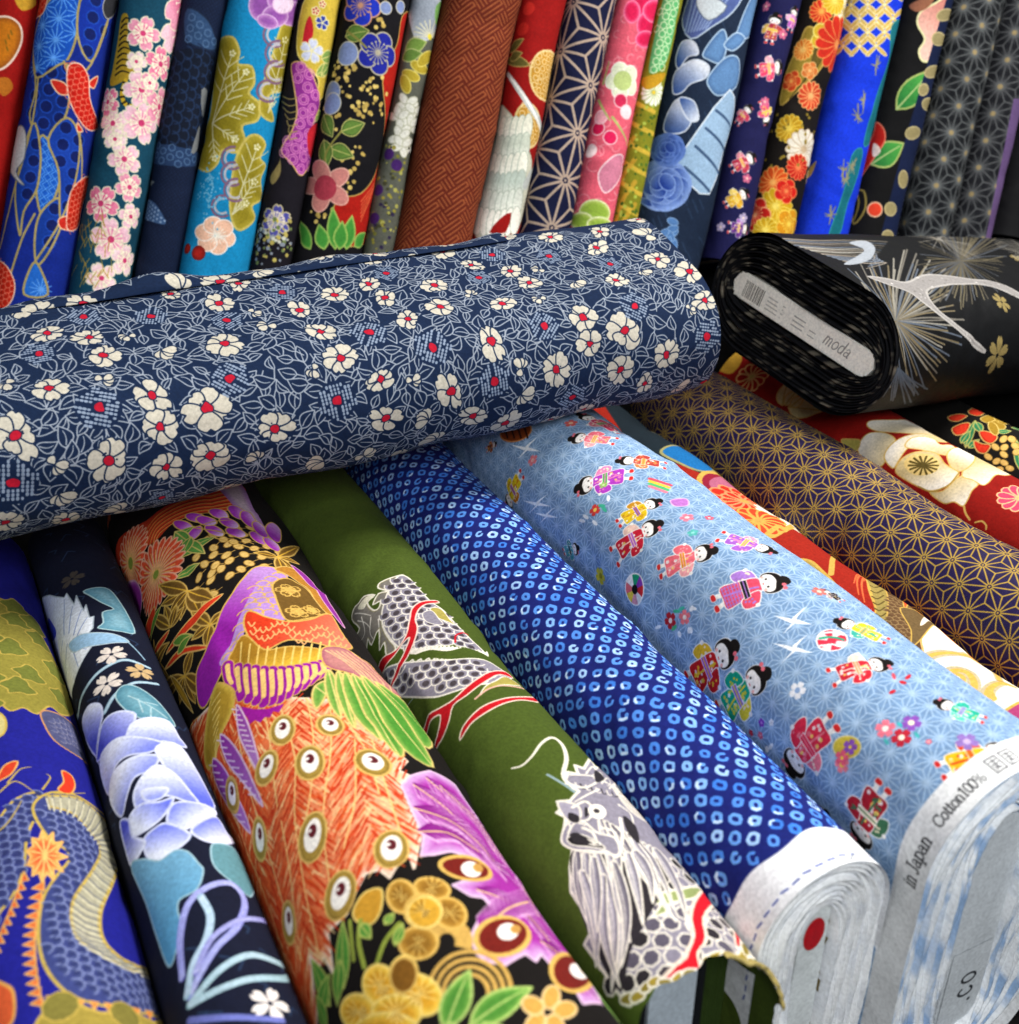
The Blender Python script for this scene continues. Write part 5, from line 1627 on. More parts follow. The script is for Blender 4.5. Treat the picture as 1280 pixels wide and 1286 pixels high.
    for c, r, t in fl:
        rot = rg.uniform(0, 6.28)
        if t == 'k':
            # flower of small printed blocks
            cv.dot(c, r * 1.08, nv)
            st = r * .20
            ca, sa = math.cos(rot), math.sin(rot)
            for i in range(-6, 7):
                for j in range(-6, 7):
                    x, y = i * st, j * st
                    rr = math.hypot(x, y); th = math.atan2(y, x)
                    lim = r * (1.0 + .12 * math.cos(5 * th))
                    if r * .3 < rr < lim and abs(math.sin(2.5 * th)) > .16:
                        p = c + np.array([x * ca - y * sa, x * sa + y * ca])
                        w = st * .40
                        w *= rg.uniform(.8, 1.05)
                        cv.line([p - (w * .35 * ca, w * .35 * sa), p + (w * .35 * ca, w * .35 * sa)], '#8794a8', w * 1.9)
            cv.poly(spline([c + r * .27 * rg.uniform(.75, 1.2) * np.array([math.cos(a), math.sin(a)]) for a in np.linspace(0, 6.28, 8)[:-1]], True, 3), red)
        elif t == 'c':
            n = rg.choice((5, 6, 6))
            sk = rg.uniform(.66, 1.0)
            for i in range(n):
                a = rot + i * 2 * math.pi / n + rg.uniform(-.2, .2)
                P = petal(c, a, r * .1, r * rg.uniform(.85, 1.3), r * .54 * rg.uniform(.75, 1.15), rg.uniform(0, .22))
                P = spline(P, True, 2) - c
                dr = np.array([math.cos(rot), math.sin(rot)]); dn = np.array([-dr[1], dr[0]])
                P = c + np.outer(P @ dr, dr) + np.outer(P @ dn, dn) * sk
                cv.poly(P, crm, nv, .0011)
            cv.poly(spline([c + r * .26 * rg.uniform(.75, 1.25) * np.array([math.cos(a), math.sin(a)]) for a in np.linspace(0, 6.28, 9)[:-1]], True, 3), red, nv, .0007)
            for i in range(4):
                a = rg.uniform(0, 6.28)
                cv.dot(c + r * .33 * np.array([math.cos(a), math.sin(a)]), r * .045, nv)
        else:
            n = 4 if t == 's' else 3
            for i in range(n):
                a = rot + (i - n / 2) * .62
                cv.poly(spline(petal(c, a, -r * .1, r * rg.uniform(.9, 1.15), r * .42, .05), True, 2), crm, nv, .001)
            if t == 'b':
                cv.poly(spline(petal(c, rot + 2.6, 0, r * .8, r * .4), True, 2), crm, nv, .001)


@prints('black')
def _(b):
    cv = b.canvas('#0e0f11')
    rg = random.Random(17)
    z = Chart(b, 'Z6'); k = z.k(900, 400)
    S = '#8f8a80'

    def burst(x, y, R_, a0, a1, n, col):
        for i in range(n):
            a = math.radians(a0 + (a1 - a0) * i / (n - 1) + rg.uniform(-2, 2))
            r = R_ * rg.uniform(.72, 1.05)
            d = rg.uniform(-.25, .25) * .4
            P = [(x, y), (x + r * .5 * math.cos(a), y + r * .5 * math.sin(a)), (x + r * math.cos(a + d), y + r * math.sin(a + d))]
            cv.line(z.l(P, 4), rg.choice(col), k * 4.0, k * 5.5)
    burst(830, 390, 255, -160, 165, 92, ['#6c6860', '#6e634c', '#545c68', '#88847a'])
    burst(1070, 165, 170, 0, 360, 70, ['#4c473c', '#5e5744', '#4c5056'])
    burst(840, 560, 130, 40, 160, 22, ['#4c5866', '#5c6674'])
    # bare silver branch
    br = z.p([(730, 225), (800, 232), (870, 245), (930, 222), (1010, 225), (1110, 240), (1200, 250), (1300, 300), (1290, 310), (1180, 265), (1080, 255), (970, 262), (945, 285), (985, 345), (1040, 390), (1100, 440), (1160, 498), (1130, 490), (1060, 420), (990, 365), (920, 310), (880, 280), (800, 252)], 3)
    cv.poly(br, '#8e8a88', '#a8a4a0', k * 8)
    for i in range(160):
        x, y = rg.uniform(740, 1280), rg.uniform(225, 500)
        p = z.c(x, y)
        if inside(br, [p])[0]:
            cv.dot(p, k * rg.uniform(2, 5), rg.choice(['#7a7672', '#d0ccc8', '#605c58']))
    # cloud bands on top
    for i in range(14):
        y = 85 + i * 6.5
        cv.line(z.l([(380 + 20 * i, y), (520 + 16 * i, y + 8), (640 + 12 * i, y + 6), (800 - 6 * i, y + 14 + i)]), rg.choice(['#8d8478', '#aaa69c', '#5e584e', '#6c7480']), k * 8, k * 3)
    cv.poly(z.p([(660, 100), (720, 95), (755, 120), (740, 160), (690, 180), (640, 180), (690, 150), (715, 125)]), '#9aa0a8')
    for x, y, r in ((1202, 515, 58), (1215, 320, 36), (1275, 160, 30)):
        blossom(cv, z.c(x, y), r * k, 6, '#8d7c4c', rot=.4, centre='#0e0f11', cr=.12, wf=.42)
    for i in range(7):
        u, v = rg.uniform(.05, b.L), rg.choice([-1, 1]) * rg.uniform(.12, .26)
        for j in range(40):
            a = rg.uniform(0, 6.28)
            cv.line([(u, v), (u + .05 * math.cos(a), v + .05 * math.sin(a))], S, .0007)
    b.rough = .6


# ------------------------------------------------------------------ standing row
def hem(cv, rg, n, motif):
    for _ in range(n):
        motif(rg.uniform(0, cv.u1), rg.uniform(cv.v0, cv.v1))


@prints('b_red')
def _(b):
    cv = b.canvas('#8e0c08'); z = Chart(b, 'Z1'); k = z.k(30, 150)
    cv.poly(z.p([(-40, 90), (20, 62), (70, 90), (80, 150), (50, 220), (0, 260), (-50, 240)]), '#b86a10', '#d8c0b0', k * 9, rim=('#8c4a10', k * 30))
    for x, y in ((30, 130), (20, 150), (40, 115), (25, 175)):
        cv.line(z.q([(x, y), (x + 4, y + 14)]), '#7c5a10', k * 6)
    cv.poly(z.p([(55, -10), (120, -20), (130, 20), (80, 40)]), '#b88c28')
    cv.poly(z.p([(-20, 300), (30, 290), (50, 330), (10, 360)]), '#a86018')


@prints('b_koi')
def _(b):
    cv = b.canvas('#0e2684'); rg = random.Random(21)
    z = Chart(b, 'Z1'); k = z.k(200, 400)
    G = '#a9955c'
    # net of wave lobes, alternate lobes filled with finer patterns
    lobes = [([(150, 60), (210, -20), (290, -20), (300, 60), (270, 190), (220, 260), (140, 285), (120, 180)], '#1450b8', 1),
             ([(120, 200), (135, 290), (240, 235), (260, 300), (250, 420), (180, 530), (110, 450), (130, 330)], '#0c2c7c', 2),
             ([(150, 510), (200, 560), (225, 660), (200, 750), (160, 810), (135, 700)], '#1656bc', 3),
             ([(60, 690), (120, 460), (150, 560), (140, 700), (90, 790), (75, 880)], '#0f3690', 2),
             ([(150, 800), (220, 740), (235, 820), (190, 930), (140, 990), (130, 900)], '#0f3690', 2),
             ([(90, 1100), (110, 1010), (140, 985), (180, 1100)], '#1e64c4', 1),
             ([(290, 130), (340, 230), (400, 90), (400, -20), (310, -20)], '#0f2f98', 2),
             ([(180, 520), (250, 440), (300, 520), (300, 700), (230, 830), (220, 640)], '#123a9c', 2)]
    for P, c, t in lobes:
        uv_ = z.p(P)
        cv.poly(uv_, c)
        if t == 1:
            for c2 in scatter(uv_, .02, rg, .05):
                for i in range(12):
                    a = i * math.pi / 6
                    cv.line([c2, c2 + .011 * np.array([math.cos(a), math.sin(a)])], '#5b9ae8', .0011)
        elif t == 3:
            for c2 in scatter(uv_, .008, rg, .0):
                cv.poly([c2 + (.004, 0), c2 + (0, .004), c2 - (.004, 0), c2 - (0, .004)], None, '#5b9ae8', .0008)
        else:
            for c2 in scatter(uv_, .017, rg, .0):
                cv.poly(ring_pts(c2, .0065, 9), '#0a1a58', '#1a48b4', .0012)
        cv.poly(uv_, None, G, k * 9)
    for pts in ([(240, 230), (270, 290), (340, 240), (400, 80)], [(0, 930), (60, 690), (120, 450), (140, 290)], [(20, 1090), (80, 900), (130, 800)], [(300, 480), (290, 640), (230, 820), (130, 980)]):
        cv.line(z.l(pts), G, k * 9)
    def koi(P, fins, col):
        for f in fins:
            cv.poly(z.p(f), '#c8281c', '#e8b890', k * 6)
        body = z.p(P)
        cv.poly(body, col, '#e8c0a8', k * 6)
        scales(cv, body, .006, -1.3, None, '#e87860', k * 3, rg)
    koi([(255, 250), (300, 240), (330, 290), (335, 370), (365, 470), (330, 485), (285, 430), (255, 350)], [[(190, 300), (240, 310), (260, 350), (220, 350)], [(330, 310), (365, 285), (350, 330)], [(290, 460), (310, 490), (290, 490)]], '#c0180e')
    koi([(265, 720), (320, 660), (335, 690), (310, 760), (290, 850), (250, 850)], [[(220, 820), (260, 810), (280, 855), (230, 855)]], '#b8200e')
    koi([(-30, 980), (20, 990), (55, 1060), (40, 1130), (-10, 1150)], [], '#b8200e')
    koi([(120, 60), (150, -30), (180, -20), (160, 50)], [], '#b8200e')
    cv.poly(z.p([(40, 560), (70, 470), (95, 500), (90, 590), (60, 640), (90, 690), (70, 680), (40, 640)]), '#c8c4c4', '#6a707c', k * 5)
    cv.poly(z.p([(385, 30), (400, -10), (440, 0), (430, 50), (400, 70)]), '#2c2c30', '#a09c98', k * 5)


@prints('b_cherry')
def _(b):
    cv = b.canvas('#0f4157'); rg = random.Random(22)
    z = Chart(b, 'Z1'); k = z.k(480, 500)
    # tiger
    cv.poly(z.p([(455, 60), (480, 60), (480, 160), (500, 220), (520, 280), (470, 300), (410, 320), (420, 250), (440, 150)]), '#a88a24')
    for i in range(10):
        cv.line(z.l([(430 + 3 * i, 280 - 22 * i), (455 + 2 * i, 265 - 22 * i), (490, 275 - 22 * i)]), '#181410', k * 8, k * 3)
    tl = [(470, 300), (455, 350), (470, 390), (510, 395), (540, 360), (540, 325)]
    cv.line(z.l(tl), '#c8a428', k * 17)
    L = z.l(tl, 4)
    for i in range(1, len(L) - 1, 2):
        d = L[i + 1] - L[i - 1]; n = np.array([-d[1], d[0]]); n = n / np.linalg.norm(n)
        cv.line([L[i] - n * k * 8, L[i] + n * k * 8], '#14100c', k * 7)
    F = [(535, 125, 66), (600, 240, 58), (530, 335, 72), (420, 460, 62), (530, 460, 78), (465, 595, 66), (485, 700, 55), (375, 760, 70), (490, 810, 45), (415, 895, 82), (470, 975, 55), (595, 400, 50), (660, 120, 45), (510, 230, 40), (400, 380, 45), (560, 310, 40), (430, 520, 45), (680, 0, 50), (380, 1040, 60)]
    for x, y, r in F:
        c = z.c(x, y)
        col, inn = rg.choice([('#f0c4d0', '#d85c8c'), ('#ec9cb4', '#c83468'), ('#f2d4d8', '#e080a0'), ('#e47c9c', '#d03c74')])
        blossom(cv, c, r * z.k(x, y), 5, col, edge='#e8dcc0', ew=k * 5, rot=rg.random() * 6, centre='#c8386c', cr=.16, rays='#f4e8d0', inner=inn)
    for i in range(60):
        x, y = rg.uniform(240, 420), rg.uniform(840, 1080)
        cv.line(z.q([(x, y), (x + rg.uniform(-25, 25), y - rg.uniform(20, 60))]), '#b08c38', k * 3)
    for i in range(24):
        blossom(cv, (rg.uniform(0, b.L), rg.choice([-1, 1]) * rg.uniform(.085, .2)), .017, 5, '#ec9cb4', edge='#e8dcc0', ew=.0008, centre='#c8386c')


@prints('b_navy')
def _(b):
    cv = b.canvas('#0d1830'); rg = random.Random(23)
    z = Chart(b, 'Z1'); k = z.k(680, 500)
    U, V = cv.grid()
    n = (np.sin(U * 1400) * np.sin(V * 1500) > .2)
    cv.blend((n * .35).astype(np.float32), '#1c3054')
    cv.poly(z.p([(700, 30), (780, 80), (810, 180), (760, 180), (690, 140)]), '#2a4468', '#16243c', k * 5)
    for c in scatter(z.p([(700, 30), (780, 80), (810, 180), (760, 180), (690, 140)]), .011, rg, 0):
        cv.poly(ring_pts(c, .0038, 6), None, '#4a678c', .0011)
    R2 = z.p([(650, 200), (800, 210), (800, 420), (780, 560), (590, 560), (610, 400)])
    cv.poly(R2, '#0c1526')
    scales(cv, R2, .011, 1.5, None, '#1c2e4e', .0015, rg)
    R3 = z.p([(580, 540), (740, 570), (730, 620), (570, 610)])
    cv.poly(R3, '#22385c')
    for c in scatter(R3, .010, rg, 0):
        cv.poly(ring_pts(c, .0036, 6), None, '#4a678c', .001)
    for P in ([(755, 335), (780, 340), (770, 430), (760, 430)], [(745, 480), (755, 480), (740, 560), (712, 570)], [(545, 670), (580, 680), (550, 700)]):
        cv.poly(z.p(P, 2), '#75787a')
    lf = z.p([(525, 770), (540, 745), (580, 760), (620, 835), (570, 830), (530, 810)])
    cv.poly(lf, '#3a567e')
    for c in scatter(lf, .0045, rg, 0):
        cv.dot(c, .0012, '#7f97b8')


@prints('b_turq')
def _(b):
    cv = b.canvas('#1184b8'); rg = random.Random(24)
    z = Chart(b, 'Z1'); k = z.k(850, 400)
    OL, G, W = '#8a7c1c', '#c4b25c', '#c8c49c'

    def cloud(P, cx, cy, dirs):
        cv.poly(z.p(P), OL, G, k * 9, rim=('#a39430', k * 34))
        for (x, y) in dirs:
            cv.line(z.q([(cx, cy), (x, y)]), W, k * 6, k * 4)
            for t in (.45, .62, .8):
                px_, py_ = cx + (x - cx) * t, cy + (y - cy) * t
                dx, dy = x - cx, y - cy
                for sg in (-1, 1):
                    cv.line(z.q([(px_, py_), (px_ + dx * .2 - sg * dy * .16, py_ + dy * .2 + sg * dx * .16)]), W, k * 4)
            for i in range(5):
                a = i * 1.256
                cv.dot(z.c(x + 9 * math.cos(a), y + 9 * math.sin(a)), k * 5, '#d8d4a8')
    cloud([(820, 160), (870, 140), (895, 190), (890, 240), (940, 250), (950, 310), (930, 350), (970, 390), (960, 450), (905, 470), (915, 530), (880, 570), (830, 560), (810, 610), (770, 640), (730, 610), (740, 540), (780, 440), (800, 300)], 790, 460, [(920, 270), (940, 400), (880, 520), (870, 200), (800, 590)])
    cloud([(920, 520), (960, 505), (990, 540), (970, 590), (990, 620), (970, 670), (975, 740), (940, 770), (950, 820), (900, 860), (870, 830), (860, 740), (880, 600)], 870, 800, [(960, 550), (950, 680), (920, 760)])
    cloud([(1000, 360), (1060, 330), (1090, 260), (1110, 100), (1060, 90), (1020, 200), (980, 330), (970, 420), (1020, 450)], 1000, 420, [(1070, 150), (1050, 300), (1020, 380)])
    for x, y, r in ((1030, 130, 45), (1040, 200, 48), (1030, 270, 42), (1000, 340, 40), (870, 590, 42), (870, 650, 44), (880, 710, 42), (830, 770, 40)):
        for f in (1, .7):
            t = np.radians(np.linspace(60, 280, 14))
            cv.line(z.q([(x + r * f * math.cos(a), y + r * f * math.sin(a)) for a in t]), '#7a5a74' if f == 1 else '#b4b0b8', k * 9)
    # purple flower at the top
    for x, y, rx, ry, rot in ((980, 20, 50, 60, 0), (1060, 0, 60, 50, 0), (1090, 50, 50, 45, 30), (1030, 60, 50, 40, 0), (1000, 80, 40, 25, 20)):
        cv.poly(z.ell(x, y, rx, ry, rot), '#8a4c9c', '#c8a0cc', k * 5, rim=('#b078b8', k * 24))
    cv.poly(z.ell(1060, 15, 42, 36), '#e0c8dc', '#c090c0', k * 4)
    # peach flower
    for i in range(6):
        a = i * 1.047 + .3
        cv.poly(z.ell(805 + 42 * math.cos(a), 880 + 40 * math.sin(a), 36, 32, 0), '#e8b89c', '#f4e4d8', k * 5)
    for i in range(16):
        a = i * .39
        cv.line(z.q([(812, 880), (812 + 34 * math.cos(a), 880 + 34 * math.sin(a))]), '#f0e8d8', k * 3)
    for x, y, r in ((740, 945, 28), (690, 900, 24), (700, 930, 20)):
        cv.dot(z.c(x, y), r * k, '#a82018', rim=('#701410', r * k * .6))
    for i in range(80):
        cv.dot(z.c(780 + rg.gauss(0, 22), 710 + rg.gauss(0, 45)), k * 4, '#6fb0d0')


@prints('b_yell')
def _(b):
    cv = b.canvas('#15121a'); rg = random.Random(25)
    z = Chart(b, 'Z1'); k = z.k(1150, 300)
    cv.poly(z.p([(1150, -20), (1300, -20), (1290, 120), (1260, 220), (1230, 330), (1180, 380), (1190, 300), (1150, 250), (1110, 180)]), '#c8ac3c', '#e0cc70', k * 6)
    for P in ([(1140, 100), (1160, 60), (1170, 130), (1130, 190)], ):
        cv.poly(z.p(P), '#b81c28')
    for x, y, c, r in ((1205, 85, '#2c3c9c', 28), (1165, 190, '#c8cce0', 46), (1240, 370, '#8c98c4', 40), (1180, 40, '#b02028', 16), (1205, 15, '#b02028', 14), (1225, 330, '#6c7cb4', 30)):
        blossom(cv, z.c(x, y), r * k, 5, c, edge='#e0d8a8', ew=k * 4, centre='#e0d8a8', cr=.15)
    for a, c in (((1180, 280), (1240, 230)), ((1120, 440), (1210, 420)), ((1200, 280), (1260, 200)), ((1200, 220), (1240, 200))):
        leaf(cv, z.c(*a), z.c(*c), 24 * k, '#7c9a4c', '#d8cc80', k * 4, '#d8cc80')
    sw = z.p([(1090, 240), (1140, 240), (1180, 310), (1195, 390), (1170, 470), (1180, 560), (1130, 655), (1090, 610), (1050, 560), (1090, 490), (1110, 420), (1100, 330)])
    cv.poly(sw, '#8a2c88', '#d0a868', k * 6)
    for c in scatter(sw, .013, rg, .1):
        for f in (1, .6):
            cv.poly(ring_pts(c, .0055 * f, 9), None, '#d884b8', .001)
    cv.poly(z.p([(1150, 500), (1190, 460), (1195, 540), (1160, 590)]), '#b81c28')
    for i in range(7):
        cv.line(z.l([(1040 + 8 * i, 350 + 25 * i), (1080, 370 + 25 * i), (1110, 365 + 25 * i)]), '#a08c50', k * 4)
    cv.poly(z.p([(1010, 660), (1045, 600), (1040, 550), (1050, 640), (1020, 690)]), '#8c7c4c')
    c = z.c(1030, 825)
    blossom(cv, c, 62 * k, 6, '#4c4c9c', edge='#c8bc90', ew=k * 5, centre='#e0c850', cr=.18, rays='#d8ccc0')
    for i in range(90):
        cv.dot(z.c(1020 + rg.uniform(-70, 70), 900 + rg.gauss(0, 40)), k * rg.uniform(4, 9), rg.choice(['#b8a858', '#8c94a0', '#c8c8b8', '#6c7c48']))


def plum(cv, c, r, fill, edge, k):
    for i in range(5):
        a = i * 1.2566 + .3
        cv.dot((c[0] + r * .55 * math.cos(a), c[1] + r * .55 * math.sin(a)), r * .46, fill, edge=edge, ew=r * .08)
    cv.dot(c, r * .5, fill)
    for i in range(15):
        a = i * .419
        e = (c[0] + r * .5 * math.cos(a), c[1] + r * .5 * math.sin(a))
        cv.line([c, e], edge, r * .045)
        cv.dot(e, r * .05, edge)
    cv.dot(c, r * .12, edge)


@prints('b_stream')
def _(b):
    cv = b.canvas('#0e0d12'); rg = random.Random(26)
    z = Chart(b, 'Z2'); k = z.k(150, 400)
    G = '#b89c50'
    red = z.p([(320, -20), (310, 120), (280, 300), (255, 480), (215, 640), (160, 720), (60, 720), (70, 800), (120, 880), (170, 850), (220, 620), (265, 420), (300, 200), (320, 60)])
    cv.poly(z.p([(300, 60), (330, 60), (300, 260), (270, 440), (235, 620), (190, 760), (160, 870), (60, 860), (60, 720), (150, 690), (210, 600), (240, 430), (230, 260), (280, 160)]), '#a8180e', G, k * 5)
    for i in range(6):
        cv.line(z.l([(300 - 10 * i, 200 + 40 * i), (265 - 8 * i, 400 + 30 * i), (225 - 8 * i, 600 + 20 * i), (150, 720 + 14 * i)]), '#d8643c', k * 4)
    for x, y in ((110, 270), (130, 400), (90, 640), (210, 290), (205, 60), (20, 780), (130, 570), (190, 360), (30, 430), (80, 310), (205, 380), (100, 240)):
        for i in range(12):
            cv.dot(z.c(x + rg.gauss(0, 26), y + rg.gauss(0, 28)), k * rg.uniform(5, 9), rg.choice([G, '#d8bc68']))
    plum(cv, z.c(212, 188), 76 * k, '#1c2490', '#b0a890', k)
    plum(cv, z.c(150, 20), 72 * k, '#1c30b0', '#c89070', k)
    for x, y, r in ((240, 28, 22), (295, 25, 22), (100, 190, 42), (45, 330, 40), (45, 370, 40)):
        cv.dot(z.c(x, y), r * k, '#7c8cb8', edge='#c8c4b0', ew=k * 4)
    for a, c in (((80, 470), (165, 440)), ((40, 530), (125, 560)), ((20, 410), (50, 490)), ((95, 130), (180, 110)), ((20, 500), (30, 600))):
        leaf(cv, z.c(*a), z.c(*c), 30 * k, '#5c7c34', '#b8b468', k * 4, '#b8b468', rim=('#3c5424', k * 10))
    cv.line(z.l([(20, 600), (30, 540), (80, 470)]), '#8a8440', k * 8)
    cv.line(z.l([(100, 110), (140, 140), (170, 170)]), '#8a8440', k * 8)
    for i in range(5):
        a = i * 1.2566 - .6
        cv.poly(z.ell(25 + 50 * math.cos(a), 665 + 50 * math.sin(a), 46, 30, math.degrees(a)), '#c88078', '#e0a898', k * 5)
    cv.dot(z.c(20, 670), 45 * k, '#a83848')
    for a, c in (((60, 890), (50, 740)), ((100, 890), (120, 770)), ((20, 890), (0, 800)), ((130, 880), (165, 830)), ((-30, 890), (-60, 790)), ((75, 890), (85, 790))):
        leaf(cv, z.c(*a), z.c(*c), 26 * k, '#3f8a34', '#98b458', k * 5, rim=('#74a84c', k * 10))


@prints('b_grey')
def _(b):
    cv = b.canvas('#54564c'); rg = random.Random(27)
    z = Chart(b, 'Z2'); k = z.k(330, 400)
    cv.poly(z.p([(330, 0), (420, -20), (440, 60), (400, 140), (340, 130)]), '#8c94a0', rim=('#b4bac0', k * 30))
    cv.poly(z.p([(420, 20), (470, 0), (440, 110), (420, 100)]), '#6c9a50')
    for i in range(20):
        a = i * .314
        cv.line(z.q([(398, 132), (398 + 60 * math.cos(a), 132 - 60 * abs(math.sin(a)))]), '#c8c4a8', k * 4)
    cv.dot(z.c(398, 132), k * 10, '#d8c840')
    leaf(cv, z.c(310, 180), z.c(385, 150), 26 * k, '#6c8a3c', '#a8b070', k * 4)
    leaf(cv, z.c(300, 210), z.c(370, 190), 22 * k, '#5c7a34', '#a8b070', k * 4)
    for x, y in ((330, 270), (360, 240), (310, 300), (380, 210)):
        cv.poly(z.ell(x, y, 34, 18, rg.uniform(-80, 80)), '#a8942c', '#d0c060', k * 4)
    for x, y in ((315, 370), (345, 400), (285, 420), (330, 450), (290, 490), (300, 520)):
        for i in range(5):
            a = i * 1.2566 + rg.random()
            cv.poly(z.ell(x + 22 * math.cos(a), y + 22 * math.sin(a), 22, 14, math.degrees(a)), '#d0cfc4', '#a8a890', k * 3)
    for i in range(200):
        cv.dot(z.c(rg.uniform(170, 380), rg.uniform(520, 900)), k * rg.uniform(3, 8), rg.choice(['#6c6c2c', '#8c8434', '#2c2440', '#3c3c28', '#a09c50']))
    for x, y in ((215, 680), (280, 590), (250, 550), (200, 780)):
        cv.dot(z.c(x, y), k * 20, '#3c1c5c')


@prints('b_rust')
def _(b):
    cv = b.canvas('#5e2012')
    U, V = cv.grid()
    # key fret: blocks of parallel bars set at right angles, joined by hooks
    a = math.radians(44)
    s = .0046
    X = (U * math.cos(a) + V * math.sin(a)) / s
    Y = (-U * math.sin(a) + V * math.cos(a)) / s
    row = np.floor(Y / 3)
    Xs = (X + 3 * row) % 9
    Yr = Y - 3 * row
    run = (Xs < 6)
    h = np.clip((.24 - np.abs((Yr % 1) - .5)) * 9, 0, 1) * ((Xs > .2) & (Xs < 5.6))
    v = np.clip((.24 - np.abs((Xs % 1) - .5)) * 9, 0, 1) * ((Yr > .15) & (Yr < 2.8))
    cov = np.where(run, h, v)
    hook = (np.abs(Xs - 5.75) < .22) & (Yr > .4) & (Yr < 1.7)
    cov = np.maximum(cov, hook * .95)
    cv.blend(cov.astype(np.float32) * .95, '#96502c')


@prints('b_crane')
def _(b):
    cv = b.canvas('#8e0d0b'); rg = random.Random(28)
    z = Chart(b, 'Z2'); k = z.k(700, 450)
    G = '#c89c48'
    for x, y, rx, ry in ((815, 270, 60, 90), (745, 450, 45, 80)):
        P = z.ell(x, y, rx, ry)
        cv.poly(P, '#b8862c', '#dcc080', k * 8)
        for c in scatter(P, .008, rg, .1):
            cv.poly(ring_pts(c, .003, 7), None, '#e8d0a0', .0009)
    for x, y in ((750, 30), (730, 105), (715, 60)):
        cv.dot(z.c(x, y), 24 * k, '#b02018')
    for a, c in (((755, 235), (680, 220)), ((690, 190), (735, 140)), ((690, 215), (730, 190))):
        leaf(cv, z.c(*a), z.c(*c), 18 * k, '#5c5424', '#a89450', k * 4)
    wing = z.p([(560, 830), (600, 620), (640, 390), (680, 400), (710, 450), (740, 520), (760, 580), (745, 700), (720, 800), (690, 830), (690, 760), (640, 800), (600, 840)])
    cv.poly(wing, '#c9c8b4', '#a8a890', k * 4)
    for row in range(6):
        for i in range(7):
            y = 430 + 66 * row; x = 612 + 22 * i - 8 * row
            cv.poly(z.ell(x, y + 40 - 4 * abs(i - 3), 17, 52, 8), ['#d8d6c4', '#c2c8b8', '#e4e2d2', '#b4bfb4', '#d4d8cc', '#ece8dc'][row], '#9aa696', k * 2.5, grad=('#f0eee2', z.c(x, y + 20), z.c(x, y + 92)))
    cv.poly(z.p([(610, 830), (650, 780), (690, 760), (670, 830)], 2), '#8e0d0b')
    cv.line(z.l([(740, 660), (780, 560), (790, 450), (740, 360), (680, 265)]), '#b8bcb8', k * 36, k * 16)
    cv.line(z.l([(770, 600), (790, 470), (750, 370), (690, 280)]), '#eceae2', k * 9)


@prints('b_asa')
def _(b):
    cv = b.canvas('#0f1434')
    z = Chart(b, 'Z2')
    s = [z.c(*p) for p in ((1020, 135), (972, 305), (930, 475), (885, 645))]
    step = (s[3] - s[0]) / 3
    L = np.linalg.norm(step)
    a = math.atan2(step[1], step[0])
    e2 = L * np.array([math.cos(a + math.pi / 3), math.sin(a + math.pi / 3)])
    asanoha(cv, s[1], step, e2, '#b09a88', .0030, 1.0, star=('#0f1434', .0036))


@prints('b_pink')
def _(b):
    cv = b.canvas('#d8596c'); rg = random.Random(29)
    z = Chart(b, 'Z2'); k = z.k(1060, 400)
    for i in range(140):
        x, y = rg.uniform(900, 1240), rg.uniform(0, 820)
        t = np.radians(np.linspace(0, 200, 7) + rg.uniform(0, 360))
        r = rg.uniform(8, 22)
        cv.line(z.q([(x + r * math.cos(a), y + r * math.sin(a)) for a in t]), '#e894a0', k * 3)
    for x, y, rx, ry in ((1165, 20, 50, 45), (1120, 40, 30, 40), (1180, 90, 40, 50), (1200, 40, 40, 40), (1170, 140, 35, 30)):
        cv.poly(z.ell(x, y, rx, ry), '#d0184c', '#f0789c', k * 5, rim=('#e8507c', k * 16))
    for i in range(5):
        a = i * 1.2566 + .6
        cv.dot(z.c(1088 + 34 * math.cos(a), 288 + 38 * math.sin(a)), 30 * k, '#d8dcc0', edge='#f0ece0', ew=k * 4)
    cv.dot(z.c(1088, 288), 34 * k, '#b0c078')
    for x, y, c in ((1000, 460, '#d0184c'), (1042, 492, '#d81c54'), (1080, 360, '#c82850'), (975, 540, '#f0d8d8'), (1100, 400, '#f0d0d4'), (1010, 420, '#e8a0ac')):
        cv.dot(z.c(x, y), 24 * k, c, edge='#f0c8cc', ew=k * 4)
    for a, c in (((1005, 360), (1040, 430)), ((1050, 420), (1100, 520)), ((1020, 300), (1040, 220))):
        cv.line(z.q([a, c]), '#a8b468', k * 10, k * 5)
    fan = z.p([(1000, 620), (1050, 560), (1085, 560), (1070, 640), (1020, 690)])
    cv.poly(fan, '#c87890', '#f0d0d4', k * 5)
    for x, y, rx, ry in ((985, 760, 52, 45), (940, 790, 40, 30), (1000, 800, 40, 24)):
        cv.poly(z.ell(x, y, rx, ry), '#8aa83c', '#d8e0a8', k * 6, rim=('#b8c868', k * 18))


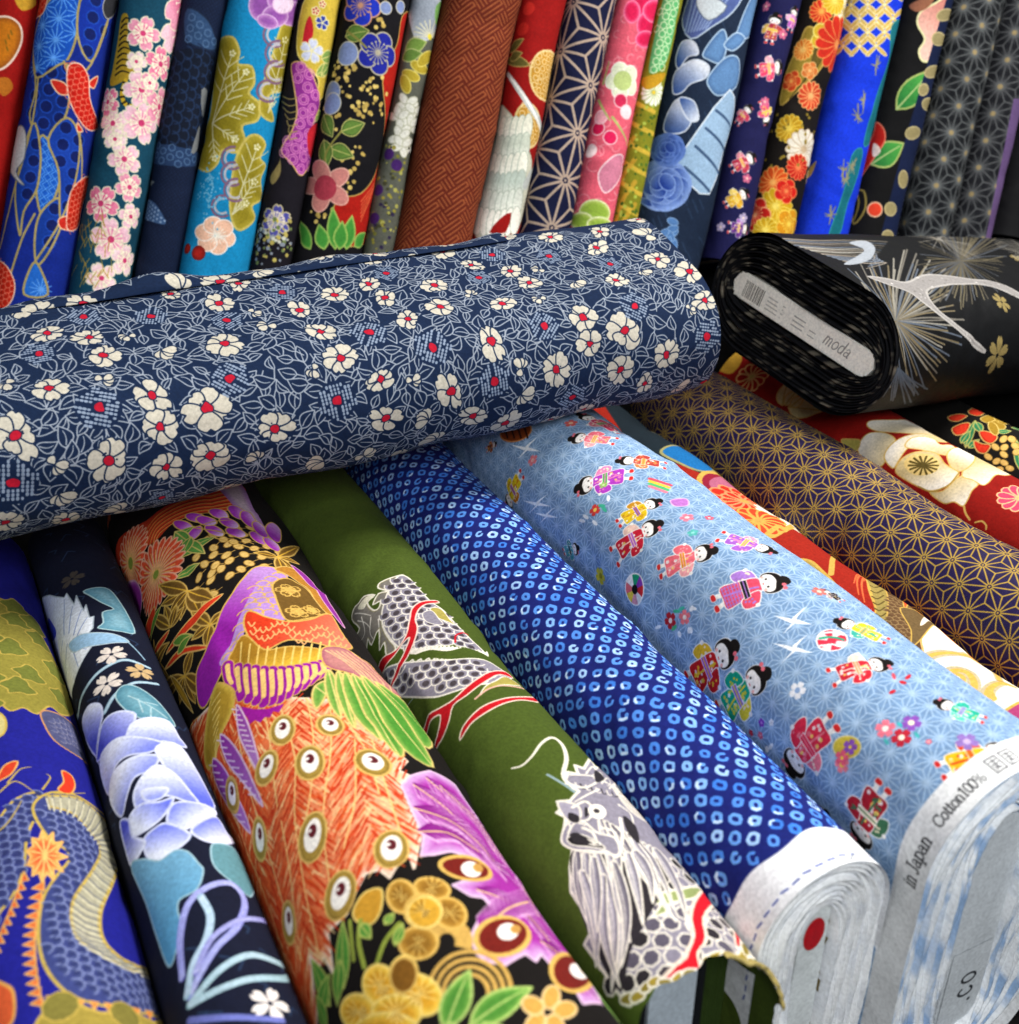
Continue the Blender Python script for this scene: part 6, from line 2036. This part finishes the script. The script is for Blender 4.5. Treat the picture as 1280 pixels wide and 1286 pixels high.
@prints('b_lime')
def _(b):
    cv = b.canvas('#7c7c1c'); rg = random.Random(30)
    z = Chart(b, 'Z2'); k = z.k(1160, 400)
    top = z.p([(1180, 240), (1215, 60), (1240, -20), (1290, -20), (1270, 120), (1240, 230), (1200, 260)])
    cv.poly(top, '#5aa868')
    for c in scatter(top, .010, rg, .05):
        cv.poly(ring_pts(c, .0042, 6), None, '#c4dcae', .0013)
    for i in range(-2, 9):
        y = 330 + 80 * i
        if y > 280:
            cv.line(z.l([(1130, y), (1090, y + 60), (1060, y + 140)]), '#b8942c', k * 16)
            cv.line(z.l([(1080, y), (1140, y + 40), (1200, y + 70)]), '#c8a838', k * 16)
    for i in range(150):
        cv.dot(z.c(rg.uniform(1040, 1220), rg.uniform(380, 820)), k * rg.uniform(3, 7), rg.choice(['#3c5a18', '#a8b848', '#4c6a20']))
    mum(cv, z.c(1198, 330), 48 * k, 14, '#e8ead8', '#a8b070', k * 3, '#d8b838', 1)
    cv.poly(z.p([(1160, 280), (1240, 260), (1220, 300), (1170, 320)]), '#b88c1c')


def wpeony(cv, z, x, y, R_, rg, base, tip, k, n=9, sq=.8):
    for ring in (1, .68, .4):
        m = max(4, int(n * ring))
        for i in range(m):
            a = i * 2 * math.pi / m + ring * 2
            px_, py_ = x + R_ * ring * .55 * math.cos(a), y + R_ * ring * .55 * sq * math.sin(a)
            cv.poly(z.ell(px_, py_, R_ * .42 * (ring + .4), R_ * .34 * (ring + .4), math.degrees(a) + 90), base, tip, k * 4,
                    grad=(tip, z.c(px_ - R_ * .15 * math.cos(a), py_ - R_ * .15 * math.sin(a)), z.c(px_ + R_ * .4 * math.cos(a), py_ + R_ * .4 * math.sin(a))))


@prints('b_fan')
def _(b):
    cv = b.canvas('#16243a'); rg = random.Random(31)
    z = Chart(b, 'Z3'); k = z.k(200, 400)
    for i in range(120):
        x, y = rg.uniform(0, 420), rg.uniform(-10, 850)
        cv.line(z.q([(x, y), (x + 14, y + 34)]), '#22344e', k * 5)
    f = z.p([(150, 60), (200, -30), (350, -30), (320, 40), (250, 90), (180, 130)], 3)
    cv.poly(f, '#4a5a90', '#b4c4d4', k * 5)
    for i in range(8):
        cv.line(z.q([(160 + 10 * i, 110 - 2 * i), (190 + 18 * i, -20)]), '#8094bc', k * 6)
    cv.poly(z.p([(215, -20), (300, 20), (240, 70), (200, 20)], 3), '#c4ccd0', '#606c80', k * 4)
    for P in ([(340, 90), (370, 20), (400, -20), (410, 60), (380, 120), (330, 130)], [(220, 180), (260, 120), (290, 100), (300, 150), (280, 210), (240, 200)], [(250, 240), (300, 190), (340, 200), (330, 290), (270, 320), (235, 280)], [(290, 150), (330, 110), (360, 130), (320, 170)]):
        cv.poly(z.p(P), '#5b82b0', '#a4bcd4', k * 5, rim=('#4a6c98', k * 20))
    for P in ([(120, 310), (130, 240), (190, 200), (240, 220), (230, 260), (180, 280), (150, 310)], [(130, 200), (150, 140), (190, 140), (205, 180), (170, 190), (140, 230)], [(90, 440), (100, 380), (140, 330), (190, 370), (160, 440)], [(140, 330), (190, 340), (205, 400), (170, 400)]):
        cv.poly(z.p(P), '#2a4a8c', '#c8d0dc', k * 5, grad=('#d4d8e0', z.c(*P[0]), z.c(*P[2])))
    fan = z.p([(130, 560), (200, 440), (310, 300), (322, 380), (290, 500), (240, 650), (180, 620)], 2)
    cv.poly(fan, '#93b0cc', '#d4dee8', k * 5)
    for x0, y0, x1, y1 in ((160, 560, 240, 640), (195, 490, 270, 580), (230, 430, 290, 500), (265, 370, 310, 420)):
        cv.line(z.q([(x0, y0), (x1, y1)]), '#3c5474', k * 10)
    wpeony(cv, z, 85, 620, 95, rg, '#1f3c8c', '#7c98d0', k)
    wpeony(cv, z, 100, 500, 60, rg, '#1f3c8c', '#5c7cc0', k, 7)
    for i in range(16):
        x, y = 90 + rg.gauss(0, 22), 800 + rg.gauss(0, 40)
        cv.poly(z.ell(x, y, 20, 12, rg.uniform(0, 180)), '#4c74a8', '#7c9cc4', k * 3)


@prints('b_doll')
def _(b):
    cv = b.canvas('#181846'); rg = random.Random(32)
    z = Chart(b, 'Z3')
    for f, h, c1, c2 in (((440, 150), (470, 40), '#b03040', '#d8a848'), ((390, 240), (490, 225), '#d83c64', '#f0a0b0'), ((330, 420), (385, 350), '#c82c4c', '#e87c90'), ((310, 570), (400, 520), '#b83048', '#e07c90'), ((290, 690), (375, 640), '#d8a020', '#f0d060'), ((510, 110), (530, 20), '#b454b4', '#e8a0c8'), ((300, 760), (370, 770), '#5c2c7c', '#9c5cb0'), ((425, 330), (440, 425), '#d84878', '#e8c040')):
        doll(cv, z.c(*f), z.c(*h), c1, c2, side=1, width=1.2)
    for x, y in ((430, 340), (368, 598), (490, 115), (280, 760), (230, 745), (430, 20), (355, 730)):
        blossom(cv, z.c(x, y), 16 * z.k(x, y), 5, rg.choice(['#d06888', '#b8a8c8', '#58a0a0']), centre='#f0d8c0')
    for i in range(40):
        u, v = rg.uniform(0, b.L), rg.choice([-1, 1]) * rg.uniform(.07, .2)
        blossom(cv, (u, v), .009, 5, '#c83c60', centre='#f0d8c0')


@prints('b_mum')
def _(b):
    cv = b.canvas('#120d0a'); rg = random.Random(33)
    z = Chart(b, 'Z3'); k = z.k(560, 400)
    G = '#c0a04c'
    U = z.p([(540, 150), (570, 90), (610, 110), (640, 180), (600, 250), (530, 310), (480, 350), (500, 240)])
    cv.poly(U, '#8a7428', G, k * 5)
    for i in range(7):
        cv.line(z.l([(510 + 8 * i, 330 - 10 * i), (570 + 8 * i, 250 - 8 * i), (600 + 4 * i, 150 - 6 * i)]), '#4c4018', k * 4)
    for x, y, r, c, e in ((617, 38, 40, '#c82818', '#e8a048'), (690, 40, 34, '#dcd4bc', '#a89050'), (660, 5, 40, '#c8a020', '#e0c860'), (630, 125, 48, '#c8a428', '#e8d878'), (665, 150, 52, '#c02818', '#e09050'), (555, 165, 36, '#c86c20', '#e0b060'), (585, 320, 46, '#c03c20', '#e8b070'), (515, 270, 34, '#b83c18', '#e0a050'), (510, 430, 48, '#b88c18', '#dcc050'), (560, 500, 60, '#dcd4c4', '#b8a080'), (455, 610, 54, '#d04c18', '#f0a858'), (465, 690, 62, '#c89c18', '#e8d060'), (540, 560, 40, '#b81c14', '#e07848'), (395, 720, 48, '#b81c14', '#e8a070'), (430, 770, 44, '#c89c18', '#e8d060'), (580, 590, 34, '#c8a450', '#e8d0a0'), (510, 750, 44, '#d08c18', '#e8c850'), (500, 640, 40, '#c81c14', '#e88850'), (580, 235, 30, '#c86c30', '#e8c080')):
        if rg.random() < .5:
            plum(cv, z.c(x, y), r * z.k(x, y), c, e, k)
        else:
            mum(cv, z.c(x, y), r * z.k(x, y), 14, c, e, k * 3, e, 1)
    for i in range(30):
        u, v = rg.uniform(0, b.L), rg.choice([-1, 1]) * rg.uniform(.07, .2)
        mum(cv, (u, v), .016, 12, rg.choice(['#c8a428', '#c02818']), '#e8d878', .0008)
    for i in range(30):
        x, y = rg.uniform(430, 600), rg.uniform(380, 560)
        cv.dot(z.c(x, y), k * 5, '#8a7428')


@prints('b_royal')
def _(b):
    cv = b.canvas('#0f34cc'); rg = random.Random(34)
    z = Chart(b, 'Z3'); k = z.k(700, 300)
    G = '#b8964c'
    # interlocked gold rings
    for i in range(5):
        for j in range(6):
            x, y = 690 + 55 * i + (27 if j % 2 else 0), -30 + 46 * j
            if (x - 760) ** 2 / 110 ** 2 + (y - 40) ** 2 / 150 ** 2 < 1 or y < 20 and x < 850:
                for q in range(4):
                    a = math.radians(45 + 90 * q)
                    cv.poly(z.ell(x + 24 * math.cos(a), y + 24 * math.sin(a), 23, 6.5, 45 + 90 * q), '#c4a458', '#e8d8a0', k * 2.5)
                cv.dot(z.c(x, y), k * 5, '#e8d8a0')
    cv.poly(z.p([(850, 90), (885, 70), (880, 160), (850, 300), (790, 460), (760, 480), (800, 330), (840, 200)]), '#0f6470', '#2c8484', k * 4)
    cv.poly(z.p([(720, 520), (755, 500), (740, 580), (700, 700), (680, 780), (640, 800), (690, 650)]), '#0f6470', '#2c8484', k * 4)
    for x, y in ((800, 220), (760, 340), (740, 390), (690, 570), (700, 600), (650, 720), (720, 560)):
        for i in range(12):
            a = rg.uniform(0, 6.28); r = rg.uniform(14, 44)
            cv.line(z.q([(x, y), (x + r * .5 * math.cos(a), y + r * math.sin(a))]), '#8a8468', k * 5, k * 3)
    leaf(cv, z.c(565, 600), z.c(600, 540), 14 * k, '#a8905c', G, k * 3)


@prints('b_camel')
def _(b):
    cv = b.canvas('#08080a'); rg = random.Random(35)
    z = Chart(b, 'Z3'); k = z.k(880, 400)
    P = [(940, 80), (950, 40), (1000, 10), (1040, -10), (1050, 40), (1030, 110), (1000, 190), (960, 205), (945, 170), (965, 130)]
    cv.poly(z.p(P), '#e4b8a8', '#d8d4a0', k * 7, grad=('#b87064', z.c(970, 160), z.c(1050, 20)))
    cv.poly(z.p([(910, 20), (940, 0), (1000, -20), (980, 20), (940, 40)]), '#8a5840')
    for a, c, w in (((870, 365), (985, 235), 40), ((785, 550), (895, 480), 42)):
        leaf(cv, z.c(*a), z.c(*c), w * k, '#1f6a30', '#9aa860', k * 7, '#9ab070', grad='#4c9a40')
    cv.poly(z.p([(790, 450), (800, 410), (825, 430), (830, 470), (800, 520), (760, 580), (740, 620), (735, 590)]), '#a81810', '#d87058', k * 5)
    cv.poly(z.p([(790, 480), (810, 490), (815, 510), (790, 525)]), '#dcc8b8')
    cv.dot(z.c(797, 702), 24 * k, '#c83820', edge='#d8a888', ew=k * 5)
    for P in ([(720, 650), (760, 640), (765, 700), (730, 750), (715, 700)], [(730, 630), (745, 680), (725, 740)]):
        cv.poly(z.p(P), None, '#8a7838', k * 7)
    # navy edge with gold spots
    cv.poly(z.q([(1040, -20), (1090, -20), (970, 420), (880, 810), (810, 810), (910, 430)]), '#0c1838')
    for x, y in ((1030, 50), (1010, 130), (990, 240), (978, 350), (925, 445), (895, 600), (850, 700), (840, 790), (960, 300)):
        cv.poly(z.ell(x, y, rg.uniform(12, 24), rg.uniform(18, 30), rg.uniform(0, 90)), '#8c8058', '#b8a878', k * 4)


def silver(b, spots, wd, col):
    z = Chart(b, 'Z3')
    s = [z.c(*p) for p in spots]
    step = (s[-1] - s[0]) / (len(s) - 1)
    L = np.linalg.norm(step)
    a = math.atan2(step[1], step[0])
    e2 = L * np.array([math.cos(a + math.pi / 3), math.sin(a + math.pi / 3)])
    asanoha(b.cv, s[0], step, e2, col, wd, .9)
    # twelve more rays crowd each star
    U, V = b.cv.grid()
    for i in range(-14, 15):
        for j in range(-10, 11):
            c = s[0] + step * i + e2 * j
            if 0 < c[0] < b.L and abs(c[1]) < .11:
                for q in range(12):
                    t = a + (q + .5) * math.pi / 6
                    b.cv.line([c, c + L * .4 * np.array([math.cos(t), math.sin(t)])], col, wd * .8, wd * .3)
                b.cv.dot(c, wd * 1.8, '#8d7c58')


@prints('b_star1')
def _(b):
    b.canvas('#101216')
    silver(b, [(1130, 175), (1105, 265), (1085, 355), (1060, 445), (1030, 535), (1000, 625), (975, 710)], .0017, '#5c5f5f')


@prints('b_star2')
def _(b):
    cv = b.canvas('#121318')
    silver(b, [(1240, 200), (1220, 295), (1190, 385), (1165, 470), (1145, 560), (1120, 650)], .0017, '#565859')
    z = Chart(b, 'Z3')
    cv.poly(z.q([(1262, 330), (1330, 330), (1240, 800), (1165, 800)]), '#5c4670')


# ------------------------------------------------------------------ bolts whose ends show
def label_board(b, u0, half, hh, mat, name='board'):
    return b.board(mat, half, hh, u0)


@dresses('shibori')
def _(b):
    b.wrap(b.mat, 0, .030, nu=8, name='selvage')
    b.wrap(b.mat, .030)
    b.layers(streaky('wound white selvage', '#e8eaee', '#f8f8f8', .35, .55, 30, 5), turns=12, pitch=.0029, rough=.0026, inset=.003, thick=.0017)
    # a loose tan paper turn round the board, then the white board with its red spot
    tan = principled('tan wrapping paper', '#8d7a46', .7)
    pr, arc = stadium(.0135, b.H - 2 * b.r + .040, 60)
    vs = []
    for j, (s, t) in enumerate(pr):
        w = .0012 * math.sin(j * 1.9) + .0008 * math.sin(j * .7)
        vs += [b.point(.010 + .002 * math.sin(j * .8), s + w, t + w), b.point(.3, s, t)]
    mesh_obj('wrapping_paper', vs, [(2 * j, 2 * j + 2, 2 * j + 3, 2 * j + 1) for j in range(len(pr) - 1)], tan, b.root)
    wb = principled('white board', '#dfe3e2', .6)
    b.board(wb, .0105, b.H - 2 * b.r + .030, .008)
    red = principled('red print', '#c01420', .6)
    t = np.linspace(0, 2 * math.pi, 28, endpoint=False)
    zc_ = (b.H - 2 * b.r) / 2 - .012
    vs = [b.point(.0074, .0078 * math.cos(a), zc_ + .0135 * math.sin(a)) for a in t]
    mesh_obj('red_spot', vs, [tuple(range(28))], red, b.root, smooth=False)


@dresses('dolls')
def _(b):
    b.wrap(b.mat, 0, .0235, nu=8, name='selvage')
    b.wrap(b.mat, .0235)
    b.layers(streaky('wound doll cloth', '#9db9dc', '#f6f8fa', .34, .52, 20, 4.1), turns=13, pitch=.0034, rough=.005, inset=.003, thick=.0013, core=(.021, .098))
    wb = principled('white label board', '#d5d9dc', .6)
    b.board(wb, .0195, .190, .006)
    # end label letters '.co', read upwards along the board
    cvl = Print(0, .072, 0, .034, 3000, '#d5d9dc')
    write(cvl, '.co', (.016, .008), (1, 0), (0, 1), .019, '#2a2c30', .12, 1.25)
    im = principled('board lettering', None, .6, cvl.image('board lettering'))
    h2 = (b.H - 2 * b.r) / 2 + .010
    q = [(-.017, h2 - .170), (-.017, h2 - .098), (.017, h2 - .098), (.017, h2 - .170)]
    vs = [b.point(.0052, s, t) for s, t in q]
    mesh_obj('end_label', vs, [(0, 1, 2, 3)], im, b.root, uvs=[(0, 1), (1, 1), (1, 0), (0, 0)], smooth=False)


@dresses('green')
def _(b):
    # outer turn runs on to a ragged, lifted end; the turns below stop short
    b.wrap(b.mat, nu=130, edge=lambda v, u: ((-.010 * np.clip((v - .02) / .05, 0, 1) + .0022 * np.sin(v * 160) + .0010 * np.sin(v * 410)) if u < .006 else 0) + 0 * v)
    b.layers(b.lay, turns=7, pitch=.0032, rough=.002, inset=.030)
    b.board(principled('pale blue board', '#b9c3cc', .6), .016, b.H - 2 * b.r + .055, .022)
    # stitched black tape beside the board
    tape = principled('black tape', '#15161a', .7)
    pr, arc = stadium(.022, b.H - 2 * b.r + .066, 60)
    vs = []
    for s, t in pr:
        vs += [b.point(.022, s, t), b.point(.3, s, t)]
    tp = mesh_obj('dark_tape', vs, [(2 * j, 2 * j + 2, 2 * j + 3, 2 * j + 1) for j in range(len(pr) - 1)], tape, b.root)
    sd = tp.modifiers.new('thickness', 'SOLIDIFY'); sd.thickness = .004
    # curled frayed lip of the outer turn
    fr = principled('frayed gold hem', '#a8965a', .9)
    vs = []
    m = 26
    sel = np.linspace(.015, .075, m)
    rr = random.Random(3)
    for v in sel:
        s = float(np.interp(v, b.arc, b.prof[:, 0])); t = float(np.interp(v, b.arc, b.prof[:, 1]))
        l = math.hypot(s, t - (b.H / 2 - b.r)); ns, n_t = s / l, (t - (b.H / 2 - b.r)) / l
        e0 = -.010 * min(1, max(0, (v - .02) / .05)) + .0022 * math.sin(v * 160) + .0010 * math.sin(v * 410)
        lift = .006 * math.sin((v - .015) / .06 * math.pi)
        j = rr.uniform(-.0012, .0012)
        for q, (du, dn) in enumerate(((.0006, .0004), (-.0018 + j * .6, lift * .25), (-.0036 + j, lift * .3 + .0004), (-.0030 + j, lift * .1 - .0012))):
            vs.append(b.point(e0 + du, s + ns * dn, t + n_t * dn))
    mesh_obj('frayed_hem', vs, strip_faces(m, 4), fr, b.root)


@dresses('black')
def _(b):
    b.wrap(b.mat)
    b.layers(streaky('wound black cloth', '#101013', '#857c6c', .55, .82, 45, 4.3), turns=14, pitch=.0030, rough=.0045, inset=.002, thick=.0012, core=(.0165, .097))
    hh = .186
    half = .0135
    wb = principled('white board end', '#f4eee0', .6)
    b.board(wb, half, hh, .003)
    off = -.010
    # printed end: bar code, small print and a flowing signature
    cvl = Print(0, hh - .012, 0, 2 * half - .002, 5000, '#f4eee0')
    rg = random.Random(4)
    x = .010
    while x < .036:
        w = rg.choice([.0006, .0009, .0014])
        cvl.poly([(x, .003), (x + w, .003), (x + w, .020), (x, .020)], '#5a544c')
        x += w + rg.choice([.0007, .0011, .0016])
    for (a, c) in ((.042, .058), (.062, .066)):
        for y in (.005, .009, .013, .017):
            cvl.line([(a, y), (c * 1.0 - rg.uniform(0, .004), y)], '#a9a39a', .0010)
    for y in (.006, .0105, .015):
        cvl.line([(.078, y), (.094 - rg.uniform(0, .004), y)], '#a09a92', .0012)
    for y in (.006, .011):
        cvl.line([(.100, y), (.108, y)], '#a09a92', .001)
    write(cvl, 'moda', (.118, .008), (1, 0), (.25, 1), .013, '#8d8780', .10, 1.0)
    im = principled('board end print', None, .6, cvl.image('board end print'))
    q = [(-half + .001, -hh / 2 + .006), (-half + .001, hh / 2 - .006), (half - .001, hh / 2 - .006), (half - .001, -hh / 2 + .006)]
    vs = [b.point(.0024, s, t) for s, t in q]
    mesh_obj('end_label', vs, [(0, 1, 2, 3)], im, b.root, uvs=[(0, 0), (1, 0), (1, 1), (0, 1)], smooth=False)


@dresses('camellia')
def _(b):
    b.wrap(b.mat, nu=140)
    b.layers(b.lay, turns=9, pitch=.004, rough=.003, inset=.003)
    b.board(card, .008, .12)
    # the loose cut end of the cloth lying along the back, lifted in soft ripples
    n = 90
    vs, m = [], 5
    for i in range(n):
        u = .02 + (b.L - .17) * i / (n - 1)
        rip = .0012 + .010 * math.exp(-((u - .285) / .035) ** 2) + .0022 * math.sin(u * 31 + 1) + .0012 * math.sin(u * 77) + .004 * math.exp(-((u - .62) / .02) ** 2)
        for q in range(m):
            v = .184 + (q / (m - 1)) * .030
            s = float(np.interp(v, b.arc, b.prof[:, 0])); t = float(np.interp(v, b.arc, b.prof[:, 1]))
            off = .0012 + rip * math.sin(min(1, (q + .2) / (m - 1.6)) * math.pi * .62) ** 1.2
            nn = np.array([s, t + (b.H / 2 - b.r)]) if t < -(b.H / 2 - b.r) else np.array([1., 0.])
            nn = nn / np.linalg.norm(nn)
            vs.append(b.point(u, s + nn[0] * off, t + nn[1] * off))
    uvf = [((.02 + (b.L - .17) * i / (n - 1)) / b.L, (.20 + .012 * q)) for i in range(n) for q in range(m)]
    o = mesh_obj('loose_flap', vs, strip_faces(n, m), b.mat, b.root, uvf)
    sd = o.modifiers.new('thickness', 'SOLIDIFY'); sd.thickness = .0008
    # white thread edge
    e = []
    for i in range(n):
        e.append(np.array(vs[i * m + m - 1]))
    vv = []
    for i, p in enumerate(e):
        vv += [p + b.S * .0011, p + b.S * .0003 + b.T * .0022]
    mesh_obj('selvage_thread', vv, strip_faces(n, 2), principled('pale thread', '#8f9bb0', .85), b.root)
# ------------------------------------------------------------------ the setting
def box(name, lo, hi, mat, parent=None):
    x0, y0, z0 = lo; x1, y1, z1 = hi
    v = [(x, y, z) for x in (x0, x1) for y in (y0, y1) for z in (z0, z1)]
    f = [(0, 1, 3, 2), (4, 6, 7, 5), (0, 4, 5, 1), (2, 3, 7, 6), (0, 2, 6, 4), (1, 5, 7, 3)]
    return mesh_obj(name, v, f, mat, parent, smooth=False)


dark_wood = principled('black table cloth', '#0d0c0c', .8)
table = box('table_top', (-1.3, -0.1, -.10), (1.9, 2.1, -.07), dark_wood)
table['kind'] = 'structure'
back_panel = box('shelf_back', (-1.3, 1.95, -.068), (1.9, 1.98, 1.1), dark_wood)
back_panel['kind'] = 'structure'

card = principled('grey card board', '#b9b2a4', .8)
white_cloth = principled('white cotton edge', '#e9e9ea', .85)

# ------------------------------------------------------------------ bolts lying side by side on the table
G1 = 'bolts lying on edge side by side on the table'
FRONT = [  # key, across, radius, centre height, near end, far end, label, layer colour
    ('dragon', -.029, .055, .105, .26, 1.0, 'navy cotton bolt printed with a grey scaled dragon and olive gold clouds', '#20246e'),
    ('peony', .0615, .0335, .118, .25, 1.0, 'narrow black cotton bolt printed with pale blue peonies, beside the peacock bolt', '#20263a'),
    ('peacock', .169, .0717, .110, .26, 1.02, 'cotton bolt printed with an orange and purple peacock with eyed tail feathers', '#c9663a'),
    ('green', .289, .048, .101, .344, 1.04, 'olive green cotton bolt printed with a grey and white dragon with red flames', '#2c3d14'),
    ('shibori', .387, .050, .113, .355, 1.04, 'indigo blue cotton bolt printed with rows of small tie-dye rings and a white selvage', '#e4e6ea'),
    ('dolls', .505, .068, .140, .334, 1.03, 'thick sky blue cotton bolt printed with little dolls in kimono', '#b9cbe2'),
    ('gold', .623, .050, .086, .345, 1.03, 'red cotton bolt printed with a brown dragon and white clouds, beside the doll bolt', '#7c2018'),
    ('star', .728, .055, .112, .36, 1.03, 'dark purple cotton bolt printed with a gold hemp leaf star lattice', '#2a2340'),
    ('cream', .833, .050, .113, .36, 1.03, 'red cotton bolt printed with a large cream peony, under the black bolt', '#8c1d17'),
    ('berry', .938, .052, .100, .36, 1.0, 'black cotton bolt printed with red berries, green leaves and gold dots, under the black bolt', '#14120f'),
]
BOLT = {}
for i, (key, s, r, zc, d0, d1, label, lc) in enumerate(FRONT):
    H = zc + r + .068                            # stands on the table
    b = Bolt('fabric_bolt', DV * d0 + EV * s + ZV * (H / 2 - .068), DV, EV, ZV, d1 - d0, r, H, label, G1, seed=11 + i, wav=.0021 if key not in ('peony',) else .0008)
    b.layer_col = lc
    BOLT[key] = b

# ------------------------------------------------------------------ the navy camellia bolt laid across them
phi = math.radians(15)
T_ = -DV * math.cos(phi) - ZV * math.sin(phi)
S_ = ZV * math.cos(phi) - DV * math.sin(phi)
NAV = Bolt('fabric_bolt', DV * .917 + EV * (-.11) + ZV * .282, EV, S_, T_, .738, .061, .200,
           'navy blue cotton bolt printed with cream camellias, lying across the other bolts', 'bolts laid across the others', seed=40, wav=.0016, res=2600)
NAV.layer_col = '#1c2a45'
BOLT['camellia'] = NAV

# ------------------------------------------------------------------ the black bolt with its end towards us
a_ = unit(1.207 * RT + .211 * UP + FW)
w_ = unit(.1422 * RT - .1374 * UP - .1426 * FW)
w_ = unit(w_ - a_ * (w_ @ a_))
t_ = np.cross(a_, w_)
t_ *= np.sign(t_[2])
BLK = Bolt('fabric_bolt', CAM + 1.165 * pix_ray(1003, 405), a_, t_, w_, .56, .062, .236,
           'black cotton bolt printed with silver pine needle bursts, its wound end and white board showing', 'bolts laid across the others', seed=41, wav=.001, res=2200)
BLK.layer_col = '#121214'
BOLT['black'] = BLK

# ------------------------------------------------------------------ bolts standing upright in the row behind
G2 = 'bolts standing upright in the row behind'
ax = unit((.21, .407, .919))
wrow = unit((math.cos(math.radians(13)), math.sin(math.radians(13)), 0))
nrow = unit(np.cross(ax, wrow))
nrow *= -np.sign(nrow[1])
srow = unit(wrow - ax * (wrow @ ax))
q0 = np.array([0, 1.23, 0.0])
EDGE = [-48, 25, 124, 202, 259, 348, 401, 488, 525, 625, 681, 743, 794, 824, 920, 969, 1029, 1096, 1160, 1224, 1278, 1345]
BACK = [
    ('b_red', 'red cotton bolt printed with a gold fruit, beside the koi bolt', '#7a1410', 0),
    ('b_koi', 'blue cotton bolt printed with gold wave lines and red koi', '#10266e', 1.5),
    ('b_cherry', 'teal cotton bolt printed with pink cherry blossom and a tiger', '#123848', 1),
    ('b_navy', 'dark navy patchwork print cotton bolt beside the turquoise bolt', '#101a30', -.5),
    ('b_turq', 'turquoise cotton bolt printed with olive gold pine clouds', '#1379a8', .8),
    ('b_yell', 'yellow, purple and black floral cotton bolt beside the turquoise bolt', '#c9a83c', -.3),
    ('b_stream', 'black cotton bolt printed with blue plum blossom and a red stream', '#17151c', .8),
    ('b_grey', 'narrow grey and yellow floral cotton bolt beside the rust brown bolt', '#6d6c60', -.6),
    ('b_rust', 'rust brown cotton bolt printed with a key fret lattice', '#6e2a18', 1.6),
    ('b_crane', 'red cotton bolt printed with a white crane and gold roundels', '#8c130f', .2),
    ('b_asa', 'navy cotton bolt printed with a large cream hemp leaf star lattice', '#141938', .6),
    ('b_pink', 'pink cotton bolt printed with green plum blossom', '#d65f78', .2),
    ('b_lime', 'narrow green and yellow lattice print cotton bolt beside the pink bolt', '#8c9a30', -.6),
    ('b_fan', 'slate blue cotton bolt printed with pale peonies and fans', '#24344e', 1.2),
    ('b_doll', 'dark indigo cotton bolt printed with tiny red and pink dolls', '#1b1c4c', .2),
    ('b_mum', 'black cotton bolt printed with yellow and orange chrysanthemums', '#1a1410', .3),
    ('b_royal', 'royal blue cotton bolt printed with gold rings and a teal border', '#1238c8', .9),
    ('b_camel', 'black cotton bolt printed with green leaves and pale pink petals', '#0c0b0d', .2),
    ('b_star1', 'black cotton bolt printed with fine silver hemp leaf stars, beside the green leaf bolt', '#141519', .6),
    ('b_star2', 'black cotton bolt of fine silver stars with a mauve edge', '#17171c', .1),
    ('b_end', 'plain black cotton bolt at the end of the standing row', '#0d0d10', -.3),
]
# raised dark step under the row, added to stand in for shade there
f0 = q0 + ax * (.2 / ax[2]) + nrow * .06
vs = []
for w, z in ((-1.1, -.068), (-1.1, .2), (1.5, -.068), (1.5, .2)):
    for d in (0, .5):
        p = f0 + wrow * w + np.array([-wrow[1], wrow[0], 0]) * d
        vs.append((p[0], p[1], z))
step = mesh_obj('added_shade_step', vs, [(0, 4, 6, 2), (1, 3, 7, 5), (2, 6, 7, 3), (0, 1, 5, 4), (0, 2, 3, 1), (4, 5, 7, 6)], dark_wood, smooth=False)
step['kind'] = 'structure'
for i, (key, label, lc, pro) in enumerate(BACK):
    def onrow(px):
        d = pix_ray(px, 150)
        t = ((q0 - CAM) @ nrow) / (d @ nrow)
        P = CAM + t * d
        return P
    Pa, Pb = onrow(EDGE[i]), onrow(EDGE[i + 1])
    wid = abs((Pb - Pa) @ srow)
    Pc = (Pa + Pb) / 2
    r = wid / 2 * .985
    H = .20
    O = Pc - ax * ((Pc[2] - .235) / ax[2]) + nrow * (-H / 2 + .022 + pro * .008)
    b = Bolt('fabric_bolt', O, ax, srow, nrow, .42, r, H, label, G2, res=1700, seed=60 + i, wav=.0014, nseg=110, sq=2.5 if r > .03 else 2.2)
    b.layer_col = lc
    b.edges = (EDGE[i], EDGE[i + 1])
    BOLT[key] = b
# ------------------------------------------------------------------ print and dress every bolt
for key, b in BOLT.items():
    fn = PRINTS.get(key)
    if fn:
        fn(b)
        mat = principled(key_name(key), None, b.__dict__.get('rough', .88), b.cv.image('print of ' + key_name(key)), sheen=b.__dict__.get('sheen', .0))
        b.cv.a = None
    else:
        mat = principled(key_name(key), b.layer_col, .75)
    b.mat = mat
    lay = principled('wound ' + key_name(key), b.layer_col, .85)
    b.lay = lay
    dress = DRESS.get(key)
    if dress:
        dress(b)
    else:
        b.wrap(mat)
        b.layers(lay, turns=max(4, int((b.r - .012) / .0035)), pitch=.0035)
        b.board(card, .004, b.H - 2 * b.r + .02)
